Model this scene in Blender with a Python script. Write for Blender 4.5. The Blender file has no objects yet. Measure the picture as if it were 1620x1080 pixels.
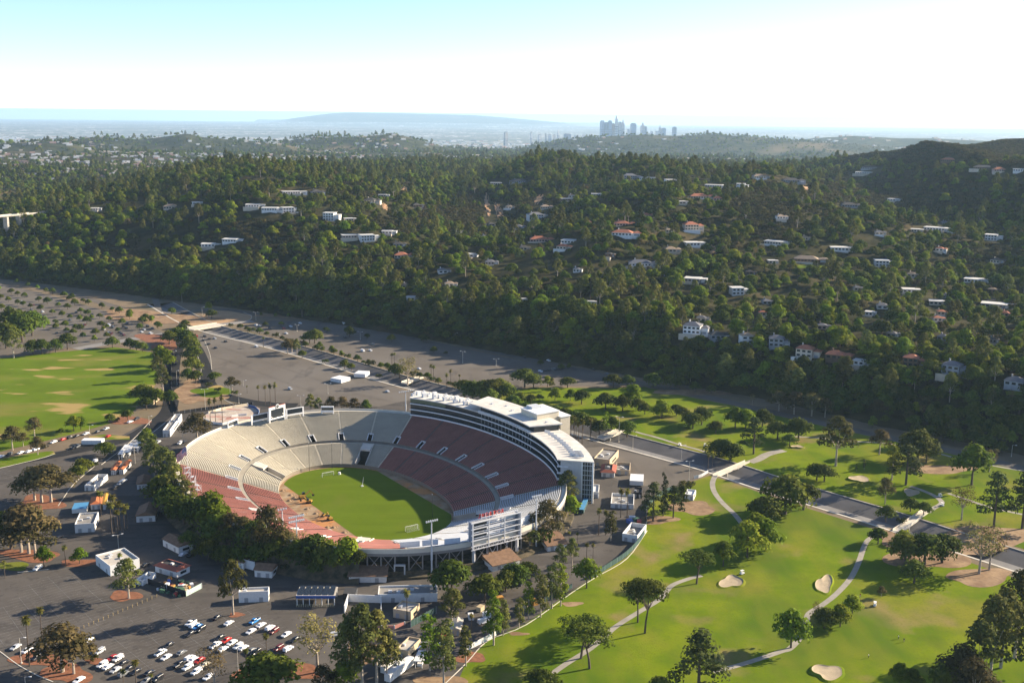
import bpy, bmesh, math, random
import numpy as np
from mathutils import Vector, Matrix
from mathutils.geometry import tessellate_polygon
random.seed(7)
rs = np.random.RandomState(11)
sc = bpy.context.scene
COL = sc.collection
# ---------------------------------------------------------------- camera
F = 1750.0; TH = math.atan(360 / F); ROLL = 0.0099; H = 206.6
cd = bpy.data.cameras.new('camera'); cam = bpy.data.objects.new('camera', cd); COL.objects.link(cam)
cd.sensor_fit = 'HORIZONTAL'; cd.sensor_width = 36; cd.lens = 36 * F / 1620
cd.clip_start = 1; cd.clip_end = 400000
_r0 = Vector((1, 0, 0)); _u0 = Vector((0, math.sin(TH), math.cos(TH)))
_c, _s = math.cos(ROLL), math.sin(ROLL)
_r = _r0 * _c + _u0 * _s; _u = _u0 * _c - _r0 * _s; _b = _r.cross(_u)
cam.matrix_world = Matrix(((_r.x, _u.x, _b.x, 0), (_r.y, _u.y, _b.y, 0), (_r.z, _u.z, _b.z, H), (0, 0, 0, 1)))
sc.camera = cam
# ---------------------------------------------------------------- light
SUN_EL = math.radians(22); SUN_AZ = math.atan2(0.92, 0.39)
SDIR = Vector((math.sin(SUN_AZ) * math.cos(SUN_EL), math.cos(SUN_AZ) * math.cos(SUN_EL), math.sin(SUN_EL)))
w = bpy.data.worlds.new('World'); sc.world = w; w.use_nodes = True
nt = w.node_tree; bg = nt.nodes['Background']
sky = nt.nodes.new('ShaderNodeTexSky'); sky.sky_type = 'NISHITA'; sky.sun_disc = False
sky.sun_elevation = SUN_EL; sky.sun_rotation = SUN_AZ; sky.air_density = 0.43; sky.dust_density = 0.25; sky.ozone_density = 1.0
nt.links.new(sky.outputs[0], bg.inputs[0]); bg.inputs[1].default_value = 0.115
sl = bpy.data.lights.new('sun', 'SUN'); so = bpy.data.objects.new('sun', sl); COL.objects.link(so)
sl.energy = 5.0; sl.angle = math.radians(0.5); sl.color = (1.0, 0.86, 0.66)
so.rotation_euler = SDIR.to_track_quat('Z', 'Y').to_euler(); so.location = (600, 400, 500)
vs = sc.view_settings; vs.view_transform = 'Standard'; vs.look = 'None'; vs.exposure = 1.35; vs.gamma = 1.0; vs.use_curve_mapping = False
sc.cycles.use_denoising = True
sc.cycles.max_bounces = 6; sc.cycles.diffuse_bounces = 2; sc.cycles.glossy_bounces = 2; sc.cycles.transmission_bounces = 2
sc.cycles.volume_bounces = 4; sc.cycles.transparent_max_bounces = 6

# ---------------------------------------------------------------- pixel <-> place
def P(px, py, z=0.0):
    """photo pixel -> world x,y at height z"""
    u, v = px - 810, py - 540
    u, v = u * _c + v * _s, -u * _s + v * _c
    d = (u / F, math.cos(TH) - v / F * math.sin(TH), -(math.sin(TH) + v / F * math.cos(TH)))
    t = (z - H) / d[2]
    return Vector((d[0] * t, d[1] * t, z))
def PX(x, y, z):
    z = z - H; yc = y * math.cos(TH) - z * math.sin(TH); zc = y * math.sin(TH) + z * math.cos(TH)
    u = F * x / yc; v = -F * zc / yc
    return 810 + u * _c - v * _s, 540 + u * _s + v * _c
def ratio(py):
    v = (py - 540) / F
    return (math.sin(TH) + v * math.cos(TH)) / (math.cos(TH) - v * math.sin(TH))
def ppm(x, y):
    return F / math.hypot(y, H)

# ---------------------------------------------------------------- objects
def tag(o, label=None, cat=None, group=None, kind=None):
    if label: o['label'] = label
    if cat: o['category'] = cat
    if group: o['group'] = group
    if kind: o['kind'] = kind
    return o
def empty(name, loc, rz=0.0, label=None, cat=None, group=None):
    o = bpy.data.objects.new(name, None); COL.objects.link(o); o.empty_display_size = 1
    o.location = loc; o.rotation_euler = (0, 0, rz)
    return tag(o, label, cat, group)
def copy_tree(o, parent=None):
    c = o.copy(); COL.objects.link(c)
    if parent is not None: c.parent = parent
    for ch in o.children: copy_tree(ch, c)
    return c
class MB:
    """collects faces, becomes ONE mesh object"""
    def __init__(s): s.v = []; s.f = []; s.m = []
    def quad(s, *p, m=0):
        n = len(s.v); s.v.extend(tuple(q) for q in p); s.f.append(tuple(range(n, n + len(p)))); s.m.append(m)
        return s
    def box(s, c, size, rz=0.0, m=0, mt=None, taper=1.0):
        """c = centre of the base"""
        cx, cy, cz = c; a, b, h = size[0] / 2, size[1] / 2, size[2]
        co, si = math.cos(rz), math.sin(rz); n = len(s.v)
        for z, k in ((cz, 1.0), (cz + h, taper)):
            for x, y in ((-a, -b), (a, -b), (a, b), (-a, b)):
                x *= k; y *= k
                s.v.append((cx + x * co - y * si, cy + x * si + y * co, z))
        for i in range(4):
            j = (i + 1) % 4; s.f.append((n + i, n + j, n + 4 + j, n + 4 + i)); s.m.append(m)
        s.f.append((n + 3, n + 2, n + 1, n)); s.m.append(m)
        s.f.append((n + 4, n + 5, n + 6, n + 7)); s.m.append(m if mt is None else mt)
        return s
    def tube(s, p, q, r, r2=None, n=6, m=0, cap=True):
        p, q = Vector(p), Vector(q); r2 = r if r2 is None else r2
        d = (q - p).normalized(); a = d.orthogonal().normalized(); b = d.cross(a); k = len(s.v)
        for c, rr in ((p, r), (q, r2)):
            for i in range(n):
                t = 2 * math.pi * i / n; s.v.append(tuple(c + (a * math.cos(t) + b * math.sin(t)) * rr))
        for i in range(n):
            j = (i + 1) % n; s.f.append((k + i, k + j, k + n + j, k + n + i)); s.m.append(m)
        if cap:
            s.f.append(tuple(k + n - 1 - i for i in range(n))); s.m.append(m)
            s.f.append(tuple(k + n + i for i in range(n))); s.m.append(m)
        return s
    def bar(s, p, q, wd, ht, m=0):
        """rectangular beam between two points"""
        p, q = Vector(p), Vector(q); d = (q - p).normalized()
        a = d.cross(Vector((0, 0, 1)))
        a = Vector((1, 0, 0)) if a.length < 1e-4 else a.normalized()
        b = a.cross(d).normalized(); n = len(s.v)
        for c in (p, q):
            for x, y in ((-1, -1), (1, -1), (1, 1), (-1, 1)): s.v.append(tuple(c + a * x * wd / 2 + b * y * ht / 2))
        for i in range(4):
            j = (i + 1) % 4; s.f.append((n + i, n + j, n + 4 + j, n + 4 + i)); s.m.append(m)
        s.f.append((n + 3, n + 2, n + 1, n)); s.m.append(m); s.f.append((n + 4, n + 5, n + 6, n + 7)); s.m.append(m)
        return s
    def prism(s, poly, z0, z1, m=0, mt=None):
        """vertical walls and a top over a ground polygon (ccw)"""
        n = len(poly); k = len(s.v)
        for z in (z0, z1): s.v.extend((p[0], p[1], z) for p in poly)
        for i in range(n):
            j = (i + 1) % n; s.f.append((k + i, k + j, k + n + j, k + n + i)); s.m.append(m)
        s.f.append(tuple(k + n + i for i in range(n))); s.m.append(m if mt is None else mt)
        return s
    def build(s, name, mats, parent=None, smooth=False, loc=None):
        return mesh(name, s.v, s.f, mats, s.m, parent, smooth, loc)
def mesh(name, v, f, mats, mi=None, parent=None, smooth=False, loc=None):
    me = bpy.data.meshes.new(name); me.from_pydata([tuple(p) for p in v], [], f)
    for mm in (mats if isinstance(mats, (list, tuple)) else [mats]): me.materials.append(mm)
    if mi is not None and len(mi) == len(me.polygons): me.polygons.foreach_set('material_index', mi)
    if smooth: me.polygons.foreach_set('use_smooth', [True] * len(me.polygons))
    me.update()
    o = bpy.data.objects.new(name, me); COL.objects.link(o)
    if parent is not None: o.parent = parent
    if loc is not None: o.location = loc
    return o
def npmesh(name, V, Fq, mats, mi=None, parent=None, smooth=False):
    """fast mesh from numpy arrays; Fq is (n,k) with k corners"""
    me = bpy.data.meshes.new(name); n, k = Fq.shape
    me.vertices.add(len(V)); me.vertices.foreach_set('co', np.asarray(V, np.float32).ravel())
    me.loops.add(n * k); me.loops.foreach_set('vertex_index', Fq.astype(np.int32).ravel())
    me.polygons.add(n); me.polygons.foreach_set('loop_start', np.arange(0, n * k, k, dtype=np.int32))
    for mm in (mats if isinstance(mats, (list, tuple)) else [mats]): me.materials.append(mm)
    if mi is not None: me.polygons.foreach_set('material_index', np.asarray(mi, np.int32))
    me.polygons.foreach_set('use_smooth', np.full(n, smooth))
    me.update(calc_edges=True); me.validate()
    o = bpy.data.objects.new(name, me); COL.objects.link(o)
    if parent is not None: o.parent = parent
    return o

# ---------------------------------------------------------------- materials
MATS = {}
def srgb(r, g, b):
    f = lambda c: c / 12.92 if c <= 0.04045 else ((c + 0.055) / 1.055) ** 2.4
    return (f(r / 255), f(g / 255), f(b / 255))
def mat(name, col, rough=0.85, var=0.15, scale=0.3, col2=None, detail=4, metal=0.0, spec=0.3, bump=0.0, bscale=None, rand=0.0, lo=0.35, hi=0.65, extra=None, trans=0.0):
    """procedural: noise between two tones of the thing's own colour"""
    if name in MATS: return MATS[name]
    m = bpy.data.materials.new(name); m.use_nodes = True; t = m.node_tree; N = t.nodes; L = t.links
    bs = N['Principled BSDF']; bs.inputs['Roughness'].default_value = rough; bs.inputs['Metallic'].default_value = metal
    bs.inputs['Specular IOR Level'].default_value = spec
    tc = N.new('ShaderNodeTexCoord'); nz = N.new('ShaderNodeTexNoise'); nz.inputs['Scale'].default_value = scale
    nz.inputs['Detail'].default_value = detail; nz.inputs['Roughness'].default_value = 0.6
    L.new(tc.outputs['Object'], nz.inputs['Vector'])
    mr = N.new('ShaderNodeMapRange'); mr.inputs[1].default_value = lo; mr.inputs[2].default_value = hi
    L.new(nz.outputs['Fac'], mr.inputs[0])
    mx = N.new('ShaderNodeMix'); mx.data_type = 'RGBA'
    c1 = tuple(c * (1 - var) for c in col); c2 = tuple(min(1, c * (1 + var)) for c in col) if col2 is None else col2
    mx.inputs[6].default_value = (*c1, 1); mx.inputs[7].default_value = (*c2, 1); L.new(mr.outputs[0], mx.inputs[0])
    out = mx.outputs[2]
    for e in (extra or []):   # further noise layers: (scale, lo, hi, colour, strength)
        n2 = N.new('ShaderNodeTexNoise'); n2.inputs['Scale'].default_value = e[0]; n2.inputs['Detail'].default_value = 3
        mp = N.new('ShaderNodeMapping'); mp.inputs['Location'].default_value = (e[0] * 971 % 50, e[1] * 313, 3)
        if len(e) > 5: mp.inputs['Scale'].default_value = e[5]
        L.new(tc.outputs['Object'], mp.inputs['Vector']); L.new(mp.outputs[0], n2.inputs['Vector'])
        r2 = N.new('ShaderNodeMapRange'); r2.inputs[1].default_value = e[1]; r2.inputs[2].default_value = e[2]; r2.inputs[4].default_value = e[4]
        L.new(n2.outputs['Fac'], r2.inputs[0])
        x2 = N.new('ShaderNodeMix'); x2.data_type = 'RGBA'; L.new(r2.outputs[0], x2.inputs[0]); L.new(out, x2.inputs[6])
        x2.inputs[7].default_value = (*e[3], 1); out = x2.outputs[2]
    if rand:
        oi = N.new('ShaderNodeObjectInfo'); hs = N.new('ShaderNodeHueSaturation')
        a = N.new('ShaderNodeMapRange'); a.inputs[3].default_value = 1 - rand; a.inputs[4].default_value = 1 + rand
        L.new(oi.outputs['Random'], a.inputs[0]); L.new(a.outputs[0], hs.inputs['Value'])
        q = N.new('ShaderNodeMath'); q.operation = 'MULTIPLY'; q.inputs[1].default_value = 17.37
        fr = N.new('ShaderNodeMath'); fr.operation = 'FRACT'; L.new(oi.outputs['Random'], q.inputs[0]); L.new(q.outputs[0], fr.inputs[0])
        b = N.new('ShaderNodeMapRange'); b.inputs[3].default_value = 0.5 - 0.07 * rand; b.inputs[4].default_value = 0.5 + 0.055 * rand
        L.new(fr.outputs[0], b.inputs[0]); L.new(b.outputs[0], hs.inputs['Hue']); L.new(out, hs.inputs['Color']); out = hs.outputs[0]
    L.new(out, bs.inputs['Base Color'])
    if bump:
        bn = N.new('ShaderNodeTexNoise'); bn.inputs['Scale'].default_value = bscale or scale * 6; bn.inputs['Detail'].default_value = 3
        L.new(tc.outputs['Object'], bn.inputs['Vector']); bu = N.new('ShaderNodeBump'); bu.inputs['Strength'].default_value = bump
        bu.inputs['Distance'].default_value = 0.3; L.new(bn.outputs['Fac'], bu.inputs['Height']); L.new(bu.outputs[0], bs.inputs['Normal'])
    if trans:
        tr = N.new('ShaderNodeBsdfTranslucent'); L.new(out, tr.inputs['Color']); ms = N.new('ShaderNodeMixShader'); ms.inputs[0].default_value = trans
        L.new(bs.outputs[0], ms.inputs[1]); L.new(tr.outputs[0], ms.inputs[2]); L.new(ms.outputs[0], N['Material Output'].inputs['Surface'])
    MATS[name] = m; return m
def plain(name, col, rough=0.6, **k): return mat(name, col, rough, var=k.pop('var', 0.06), scale=k.pop('scale', 0.8), **k)

concrete = mat('concrete', (0.42, 0.39, 0.33), 0.9, 0.14, 0.35)
white = plain('white_paint', (0.78, 0.77, 0.74), 0.6, var=0.05)
cream = plain('cream_stucco', (0.66, 0.57, 0.42), 0.85)
steel = plain('pale_steel', (0.55, 0.56, 0.57), 0.5)
dark = plain('black_and_shade', (0.015, 0.016, 0.018), 0.7)  # plain black; in tunnels and portals it stands for the shade inside
glass = plain('dark_glass', (0.02, 0.025, 0.03), 0.15, spec=0.6)
asphalt = mat('asphalt', (0.098, 0.087, 0.076), 0.95, 0.14, 0.05, spec=0.06, extra=[(0.012, 0.5, 0.72, (0.135, 0.121, 0.107), 0.8), (0.25, 0.58, 0.70, (0.055, 0.050, 0.046), 0.6), (0.06, 0.56, 0.62, (0.070, 0.063, 0.057), 0.7, (.25, 1.2, 1)), (1.2, 0.66, 0.72, (0.04, 0.037, 0.035), 0.7)], bump=0.05, bscale=2)
asphalt_new = mat('new_asphalt', (0.030, 0.029, 0.029), 0.95, 0.14, 0.08, spec=0.06)
asphalt_old = mat('worn_asphalt', (0.135, 0.117, 0.097), 0.95, 0.12, 0.03, spec=0.06, extra=[(0.010, 0.45, 0.7, (0.165, 0.148, 0.128), 0.8), (0.08, 0.6, 0.7, (0.085, 0.076, 0.068), 0.6, (1, 0.25, 1))])
pavement = mat('pavement', (0.30, 0.27, 0.22), 0.9, 0.15, 0.15)
dirt = mat('dry_dirt', (0.28, 0.17, 0.09), 0.95, 0.25, 0.08, col2=(0.36, 0.25, 0.15))
mulch = mat('mulch', (0.22, 0.09, 0.045), 0.95, 0.25, 0.5)
sand = mat('bunker_sand', (0.40, 0.32, 0.21), 0.95, 0.1, 0.3)
fairway = mat('fairway_grass', (0.116, 0.182, 0.007), 0.95, 0.12, 0.05, spec=0.02, col2=(0.164, 0.212, 0.009), bump=0.25, bscale=1.5,
              extra=[(0.018, 0.50, 0.64, (0.225, 0.200, 0.030), 0.8), (0.03, 0.57, 0.67, (0.25, 0.18, 0.08), 0.85), (0.014, 0.48, 0.58, (0.072, 0.130, 0.010), 0.8, (1.5, .7, 1)), (0.12, 0.50, 0.75, (0.095, 0.120, 0.018), 0.45), (0.06, 0.45, 0.65, (0.19, 0.20, 0.02), 0.35, (1.6, .35, 1)), (0.9, 0.5, 0.7, (0.10, 0.125, 0.015), 0.35)])
park = mat('park_grass', (0.105, 0.155, 0.010), 0.95, 0.14, 0.03, spec=0.03, bump=0.2, bscale=1.5,
           extra=[(0.02, 0.50, 0.68, (0.19, 0.17, 0.04), 0.8, (0.7, 1.4, 1)), (0.035, 0.60, 0.66, (0.36, 0.25, 0.10), 0.9, (0.6, 1.5, 1))])
turf = mat('stadium_turf', (0.100, 0.145, 0.008), 0.95, 0.06, 0.05, spec=0.03, extra=[(0.5, 0.45, 0.62, (0.088, 0.128, 0.008), 0.3), (0.11, 0.48, 0.56, (0.112, 0.160, 0.010), 0.5, (.12, 1, 1)), (0.04, 0.55, 0.7, (0.13, 0.15, 0.02), 0.5)])
scrub = mat('hill_scrub', (0.032, 0.034, 0.014), 0.95, 0.35, 0.06, spec=0.03, col2=(0.070, 0.060, 0.028), detail=6, bump=0.8, bscale=0.12,
            extra=[(0.010, 0.60, 0.70, (0.13, 0.095, 0.048), 0.6), (0.05, 0.5, 0.7, (0.030, 0.036, 0.016), 0.8)])
# ================================================================ terrain
def vnoise(x, y, seed=0):
    xi = np.floor(x).astype(np.int64); yi = np.floor(y).astype(np.int64); fx = x - xi; fy = y - yi
    fx = fx * fx * (3 - 2 * fx); fy = fy * fy * (3 - 2 * fy)
    def h(a, b):
        n = (a * 374761393 + b * 668265263 + seed * 974634777) & 0xffffffff
        n = ((n ^ (n >> 13)) * 1274126177) & 0xffffffff
        return ((n ^ (n >> 16)) & 0xffff) / 65535.0
    return (h(xi, yi) * (1 - fx) + h(xi + 1, yi) * fx) * (1 - fy) + (h(xi, yi + 1) * (1 - fx) + h(xi + 1, yi + 1) * fx) * fy
def fbm(x, y, seed=0, o=4):
    a = 0.5; r = 0 * x
    for i in range(o): r = r + a * (vnoise(x, y, seed + i) - 0.5); x = x * 2.03; y = y * 2.03; a *= 0.5
    return r
def ridged(x, y, seed=0): return 1 - np.abs(2 * vnoise(x, y, seed) - 1)
# columns of the valley side: photo column of the foot, then (distance, height) of foot, bluff, shoulder, slope, ridge, back, plain
HILL = [
 (-700, [(1900, 0), (1980, 18), (2150, 32), (2500, 40), (3000, 44), (3600, 36), (4500, 30)]),
 (-300, [(1600, 0), (1680, 18), (1850, 34), (2250, 42), (2900, 46), (3500, 38), (4500, 30)]),
 (0,    [(1364, 0), (1430, 20), (1600, 38), (2100, 45), (2800, 48), (3500, 40), (4500, 30)]),
 (240,  [(1232, 0), (1300, 24), (1500, 50), (1900, 62), (2300, 68), (3200, 48), (4500, 30)]),
 (420,  [(1140, 0), (1200, 26), (1400, 56), (1650, 86), (1900, 90), (2600, 64), (4500, 26)]),
 (600,  [(1046, 0), (1106, 28), (1350, 58), (1750, 84), (2100, 102), (2900, 66), (4500, 22)]),
 (800,  [(949, 0), (1010, 30), (1300, 48), (1650, 70), (2200, 97), (3000, 66), (4500, 16)]),
 (1000, [(868, 0), (930, 32), (1200, 52), (1600, 76), (2100, 97), (3000, 66), (4500, 14)]),
 (1200, [(803, 0), (865, 33), (1150, 55), (1500, 82), (1850, 108), (2600, 76), (4500, 14)]),
 (1400, [(727, 0), (790, 33), (1050, 56), (1400, 90), (1750, 106), (2500, 122), (4500, 16)]),
 (1480, [(708, 0), (770, 33), (1030, 56), (1380, 90), (1730, 112), (2450, 158), (4500, 20)]),
 (1550, [(688, 0), (750, 33), (1000, 56), (1350, 94), (1700, 116), (2450, 170), (4500, 20)]),
 (1700, [(645, 0), (705, 33), (950, 56), (1300, 97), (1650, 120), (2400, 168), (4500, 20)]),
 (2100, [(560, 0), (620, 33), (850, 56), (1200, 97), (1550, 120), (2300, 160), (4500, 20)]),
 (2700, [(480, 0), (540, 33), (750, 56), (1100, 97), (1450, 120), (2200, 160), (4500, 20)])]
H_S = np.array([(c - 810) / F / 0.972 for c, _ in HILL])
H_Y = np.array([[k[0] for k in p] for _, p in HILL], float); H_Z = np.array([[k[1] for k in p] for _, p in HILL], float)
FAR_Y = [8000, 12000, 14500, 60000, 100001]; FAR_Z = [-60, -140, -170, -172, -175]
# far ridges: distance, half width, skyline as (photo x, photo y)
RIDGES = [
 (4700, 700, [(-600, 262), (-200, 240), (-60, 232), (20, 226), (70, 223), (110, 227), (150, 240), (200, 262)]),
 (6000, 900, [(-500, 250), (-100, 236), (60, 226), (150, 217), (220, 221), (262, 215), (290, 210), (318, 216), (370, 221), (430, 224), (500, 240), (560, 262)]),
 (6600, 900, [(380, 262), (430, 228), (480, 218), (520, 216), (560, 217), (590, 214), (612, 212), (640, 217), (680, 229), (730, 240), (800, 258)]),
 (8200, 1100, [(740, 252), (790, 240), (850, 229), (900, 220), (950, 216), (1000, 214), (1060, 215), (1120, 213), (1180, 216), (1250, 222), (1330, 228), (1500, 238), (1800, 236), (2300, 240)]),
 (10500, 1300, [(1100, 246), (1200, 226), (1290, 219), (1350, 216), (1420, 220), (1480, 219), (1560, 223), (1700, 226), (2200, 230)]),
 (6200, 600, [(1180, 262), (1240, 248), (1290, 243), (1340, 246), (1400, 256), (1440, 264)]),
 (45000, 6000, [(380, 205), (430, 192), (470, 186), (520, 179.5), (550, 178), (620, 179), (680, 180.5), (740, 182), (790, 185.5), (830, 189), (900, 196), (960, 205)])]
def height(x, y):
    x = np.asarray(x, float); y = np.asarray(y, float); shp = x.shape; x = x.ravel(); y = y.ravel()
    ys = np.maximum(y, 1.0); s = np.clip(x / ys, H_S[0], H_S[-1])
    i = np.clip(np.searchsorted(H_S, s) - 1, 0, len(H_S) - 2); t = (s - H_S[i]) / (H_S[i + 1] - H_S[i])
    KY = H_Y[i] * (1 - t)[:, None] + H_Y[i + 1] * t[:, None]; KZ = H_Z[i] * (1 - t)[:, None] + H_Z[i + 1] * t[:, None]
    n = len(x); KY = np.concatenate([KY, np.tile(FAR_Y, (n, 1))], 1); KZ = np.concatenate([KZ, np.tile(FAR_Z, (n, 1))], 1)
    z = np.full(n, -9.0)
    for k in range(KY.shape[1] - 1):
        q = (ys - KY[:, k]) / (KY[:, k + 1] - KY[:, k]); in_ = (q >= 0) & (q < 1)
        qs = q * q * (3 - 2 * q) * 0.4 + q * 0.6
        z = np.where(in_, KZ[:, k] + (KZ[:, k + 1] - KZ[:, k]) * qs, z)
    z = z - np.clip(ys - 9000, 0, None) ** 2 / 1.46e7   # the earth curves away
    d = ys - KY[:, 0]; hill = np.clip((d - 50) / 250, 0, 1) * np.clip((6000 - ys) / 2500, 0, 1) * np.clip((2950 - ys) / 700, 0.3, 1)
    g = ridged(x / 330 + 0.15 + 1.2 * fbm(x / 400, y / 400, 5, 2), y / 800, 21)
    z = z + hill * ((g - 0.66) * 82 * np.clip((d - 60) / 300, 0, 1) + fbm(x / 130, y / 130, 3) * 24)
    z = np.where((d > -14) & (d < 0), -9 + 9 * (d + 14) / 14, z)
    z = z + np.clip((d - 5) / 40, 0, 1) * fbm(x / 28, y / 28, 9, 3) * 5
    far = np.clip((ys - 2800) / 3000, 0, 1) * np.clip((13000 - ys) / 3000, 0, 1)
    z = z + far * fbm(x / 500, y / 500, 13) * 45
    for Y, wd, pts in RIDGES:
        ss = np.array([(p[0] - 810) / F / 1.019 for p in pts]); zz = np.array([H - ratio(p[1] - (p[0] - 810) * ROLL) * Y for p in pts])
        top = np.interp(s, ss, zz, left=-400, right=-400)
        q = np.clip(1 - np.abs(ys - Y) / (wd * 1.6), 0, 1); q = q * q * (3 - 2 * q)
        rough = fbm(x / (wd * 0.45), y / (wd * 0.45), 31) * wd * 0.06 if Y < 20000 else 0
        z = np.where((top > -390) & (q > 0), np.maximum(z, -185 + (top + 185) * q + rough * (1 - q * 0.7)), z)
    return z.reshape(shp)
def hz(x, y): return float(height(np.array([x]), np.array([y]))[0])
sg = np.concatenate([np.linspace(-1.5, -0.62, 60, endpoint=False), np.linspace(-0.62, 0.62, 300, endpoint=False), np.linspace(0.62, 1.5, 60)])
yg = np.concatenate([np.arange(420, 2700, 11.0), 2700 * (100000 / 2700) ** np.linspace(0, 1, 150)])
SX, YG = np.meshgrid(sg, yg); XG = SX * YG; ZG = height(XG, YG)
nr, nc = XG.shape; idx = np.arange(nr * nc).reshape(nr, nc)
Fq = np.stack([idx[:-1, :-1], idx[:-1, 1:], idx[1:, 1:], idx[1:, :-1]], -1).reshape(-1, 4)
ycen = (YG[:-1, :-1]).ravel()
farland = mat('far_land', (0.030, 0.040, 0.020), 0.95, 0.3, 0.018, spec=0.02, col2=(0.070, 0.075, 0.038), detail=6, extra=[(0.0016, 0.58, 0.66, (0.20, 0.15, 0.085), 0.7), (0.006, 0.55, 0.65, (0.11, 0.095, 0.05), 0.6)])
def city_mat():
    m = bpy.data.materials.new('city_plain'); m.use_nodes = True; t = m.node_tree; N = t.nodes; L = t.links; bs = N['Principled BSDF']; bs.inputs['Roughness'].default_value = 0.9
    tc = N.new('ShaderNodeTexCoord'); mp = N.new('ShaderNodeMapping'); mp.inputs['Scale'].default_value = (1, 0.35, 1); L.new(tc.outputs['Object'], mp.inputs[0])
    vo = N.new('ShaderNodeTexVoronoi'); vo.inputs['Scale'].default_value = 0.02; L.new(mp.outputs[0], vo.inputs['Vector'])
    cr = N.new('ShaderNodeValToRGB'); cr.color_ramp.interpolation = 'CONSTANT'; e = cr.color_ramp.elements
    e[0].color = (0.055, 0.065, 0.05, 1); e[1].position = 0.5; e[1].color = (0.14, 0.13, 0.12, 1)
    for p, c in ((0.7, (0.3, 0.28, 0.26, 1)), (0.86, (0.62, 0.6, 0.57, 1))): q = e.new(p); q.color = c
    sp = N.new('ShaderNodeSeparateColor'); L.new(vo.outputs['Color'], sp.inputs[0]); L.new(sp.outputs[0], cr.inputs[0])
    nz = N.new('ShaderNodeTexNoise'); nz.inputs['Scale'].default_value = 0.0007; L.new(tc.outputs['Object'], nz.inputs['Vector'])
    mr = N.new('ShaderNodeMapRange'); mr.inputs[1].default_value = 0.42; mr.inputs[2].default_value = 0.6; L.new(nz.outputs['Fac'], mr.inputs[0])
    mx = N.new('ShaderNodeMix'); mx.data_type = 'RGBA'; mx.inputs[6].default_value = (0.06, 0.07, 0.05, 1); L.new(mr.outputs[0], mx.inputs[0]); L.new(cr.outputs[0], mx.inputs[7]); L.new(mx.outputs[2], bs.inputs['Base Color'])
    return m
city = city_mat()
zc = ZG[:-1, :-1].ravel(); isr = np.zeros(len(ycen), bool)
base_far = np.interp(ycen, [4500] + FAR_Y, [25] + FAR_Z)
isr = (zc - base_far) > 26
mi = np.where(ycen < 4300, 0, np.where(isr | (ycen < 9500), 1, 2))
ter = npmesh('hills', np.stack([XG, YG, ZG], -1).reshape(-1, 3), Fq, [scrub, farland, city], mi, smooth=True); tag(ter, kind='structure')

# ================================================================ valley floor: sheets a few cm apart
LAYER = {'z': 0}
def sheet(name, pts, m, z=0.0, holes=(), world=False, kind='structure', label=None):
    loops = [[Vector((p[0], p[1], 0)) if world else P(*p) for p in pts]] + [[Vector((p[0], p[1], 0)) for p in h] for h in holes]
    tris = tessellate_polygon(loops); v = [p for l in loops for p in l]; f = []
    for a, b, c in tris:
        n = (v[b] - v[a]).cross(v[c] - v[a]); f.append((a, b, c) if n.z > 0 else (a, c, b))
    o = mesh(name, [(p.x, p.y, z) for p in v], f, m); tag(o, label, kind=kind); return o
def smooth_line(pts, n=6):
    """Catmull-Rom through the points"""
    p = [Vector(q).to_2d() for q in pts]; p = [2 * p[0] - p[1]] + p + [2 * p[-1] - p[-2]]; out = []
    for i in range(1, len(p) - 2):
        for k in range(n):
            t = k / n; a, b, c, d = p[i - 1], p[i], p[i + 1], p[i + 2]
            out.append(0.5 * ((2 * b) + (c - a) * t + (2 * a - 5 * b + 4 * c - d) * t * t + (3 * b - a - 3 * c + d) * t ** 3))
    out.append(p[-2]); return out
def offs(line, d):
    out = []
    for i, p in enumerate(line):
        a = line[max(i - 1, 0)]; b = line[min(i + 1, len(line) - 1)]; t = (b - a).normalized(); out.append(p + Vector((t.y, -t.x)) * d)
    return out
def ribbon(name, px, width, m, z, kind='structure', n=6, world=False):
    l = smooth_line([Vector(p) if world else P(*p) for p in px], n); a, b = offs(l, width / 2), offs(l, -width / 2); mb = MB()
    for i in range(len(l) - 1): mb.quad((*a[i], z), (*a[i + 1], z), (*b[i + 1], z), (*b[i], z))
    o = mb.build(name, m); 
    if kind: tag(o, kind=kind)
    return o
def kerb(name, px, m, wd=0.35, ht=0.14, z=0.0, closed=False, n=4):
    l = smooth_line([P(*p) for p in px], n); a, b = offs(l, wd / 2), offs(l, -wd / 2); mb = MB()
    for i in range(len(l) - 1):
        mb.quad((*a[i], z + ht), (*a[i + 1], z + ht), (*b[i + 1], z + ht), (*b[i], z + ht)); mb.quad((*a[i], z), (*a[i + 1], z), (*a[i + 1], z + ht), (*a[i], z + ht))
        mb.quad((*b[i + 1], z), (*b[i], z), (*b[i], z + ht), (*b[i + 1], z + ht))
    return tag(mb.build(name, m), kind='structure')
# stadium frame
SC = Vector((-80.9, 592.7)); SPH = 0.591
def S(x, y, z=0.0):
    c, s = math.cos(SPH), math.sin(SPH); return Vector((SC.x + x * c - y * s, SC.y + x * s + y * c, z))
def ring(bx, ay, n=96, cx=0, cy=0): return [S(cx + bx * math.cos(2 * math.pi * i / n), cy + ay * math.sin(2 * math.pi * i / n)) for i in range(n)]
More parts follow.
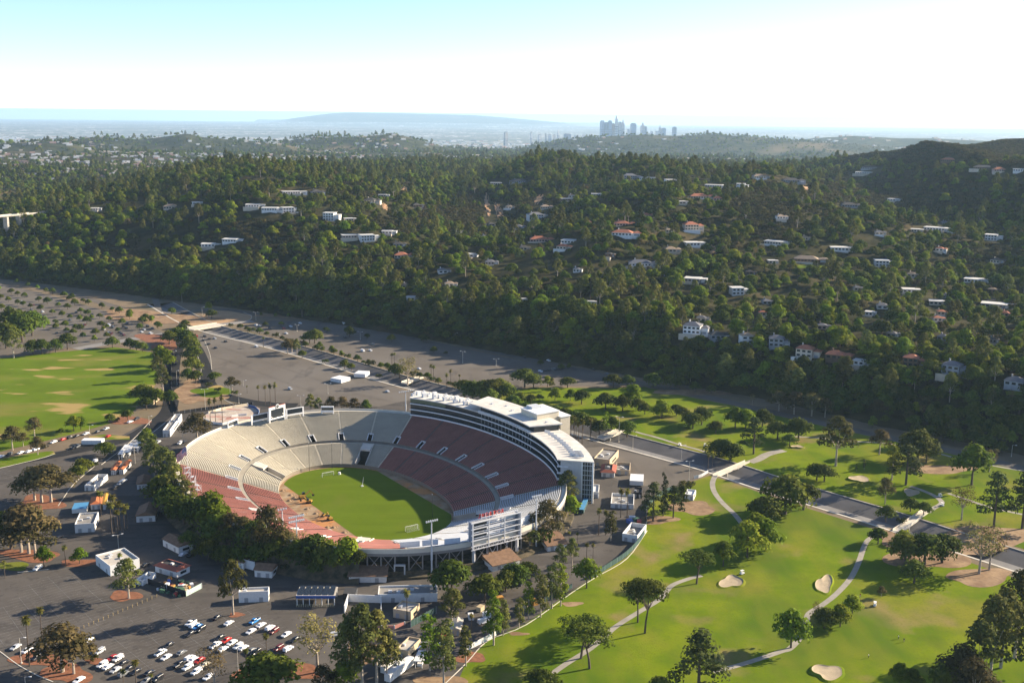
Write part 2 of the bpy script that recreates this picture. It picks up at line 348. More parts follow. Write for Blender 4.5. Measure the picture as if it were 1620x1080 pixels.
# channel
CH = smooth_line([P(*p) for p in [(250, 480), (300, 508), (345, 524), (415, 541), (480, 558), (550, 579), (620, 600), (690, 618), (760, 638), (850, 661), (960, 692), (1050, 716), (1130, 738), (1200, 761), (1260, 780), (1330, 801), (1400, 822), (1500, 855), (1620, 893), (1760, 940)]], 4)
CN, CF = 12.0, 16.0
chL, chR = offs(CH, CN), offs(CH, -CF)          # near bank is on the right hand of the direction of travel
chan_hole = [tuple(p) for p in chL] + [tuple(p) for p in reversed(chR)]
earth = mat('valley_earth', (0.17, 0.125, 0.075), 0.95, 0.2, 0.04, extra=[(0.02, 0.5, 0.7, (0.10, 0.095, 0.04), 0.6)])
foot = [Vector((H_Y[i][0] * H_S[i] + (0 if abs(H_S[i]) < 3 else 0), H_Y[i][0])) for i in range(len(HILL))]
outer = [(-2600, -2500), (2600, -2500)] + [(foot[-1].x + 800, foot[-1].y)] + [(f.x, f.y + 6) for f in reversed(foot)] + [(foot[0].x - 900, foot[0].y)]
sheet('valley_ground', outer, earth, -0.02, holes=[chan_hole, [tuple(p.to_2d()) for p in ring(97.5, 126.5, 96)]], world=True)
# big surfaces
sheet('stadium_apron', [(-200, 1160), (-200, 745), (-100, 738), (0, 728), (100, 712), (190, 690), (250, 657), (290, 652), (330, 647), (440, 640), (560, 640), (640, 622), (700, 637), (800, 662), (900, 688), (1000, 714), (1100, 741), (1113, 747), (1110, 752), (1060, 775), (1026, 798), (1022, 838), (990, 882), (940, 912), (900, 938), (830, 987), (770, 1012), (738, 1045), (690, 1160)], asphalt, 0.0, holes=[[tuple(p.to_2d()) for p in ring(97.4, 126.4, 96)]])
sheet('far_parking_lot', [(372, 518), (430, 507), (520, 508), (640, 530), (800, 565), (1010, 606), (960, 611), (860, 610), (760, 617), (700, 606), (640, 590), (560, 566), (480, 545), (410, 527)], asphalt_old, 0.02)
sheet('middle_parking_lot', [(300, 540), (322, 524), (345, 530), (415, 550), (480, 568), (550, 590), (620, 610), (672, 628), (640, 634), (600, 643), (560, 641), (480, 640), (440, 640), (400, 636), (365, 630), (345, 612), (320, 590), (308, 560)], asphalt_old, 0.03)
sheet('side_parking_lot', [(930, 708), (960, 706), (1050, 729), (1108, 745), (1108, 755), (1060, 771), (1015, 768), (975, 757), (935, 735), (915, 715)], asphalt_old, 0.02)
sheet('tree_parking_lot', [(-90, 440), (0, 449), (60, 462), (150, 487), (230, 512), (262, 528), (160, 546), (80, 553), (0, 562), (-90, 572)], asphalt_old, 0.02)
sheet('park_lawn', [(-90, 580), (0, 567), (100, 556), (180, 549), (240, 557), (252, 575), (250, 600), (236, 628), (205, 655), (180, 668), (120, 685), (60, 700), (0, 714), (-90, 728)], park, 0.03)
sheet('far_golf_course', [(745, 622), (800, 617), (860, 613), (960, 614), (1020, 612), (1100, 630), (1180, 645), (1330, 675), (1480, 708), (1620, 738), (1800, 780), (1800, 930), (1620, 868), (1500, 833), (1400, 802), (1330, 782), (1260, 762), (1200, 744), (1130, 721), (1050, 701), (960, 678), (850, 650)], fairway, 0.02)
sheet('near_golf_course', [(1122, 752), (1150, 760), (1200, 778), (1260, 798), (1330, 820), (1400, 842), (1500, 877), (1620, 919), (1800, 985), (1900, 1300), (640, 1300), (690, 1160), (738, 1045), (770, 1012), (830, 987), (900, 938), (940, 912), (990, 882), (1022, 838), (1026, 798), (1060, 775)], fairway, 0.02)
sheet('bare_field', [(345, 488), (398, 496), (399, 503), (385, 511), (350, 515), (315, 517), (290, 512), (320, 500)], mat('tan_field', (0.40, 0.25, 0.13), 0.95, 0.1, 0.1), 0.03)
# ================================================================ channel
def build_channel():
    prof = [(-CF, 0.0), (-3.0, -3.0), (6.5, -3.0), (6.5, -1.9), (8.6, -1.9), (8.6, -0.9), (10.6, -0.9), (10.6, 0.12), (CN, 0.12), (CN, -0.05)]   # far bank .. floor .. near ledges
    mb = MB(); lines = [(offs(CH, d), z) for d, z in prof]
    for k in range(len(prof) - 1):
        a, za = lines[k]; b, zb = lines[k + 1]
        for i in range(len(CH) - 1): mb.quad((*a[i], za), (*b[i], zb), (*b[i + 1], zb), (*a[i + 1], za), m=1 if k == 0 else (0 if k == 1 else 2))
    cbed = mat('channel_concrete', (0.20, 0.19, 0.18), 0.9, 0.2, 0.06, extra=[(0.3, 0.5, 0.7, (0.16, 0.155, 0.15), 0.6)])
    cbank = mat('channel_bank', (0.115, 0.108, 0.106), 0.9, 0.15, 0.08)
    tag(mb.build('storm_channel', [cbed, cbank, pale_conc]), kind='structure')
    mb = MB(); a, b = offs(CH, -CF - .3), offs(CH, -CF + .4)
    for i in range(len(CH) - 1): mb.quad((*a[i], .2), (*a[i + 1], .2), (*b[i + 1], .2), (*b[i], .2)); mb.quad((*b[i], 0), (*b[i], .2), (*b[i + 1], .2), (*b[i + 1], 0))
    tag(mb.build('channel_kerb', concrete), kind='structure')
pale_conc = mat('pale_concrete', (0.58, 0.53, 0.44), 0.9, 0.1, 0.2)
build_channel()

# ================================================================ stadium
st = empty('stadium', S(0, 0), 0, 'large oval open-air football stadium with cream and red bench seating around a green pitch', 'stadium')
def W(o):  # stadium parts are built in world place
    o.parent = st; o.matrix_parent_inverse = Matrix.Translation(-S(0, 0)); return o
seat_conc = mat('bench_concrete', (0.29, 0.26, 0.20), 0.9, 0.08, 0.12)  # treads darker than the concrete, painting in the row shadow gaps
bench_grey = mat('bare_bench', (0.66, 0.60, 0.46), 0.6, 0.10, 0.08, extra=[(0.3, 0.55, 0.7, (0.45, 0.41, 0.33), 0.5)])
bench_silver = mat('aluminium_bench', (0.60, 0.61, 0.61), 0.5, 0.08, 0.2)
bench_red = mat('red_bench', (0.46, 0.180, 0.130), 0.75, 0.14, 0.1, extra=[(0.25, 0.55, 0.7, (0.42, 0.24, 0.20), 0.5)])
red_conc = mat('red_tread', (0.20, 0.088, 0.070), 0.9, 0.14, 0.15)  # darkened likewise, so row shadows show between red benches
ZF = -7.0
BOWL = [(41.0, 68.0, -5.3, -3.0, -2.0), (62.5, 89.0, 1.0, -1.0, -1.0), (65.0, 91.5, 2.3, -1.0, -1.0), (96.3, 125.2, 12.0, 0, 0)]  # b, a, z, cx, cy
def bowl(k, t):
    """point on the k-th guide oval (k may be fractional between 0-1 and 2-3)"""
    i = min(int(k), 2); q = k - i; A, B = BOWL[i], BOWL[i + 1]; v = [A[j] + (B[j] - A[j]) * q for j in range(5)]
    c, s = math.cos(t), math.sin(t); e = 2 / 2.12
    return S(v[3] + v[0] * math.copysign(abs(c) ** e, c), v[4] + v[1] * math.copysign(abs(s) ** e, s), v[2])
NSEC = 28
# arc-length spacing of the aisles round the middle oval
tt = np.linspace(0, 2 * np.pi, 2001); pp = np.array([bowl(2.3, t)[:2] for t in tt]); al = np.concatenate([[0], np.cumsum(np.hypot(*np.diff(pp, axis=0).T))])
def t_at(frac): return float(np.interp((frac % 1.0) * al[-1], al, tt))
def dt_for(t, metres, k):
    a, b = bowl(k, t - 0.01), bowl(k, t + 0.01); return metres / ((b - a).length / 0.02)
AIS = [t_at((i + 0.5) / NSEC) for i in range(NSEC)]
TUN = {}   # aisle index of the four field tunnels
for i, t in enumerate(AIS):
    pass
def section(name, i, k0, k1, rows, style, wide_first=0, tun0=0.0, tun1=0.0):
    ta, tb = AIS[i], AIS[(i + 1) % NSEC]
    if tb < ta: tb += 2 * math.pi
    V = []; Fc = []; M_ = []; n = 7
    for r in range(rows):
        ka = k0 + (k1 - k0) * r / rows; kb = k0 + (k1 - k0) * (r + 1) / rows; kc = ka + (kb - ka) * 0.42
        g0 = 1.75 if (wide_first and r < wide_first) else 0.65; g1 = g0
        g0 = max(g0, tun0); g1 = max(g1, tun1)
        a = ta + dt_for(ta, g0, (ka + kb) / 2); b = tb - dt_for(tb, g1, (ka + kb) / 2); base = len(V)
        for j in range(n):
            t = a + (b - a) * j / (n - 1); p0, p1, p2 = bowl(ka, t), bowl(kc, t), bowl(kb, t); z0 = p0.z; z1 = p2.z
            V += [(p0.x, p0.y, z0), (p0.x, p0.y, z0 + 0.46), (p1.x, p1.y, z0 + 0.46), (p1.x, p1.y, z0 + 0.06), (p2.x, p2.y, z0 + 0.06), (p2.x, p2.y, z1)]
        for j in range(n - 1):
            q = base + j * 6; u = q + 6
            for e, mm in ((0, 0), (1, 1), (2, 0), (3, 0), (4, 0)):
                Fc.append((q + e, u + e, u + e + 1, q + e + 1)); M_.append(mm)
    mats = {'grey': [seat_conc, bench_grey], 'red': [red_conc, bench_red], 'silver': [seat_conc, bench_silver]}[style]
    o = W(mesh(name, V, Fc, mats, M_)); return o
def aisle(i, k0, k1, m):
    t = AIS[i]; V = []; Fc = []; n = max(2, int(k1 * 10) - int(k0 * 10) + 2); mb = MB()
    steps = 24
    for r in range(steps):
        ka = k0 + (k1 - k0) * r / steps; kb = k0 + (k1 - k0) * (r + 1) / steps; d0 = dt_for(t, 0.55, ka); d1 = dt_for(t, 0.55, kb)
        a, b, c, d = bowl(ka, t - d0), bowl(ka, t + d0), bowl(kb, t + d1), bowl(kb, t - d1); z0 = a.z + 0.02; z1 = c.z + 0.02
        mb.quad((a.x, a.y, z0), (b.x, b.y, z0), (b.x, b.y, z1), (a.x, a.y, z1)); mb.quad((a.x, a.y, z1), (b.x, b.y, z1), (c.x, c.y, z1), (d.x, d.y, z1))
    return W(mb.build('aisle', m))
def ang(t):  # centre angle in the stadium frame, degrees
    return math.degrees(t) % 360
def style_of(i):
    ta, tb = AIS[i], AIS[(i + 1) % NSEC]
    if tb < ta: tb += 2 * math.pi
    m = bowl(2.5, (ta + tb) / 2); d = Vector((m.x, m.y)) - SC; c, s = math.cos(SPH), math.sin(SPH); lx, ly = d.x * c + d.y * s, -d.x * s + d.y * c
    if lx > 0: return 'red' if -68 < ly < 74 else ('silver' if ly < 0 else 'grey')
    return 'red' if -105 < ly < 44 else ('silver' if ly < 0 else 'grey')
def local(p):
    d = Vector((p[0], p[1])) - SC; c, s = math.cos(SPH), math.sin(SPH); return d.x * c + d.y * s, -d.x * s + d.y * c
tun_t = []
for q in (P(430, 745, -2), P(575, 722, -2)): lx, ly = local(q); tun_t.append(math.atan2((ly + 1.5) / 78, (lx + 2) / 52))
tun_t += [-x for x in tun_t]
tun_i = sorted({min(range(NSEC), key=lambda i: abs((AIS[i] - x + math.pi) % (2 * math.pi) - math.pi)) for x in tun_t})
aisle_red = mat('red_aisle', (0.17, 0.115, 0.095), 0.9, 0.1, 0.3)
aisle_conc = mat('aisle_concrete', (0.56, 0.50, 0.38), 0.9, 0.08, 0.3)
for i in range(NSEC):
    stl = style_of(i); j = (i + 1) % NSEC
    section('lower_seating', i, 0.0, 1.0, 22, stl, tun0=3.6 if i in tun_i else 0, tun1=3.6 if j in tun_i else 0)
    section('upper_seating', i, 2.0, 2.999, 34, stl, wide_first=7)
    am = aisle_red if stl == 'red' and style_of(i - 1) == 'red' else aisle_conc
    if i not in tun_i: aisle(i, 0.0, 1.0, am)
    aisle(i, 2.24, 2.999, am)
# walkway half way up, retaining wall, field wall, rim
def oval_band(name, ka, za, kb, zb, m, t0=0, t1=2 * math.pi, n=168):
    V = []; Fc = []
    for i in range(n + 1):
        t = t0 + (t1 - t0) * i / n; p, q = bowl(ka, t), bowl(kb, t)
        V += [(p.x, p.y, p.z + za), (q.x, q.y, q.z + zb)]
    for i in range(n): Fc.append((2 * i, 2 * i + 1, 2 * i + 3, 2 * i + 2))
    return W(mesh(name, V, Fc, m))
oval_band('walkway', 1.0, 0.05, 1.999, -1.25, mat('walkway_concrete', (0.36, 0.32, 0.25), 0.9, 0.1, 0.2))
oval_band('walkway_wall', 1.999, -1.25, 1.999, 0.15, mat('walkway_wall_paint', (0.16, 0.15, 0.13), 0.9))
oval_band('field_wall', 0.0, ZF + 5.3, 0.0, 0.3, plain('field_wall_paint', (0.24, 0.20, 0.15)))
def rimring(name, offs_, m):
    n = 168; V = []; Fc = []; k = len(offs_)
    for i in range(n):
        t = 2 * math.pi * i / n; p = bowl(2.999, t); u = Vector((p.x - SC.x, p.y - SC.y)).normalized()
        for d, z in offs_: V.append((p.x + u.x * d, p.y + u.y * d, z))
    for i in range(n):
        for j in range(k - 1): a = i * k + j; b = ((i + 1) % n) * k + j; Fc.append((a, b, b + 1, a + 1))
    return W(mesh(name, V, Fc, m))
rimring('rim_walkway', [(0, 12.0), (2.4, 12.0)], pale_conc)
rimring('rim_parapet', [(2.4, 12.0), (2.4, 13.1), (2.7, 13.1), (2.7, 10.6)], mat('rim_concrete', (0.60, 0.55, 0.45), 0.85, 0.08, 0.2))
# tunnel mouths: side walls, lintel slab, black sheet painted for the shade inside
for i in tun_i:
    t = AIS[i]
    for sgn in (-1, 1):
        mb = MB()
        for r in range(10):
            ka, kb = r / 10 * 0.98, (r + 1) / 10 * 0.98; p = bowl(ka, t + sgn * dt_for(t, 3.4, ka)); q = bowl(kb, t + sgn * dt_for(t, 3.4, kb))
            mb.quad((p.x, p.y, ZF), (q.x, q.y, ZF), (q.x, q.y, q.z + 1.0), (p.x, p.y, p.z + 1.0))
            n_ = (Vector((q.x, q.y)) - Vector((p.x, p.y))).normalized(); o_ = Vector((n_.y, -n_.x)) * 0.5
            mb.quad((p.x, p.y, p.z + 1.0), (q.x, q.y, q.z + 1.0), (q.x + o_.x, q.y + o_.y, q.z + 1.0), (p.x + o_.x, p.y + o_.y, p.z + 1.0))
        W(mb.build('tunnel_wall', pale_conc))
    p0, p1 = [bowl(0.60, t + s_ * dt_for(t, 3.4, 0.6)) for s_ in (-1, 1)]; q0, q1 = [bowl(0.99, t + s_ * dt_for(t, 3.4, 0.99)) for s_ in (-1, 1)]
    zt = q0.z + 0.6; mb = MB().quad((p0.x, p0.y, zt - 1.2), (p1.x, p1.y, zt - 1.2), (q1.x, q1.y, zt), (q0.x, q0.y, zt)).quad((p0.x, p0.y, zt - 2.2), (p1.x, p1.y, zt - 2.2), (p1.x, p1.y, zt - 1.2), (p0.x, p0.y, zt - 1.2))
    W(mb.build('tunnel_lintel', pale_conc))
    W(MB().quad((p0.x, p0.y, ZF), (p1.x, p1.y, ZF), (p1.x, p1.y, zt - 2.2), (p0.x, p0.y, zt - 2.2)).build('tunnel_shade', dark))
# portals: one on every aisle, opening off the walkway
for i in range(NSEC):
    t = AIS[i]; mb = MB(); k1 = 2.215
    for sgn in (-1, 1):
        a, b = bowl(2.0, t + sgn * dt_for(t, 1.6, 2.0)), bowl(k1, t + sgn * dt_for(t, 1.6, k1))
        mb.bar((a.x, a.y, a.z + 0.25), (b.x, b.y, b.z + 0.35), 0.34, 0.9)
    a, b = bowl(k1, t - dt_for(t, 1.6, k1)), bowl(k1, t + dt_for(t, 1.6, k1)); mb.bar((a.x, a.y, a.z + 0.3), (b.x, b.y, b.z + 0.3), 0.34, 0.8)
    o = W(mb.build('portal_wall', white))
    a, b = bowl(2.0, t - dt_for(t, 1.5, 2.0)), bowl(2.0, t + dt_for(t, 1.5, 2.0)); c, d = bowl(k1, t + dt_for(t, 1.5, k1)), bowl(k1, t - dt_for(t, 1.5, k1))
    W(MB().quad((a.x, a.y, a.z - 1.2), (b.x, b.y, b.z - 1.2), (c.x, c.y, a.z - 1.0), (d.x, d.y, a.z - 1.0)).quad((d.x, d.y, a.z - 1.0), (c.x, c.y, a.z - 1.0), (c.x, c.y, c.z), (d.x, d.y, d.z)).build('portal_shade', dark))  # floor and back painted black for the shade inside the portal
# field
def fieldpoly(n=160, k=0.0):
    return [bowl(0, 2 * math.pi * i / n).to_2d() for i in range(n)]
sheet('field_dirt', fieldpoly(), mat('field_dirt', (0.30, 0.17, 0.075), 0.95, 0.25, 0.12, col2=(0.36, 0.27, 0.17), extra=[(0.05, 0.52, 0.62, (0.46, 0.20, 0.06), 0.9), (0.35, 0.6, 0.7, (0.16, 0.11, 0.07), 0.7)]), ZF, world=True)
tf = []
for i in range(200):
    t = 2 * math.pi * i / 200; p = bowl(0, t); lx, ly = local(p); lx = -3 + (lx + 3) * 0.975; ly = -2 + (ly + 2) * 0.975
    if -52 < ly < 54: lx = max(-29.5, min(28.0, lx))
    else: lx = max(-29.5 - max(0, (abs(ly) - 52)) * 0.2, min(28.0 + max(0, abs(ly) - 52) * 0.2, lx))
    tf.append(S(lx, ly).to_2d())
tag(sheet('pitch', tf, turf, ZF + 0.04, world=True), kind='structure')
# ================================================================ labels: a base phrase per thing, made unique at the end
REG = []
ORD = ['', 'first', 'second', 'third', 'fourth', 'fifth', 'sixth', 'seventh', 'eighth', 'ninth', 'tenth', 'eleventh', 'twelfth', 'thirteenth', 'fourteenth', 'fifteenth', 'sixteenth', 'seventeenth', 'eighteenth', 'nineteenth', 'twentieth']
def reg(o, base, cat, group=None, zh=0.0):
    """o stands in the world at its own location"""
    tag(o, base, cat, group); REG.append((o, base, PX(o.location.x, o.location.y, o.location.z)[0])); return o
def finish_labels():
    by = {}
    for o, b, x in REG: by.setdefault(b, []).append((x, o))
    for b, l in by.items():
        if len(l) == 1: continue
        l.sort(key=lambda q: q[0]); n = len(l)
        for i, (x, o) in enumerate(l):
            if n == 2: s = ('the left one', 'the right one')[i]
            elif i == 0: s = 'leftmost of %d' % n
            elif i == n - 1: s = 'rightmost of %d' % n
            elif i < n / 2 or n - i > 20: s = (ORD[i + 1] if i + 1 <= 20 else '%dth' % (i + 1)) + ' from the left'
            else: s = ORD[n - i] + ' from the right'
            o['label'] = b + ', ' + s
# ================================================================ trees
def leafmat(name, a, b, rand=0.42): return mat(name, a, 0.75, scale=0.35, col2=b, rand=rand, spec=0.05, trans=0.3, detail=2)
LM = {
 'oak': leafmat('oak_leaves', (0.052, 0.082, 0.011), (0.125, 0.155, 0.020)),
 'broad': leafmat('broadleaf_leaves', (0.100, 0.158, 0.010), (0.180, 0.225, 0.016)),
 'euc': leafmat('eucalyptus_leaves', (0.082, 0.100, 0.024), (0.165, 0.170, 0.040)),
 'brown': leafmat('russet_leaves', (0.080, 0.074, 0.026), (0.155, 0.126, 0.046)),
 'pine': leafmat('pine_needles', (0.034, 0.052, 0.014), (0.070, 0.090, 0.026)),
 'cyp': leafmat('cypress_foliage', (0.018, 0.026, 0.009), (0.038, 0.048, 0.014)),
 'palm': leafmat('palm_fronds', (0.075, 0.088, 0.017), (0.172, 0.158, 0.031)),
 'bush': leafmat('bush_leaves', (0.040, 0.054, 0.010), (0.092, 0.098, 0.020)),
 'scrub': leafmat('scrub_leaves', (0.058, 0.055, 0.020), (0.115, 0.100, 0.040)),
 'bare': leafmat('thin_foliage', (0.138, 0.119, 0.043), (0.247, 0.206, 0.068)),
 'lime': leafmat('lime_leaves', (0.125, 0.170, 0.010), (0.200, 0.235, 0.016))}
bark = mat('bark', (0.10, 0.075, 0.055), 0.95, 0.25, 1.5)
bark_pale = mat('pale_bark', (0.42, 0.35, 0.27), 0.9, 0.2, 1.2, extra=[(0.8, 0.55, 0.7, (0.20, 0.14, 0.10), 0.6)])
def leaves(lobes, n, size, rg, flat=0.0, up=0.25):
    """leaf clumps spread over and through a union of lobes -> verts, quads"""
    L = np.array([l for l in lobes], float); c = L[:, :3]; r = L[:, 3:6]
    wgt = (r[:, 0] * r[:, 1] + r[:, 0] * r[:, 2] + r[:, 1] * r[:, 2]); k = rg.choice(len(L), n, p=wgt / wgt.sum())
    d = rg.normal(size=(n, 3)); d /= np.linalg.norm(d, axis=1)[:, None]; d[:, 2] = np.where(d[:, 2] < -0.35, -d[:, 2], d[:, 2])
    rad = np.where(rg.rand(n) < 0.22, rg.uniform(0.35, 0.8, n), rg.uniform(0.82, 1.12, n))
    # knobbly surface
    kn = 1 + 0.16 * np.sin(d[:, 0] * 7 + k) * np.sin(d[:, 1] * 6 + 2 * k) + 0.1 * np.sin(d[:, 2] * 9 + k)
    p = c[k] + d * r[k] * (rad * kn)[:, None]
    nn = d + rg.normal(size=(n, 3)) * 0.34; nn[:, 2] += up; nn /= np.linalg.norm(nn, axis=1)[:, None]
    a = np.cross(nn, rg.normal(size=(n, 3))); a /= np.linalg.norm(a, axis=1)[:, None]; b = np.cross(nn, a)
    s = size * rg.uniform(0.55, 1.3, n)[:, None] / 2; q = rg.uniform(0.45, 0.9, n)[:, None]
    V = np.stack([p - a * s, p - b * s * q, p + a * s, p + b * s * q], 1)
    V[:, 1] += nn * s * 0.35; V[:, 3] += nn * s * 0.35
    return V.reshape(-1, 3)
def crown_mesh(name, lobes, n, size, m, seed, up=0.25):
    rg = np.random.RandomState(seed); V = leaves(lobes, n, size, rg, up=up); me = bpy.data.meshes.new(name); k = len(V) // 4
    me.vertices.add(len(V)); me.vertices.foreach_set('co', V.astype(np.float32).ravel()); me.loops.add(4 * k)
    me.loops.foreach_set('vertex_index', np.arange(4 * k, dtype=np.int32)); me.polygons.add(k); me.polygons.foreach_set('loop_start', np.arange(0, 4 * k, 4, dtype=np.int32))
    me.materials.append(m); me.update(calc_edges=True); return me
def trunk_mesh(name, h, r, tips, m, lean=(0, 0), fork=0.55):
    mb = MB(); f = Vector((lean[0], lean[1], h * fork)); mid = Vector((lean[0] * 0.3, lean[1] * 0.3, h * fork * 0.5))
    mb.tube((0, 0, -0.4), mid, r, r * 0.8, 6, cap=False); mb.tube(mid, f, r * 0.8, r * 0.62, 6, cap=False)
    for t in tips:
        t = Vector(t); e = f.lerp(t, 0.5) + Vector((0, 0, -0.06 * h)) * (0.5 if t.z > f.z else 0); mb.tube(f, e, r * 0.45, r * 0.28, 5, cap=False); mb.tube(e, t, r * 0.28, r * 0.08, 4, cap=False)
    me = bpy.data.meshes.new(name); me.from_pydata(mb.v, [], mb.f); me.materials.append(m); me.update(); return me
PROTO = {}
def proto(kind, h, wd, lobes, n, size, lm, bm_, r, fork, lean=(0, 0), up=0.25, ntips=6):
    n = int(n * 1.3); size *= 0.88
    i = len(PROTO.setdefault(kind, [])); tips = [(l[0], l[1], l[2]) for l in lobes[:ntips]]
    PROTO[kind].append((crown_mesh('crown', lobes, n, size, lm, 40 + i * 7 + len(kind), up), trunk_mesh('trunk', h, r, tips, bm_, lean, fork), h, wd))
def dome(rg, n, R, zc, zr, lr, sq=1.0):
    out = []
    for i in range(n):
        a = 2 * math.pi * (i + rg.rand() * 0.6) / n; q = R * (0.45 + 0.5 * rg.rand()) if i % 3 else R * 0.2 * rg.rand(); z = zc + zr * (1 - (q / R) ** 2) * (0.5 + 0.5 * rg.rand()) - (0.2 * zr if q > R * 0.6 else 0)
        s = lr * (0.75 + 0.5 * rg.rand()); out.append((q * math.cos(a), q * math.sin(a), z, s, s, s * 0.75 * sq))
    return out
for v in range(3):
    rg = np.random.RandomState(100 + v)
    proto('oak', 9.5, 13, dome(rg, 15, 5.0, 3.9, 3.6, 2.5), 1250, 1.2, LM['oak'], bark, 0.42, 0.36)
    proto('broad', 10.0, 9.5, dome(rg, 13, 3.6, 3.7, 4.4, 2.2), 1150, 1.05, LM['broad'], bark, 0.3, 0.33)
    proto('lime', 9.0, 8.5, dome(rg, 11, 3.2, 3.4, 4.0, 2.1), 950, 1.05, LM['lime'], bark, 0.28, 0.3)
    l = []
    for i in range(15):
        z = 8 + 11.5 * (i / 14) ** 0.9; q = (1 - (i / 14) ** 2) * 3.4 + 0.4; a = i * 2.4 + rg.rand(); s = 1.5 + 0.9 * rg.rand() - 0.4 * (i / 14); l.append((q * math.cos(a), q * math.sin(a), z, s, s, s * 0.95))
    proto('euc', 20.0, 10, l, 1250, 1.05, LM['euc'], bark_pale, 0.42, 0.36, ntips=9)
    proto('brown', 13.0, 10, dome(rg, 13, 4.2, 5.6, 4.6, 2.1), 1100, 0.9, LM['brown'], bark_pale, 0.36, 0.36)
    l = []
    for i in range(14):
        z = 4 + 10.5 * (i / 13); q = (1 - (i / 13)) * 3.6 + 0.3; a = i * 2.2 + rg.rand(); s = 1.3 + 0.9 * rg.rand() * (1 - i / 16); l.append((q * math.cos(a), q * math.sin(a), z, s * 1.15, s * 1.15, s * 0.6))
    proto('pine', 15.0, 9, l, 1050, 0.85, LM['pine'], bark, 0.34, 0.85, ntips=0)
    l = [(0.5 * math.cos(i * 2), 0.5 * math.sin(i * 2), 1.5 + i * 1.35, 1.25 - 0.075 * i, 1.25 - 0.075 * i, 1.2) for i in range(10)]
    proto('cyp', 15.0, 3, l, 520, 0.7, LM['cyp'], bark, 0.22, 0.3, ntips=0)
    proto('flat', 13.0, 15, [(5.2 * math.cos(i * 2.4) * (0.3 + 0.7 * (i / 11)), 5.2 * math.sin(i * 2.4) * (0.3 + 0.7 * (i / 11)), 10.6 + 1.2 * rg.rand() - 0.9 * (i / 11), 2.0 + rg.rand(), 2.0 + rg.rand(), 1.15) for i in range(12)], 1150, 0.85, LM['oak'], bark, 0.36, 0.45, lean=(0.8 * (v - 1), 0.5), ntips=8)
    l = []
    for i in range(11):
        z = 3.6 + 9.0 * (i / 10); q = 1.25 * (1 - 0.5 * i / 10) + 0.2; a = i * 2.4 + rg.rand(); s = 1.1 + 0.5 * rg.rand() - 0.35 * i / 10; l.append((q * math.cos(a), q * math.sin(a), z, s, s, s * 1.1))
    proto('slim', 13.5, 5, l, 820, 0.75, LM['euc'] if v else LM['broad'], bark_pale, 0.24, 0.7, ntips=3)
    proto('bush', 3.2, 4.5, [(1.3 * math.cos(i * 2.1), 1.3 * math.sin(i * 2.1), 1.3 + 0.5 * rg.rand(), 1.1, 1.1, 1.0) for i in range(6)], 330, 0.6, LM['bush'], bark, 0.12, 0.3, ntips=4)
    proto('scrub', 2.6, 5.0, [(1.6 * math.cos(i * 2.1), 1.6 * math.sin(i * 2.1), 0.9 + 0.5 * rg.rand(), 1.2, 1.2, 0.9) for i in range(6)], 240, 0.75, LM['scrub'], bark, 0.12, 0.3, ntips=2)
    proto('bare', 15.0, 9, [(3.2 * math.cos(i * 2.4) * (0.4 + 0.6 * rg.rand()), 3.2 * math.sin(i * 2.4) * (0.4 + 0.6 * rg.rand()), 7 + 6.5 * i / 13, 1.7, 1.7, 1.5) for i in range(14)], 620, 0.62, LM['bare'], bark_pale, 0.34, 0.36, ntips=12)
def palm_proto(h, seed, nf=30):
    rg = np.random.RandomState(seed); mb = MB(); V = []
    for i in range(nf):
        a = 2 * math.pi * i / nf * 2.618; e = 1.15 - 1.75 * (i / nf); L_ = 2.0 + 0.4 * rg.rand(); d = Vector((math.cos(a), math.sin(a), 0)); u = Vector((0, 0, 1)); sd = Vector((-d.y, d.x, 0))
        p0 = Vector((0, 0, h)); p1 = p0 + (d * math.cos(e) + u * math.sin(e)) * L_ * 0.6; p2 = p1 + (d * math.cos(e - 0.8) + u * math.sin(e - 0.8)) * L_ * 0.6
        mb.quad(p0, p1 - sd * 0.42, p1 + u * 0.1, p1 + sd * 0.42); mb.quad(p1 - sd * 0.42, p2 - sd * 0.2, p2 + sd * 0.2, p1 + sd * 0.42)
    me = bpy.data.meshes.new('crown'); me.from_pydata(mb.v, [], mb.f); me.materials.append(LM['palm']); me.update()
    t = MB(); t.tube((0, 0, -0.3), (0.1, 0, h * 0.5), 0.32, 0.24, 7, cap=False).tube((0.1, 0, h * 0.5), (0, 0, h), 0.24, 0.20, 7, cap=False); t.tube((0, 0, h - 1.3), (0, 0, h), 0.5, 0.3, 7, cap=False)
    tm = bpy.data.meshes.new('trunk'); tm.from_pydata(t.v, [], t.f); tm.materials.append(bark); tm.update(); return (me, tm, h + 1.2, 4)
PROTO['palm'] = [palm_proto(14, 3), palm_proto(13, 5), palm_proto(14.5, 8)]
KIND = {'oak': ('oak_tree', 'oak tree', 'dark spreading oak'), 'broad': ('broadleaf_tree', 'tree', 'mid-green round tree'), 'lime': ('broadleaf_tree', 'tree', 'yellow-green tree'), 'euc': ('eucalyptus_tree', 'eucalyptus', 'tall olive eucalyptus'),
        'brown': ('russet_tree', 'tree', 'russet tree'), 'pine': ('pine_tree', 'pine', 'dark pine'), 'cyp': ('cypress_tree', 'cypress', 'slim cypress'), 'flat': ('umbrella_tree', 'tree', 'flat-topped tree'),
        'slim': ('slender_tree', 'tree', 'slender tree'), 'bush': ('bush', 'bush', 'low bush'), 'palm': ('palm_tree', 'palm', 'fan palm'), 'bare': ('thin_leaved_tree', 'tree', 'pale thin-leaved tree'), 'scrub': ('bush', 'bush', 'grey scrub bush')}
TREES = []
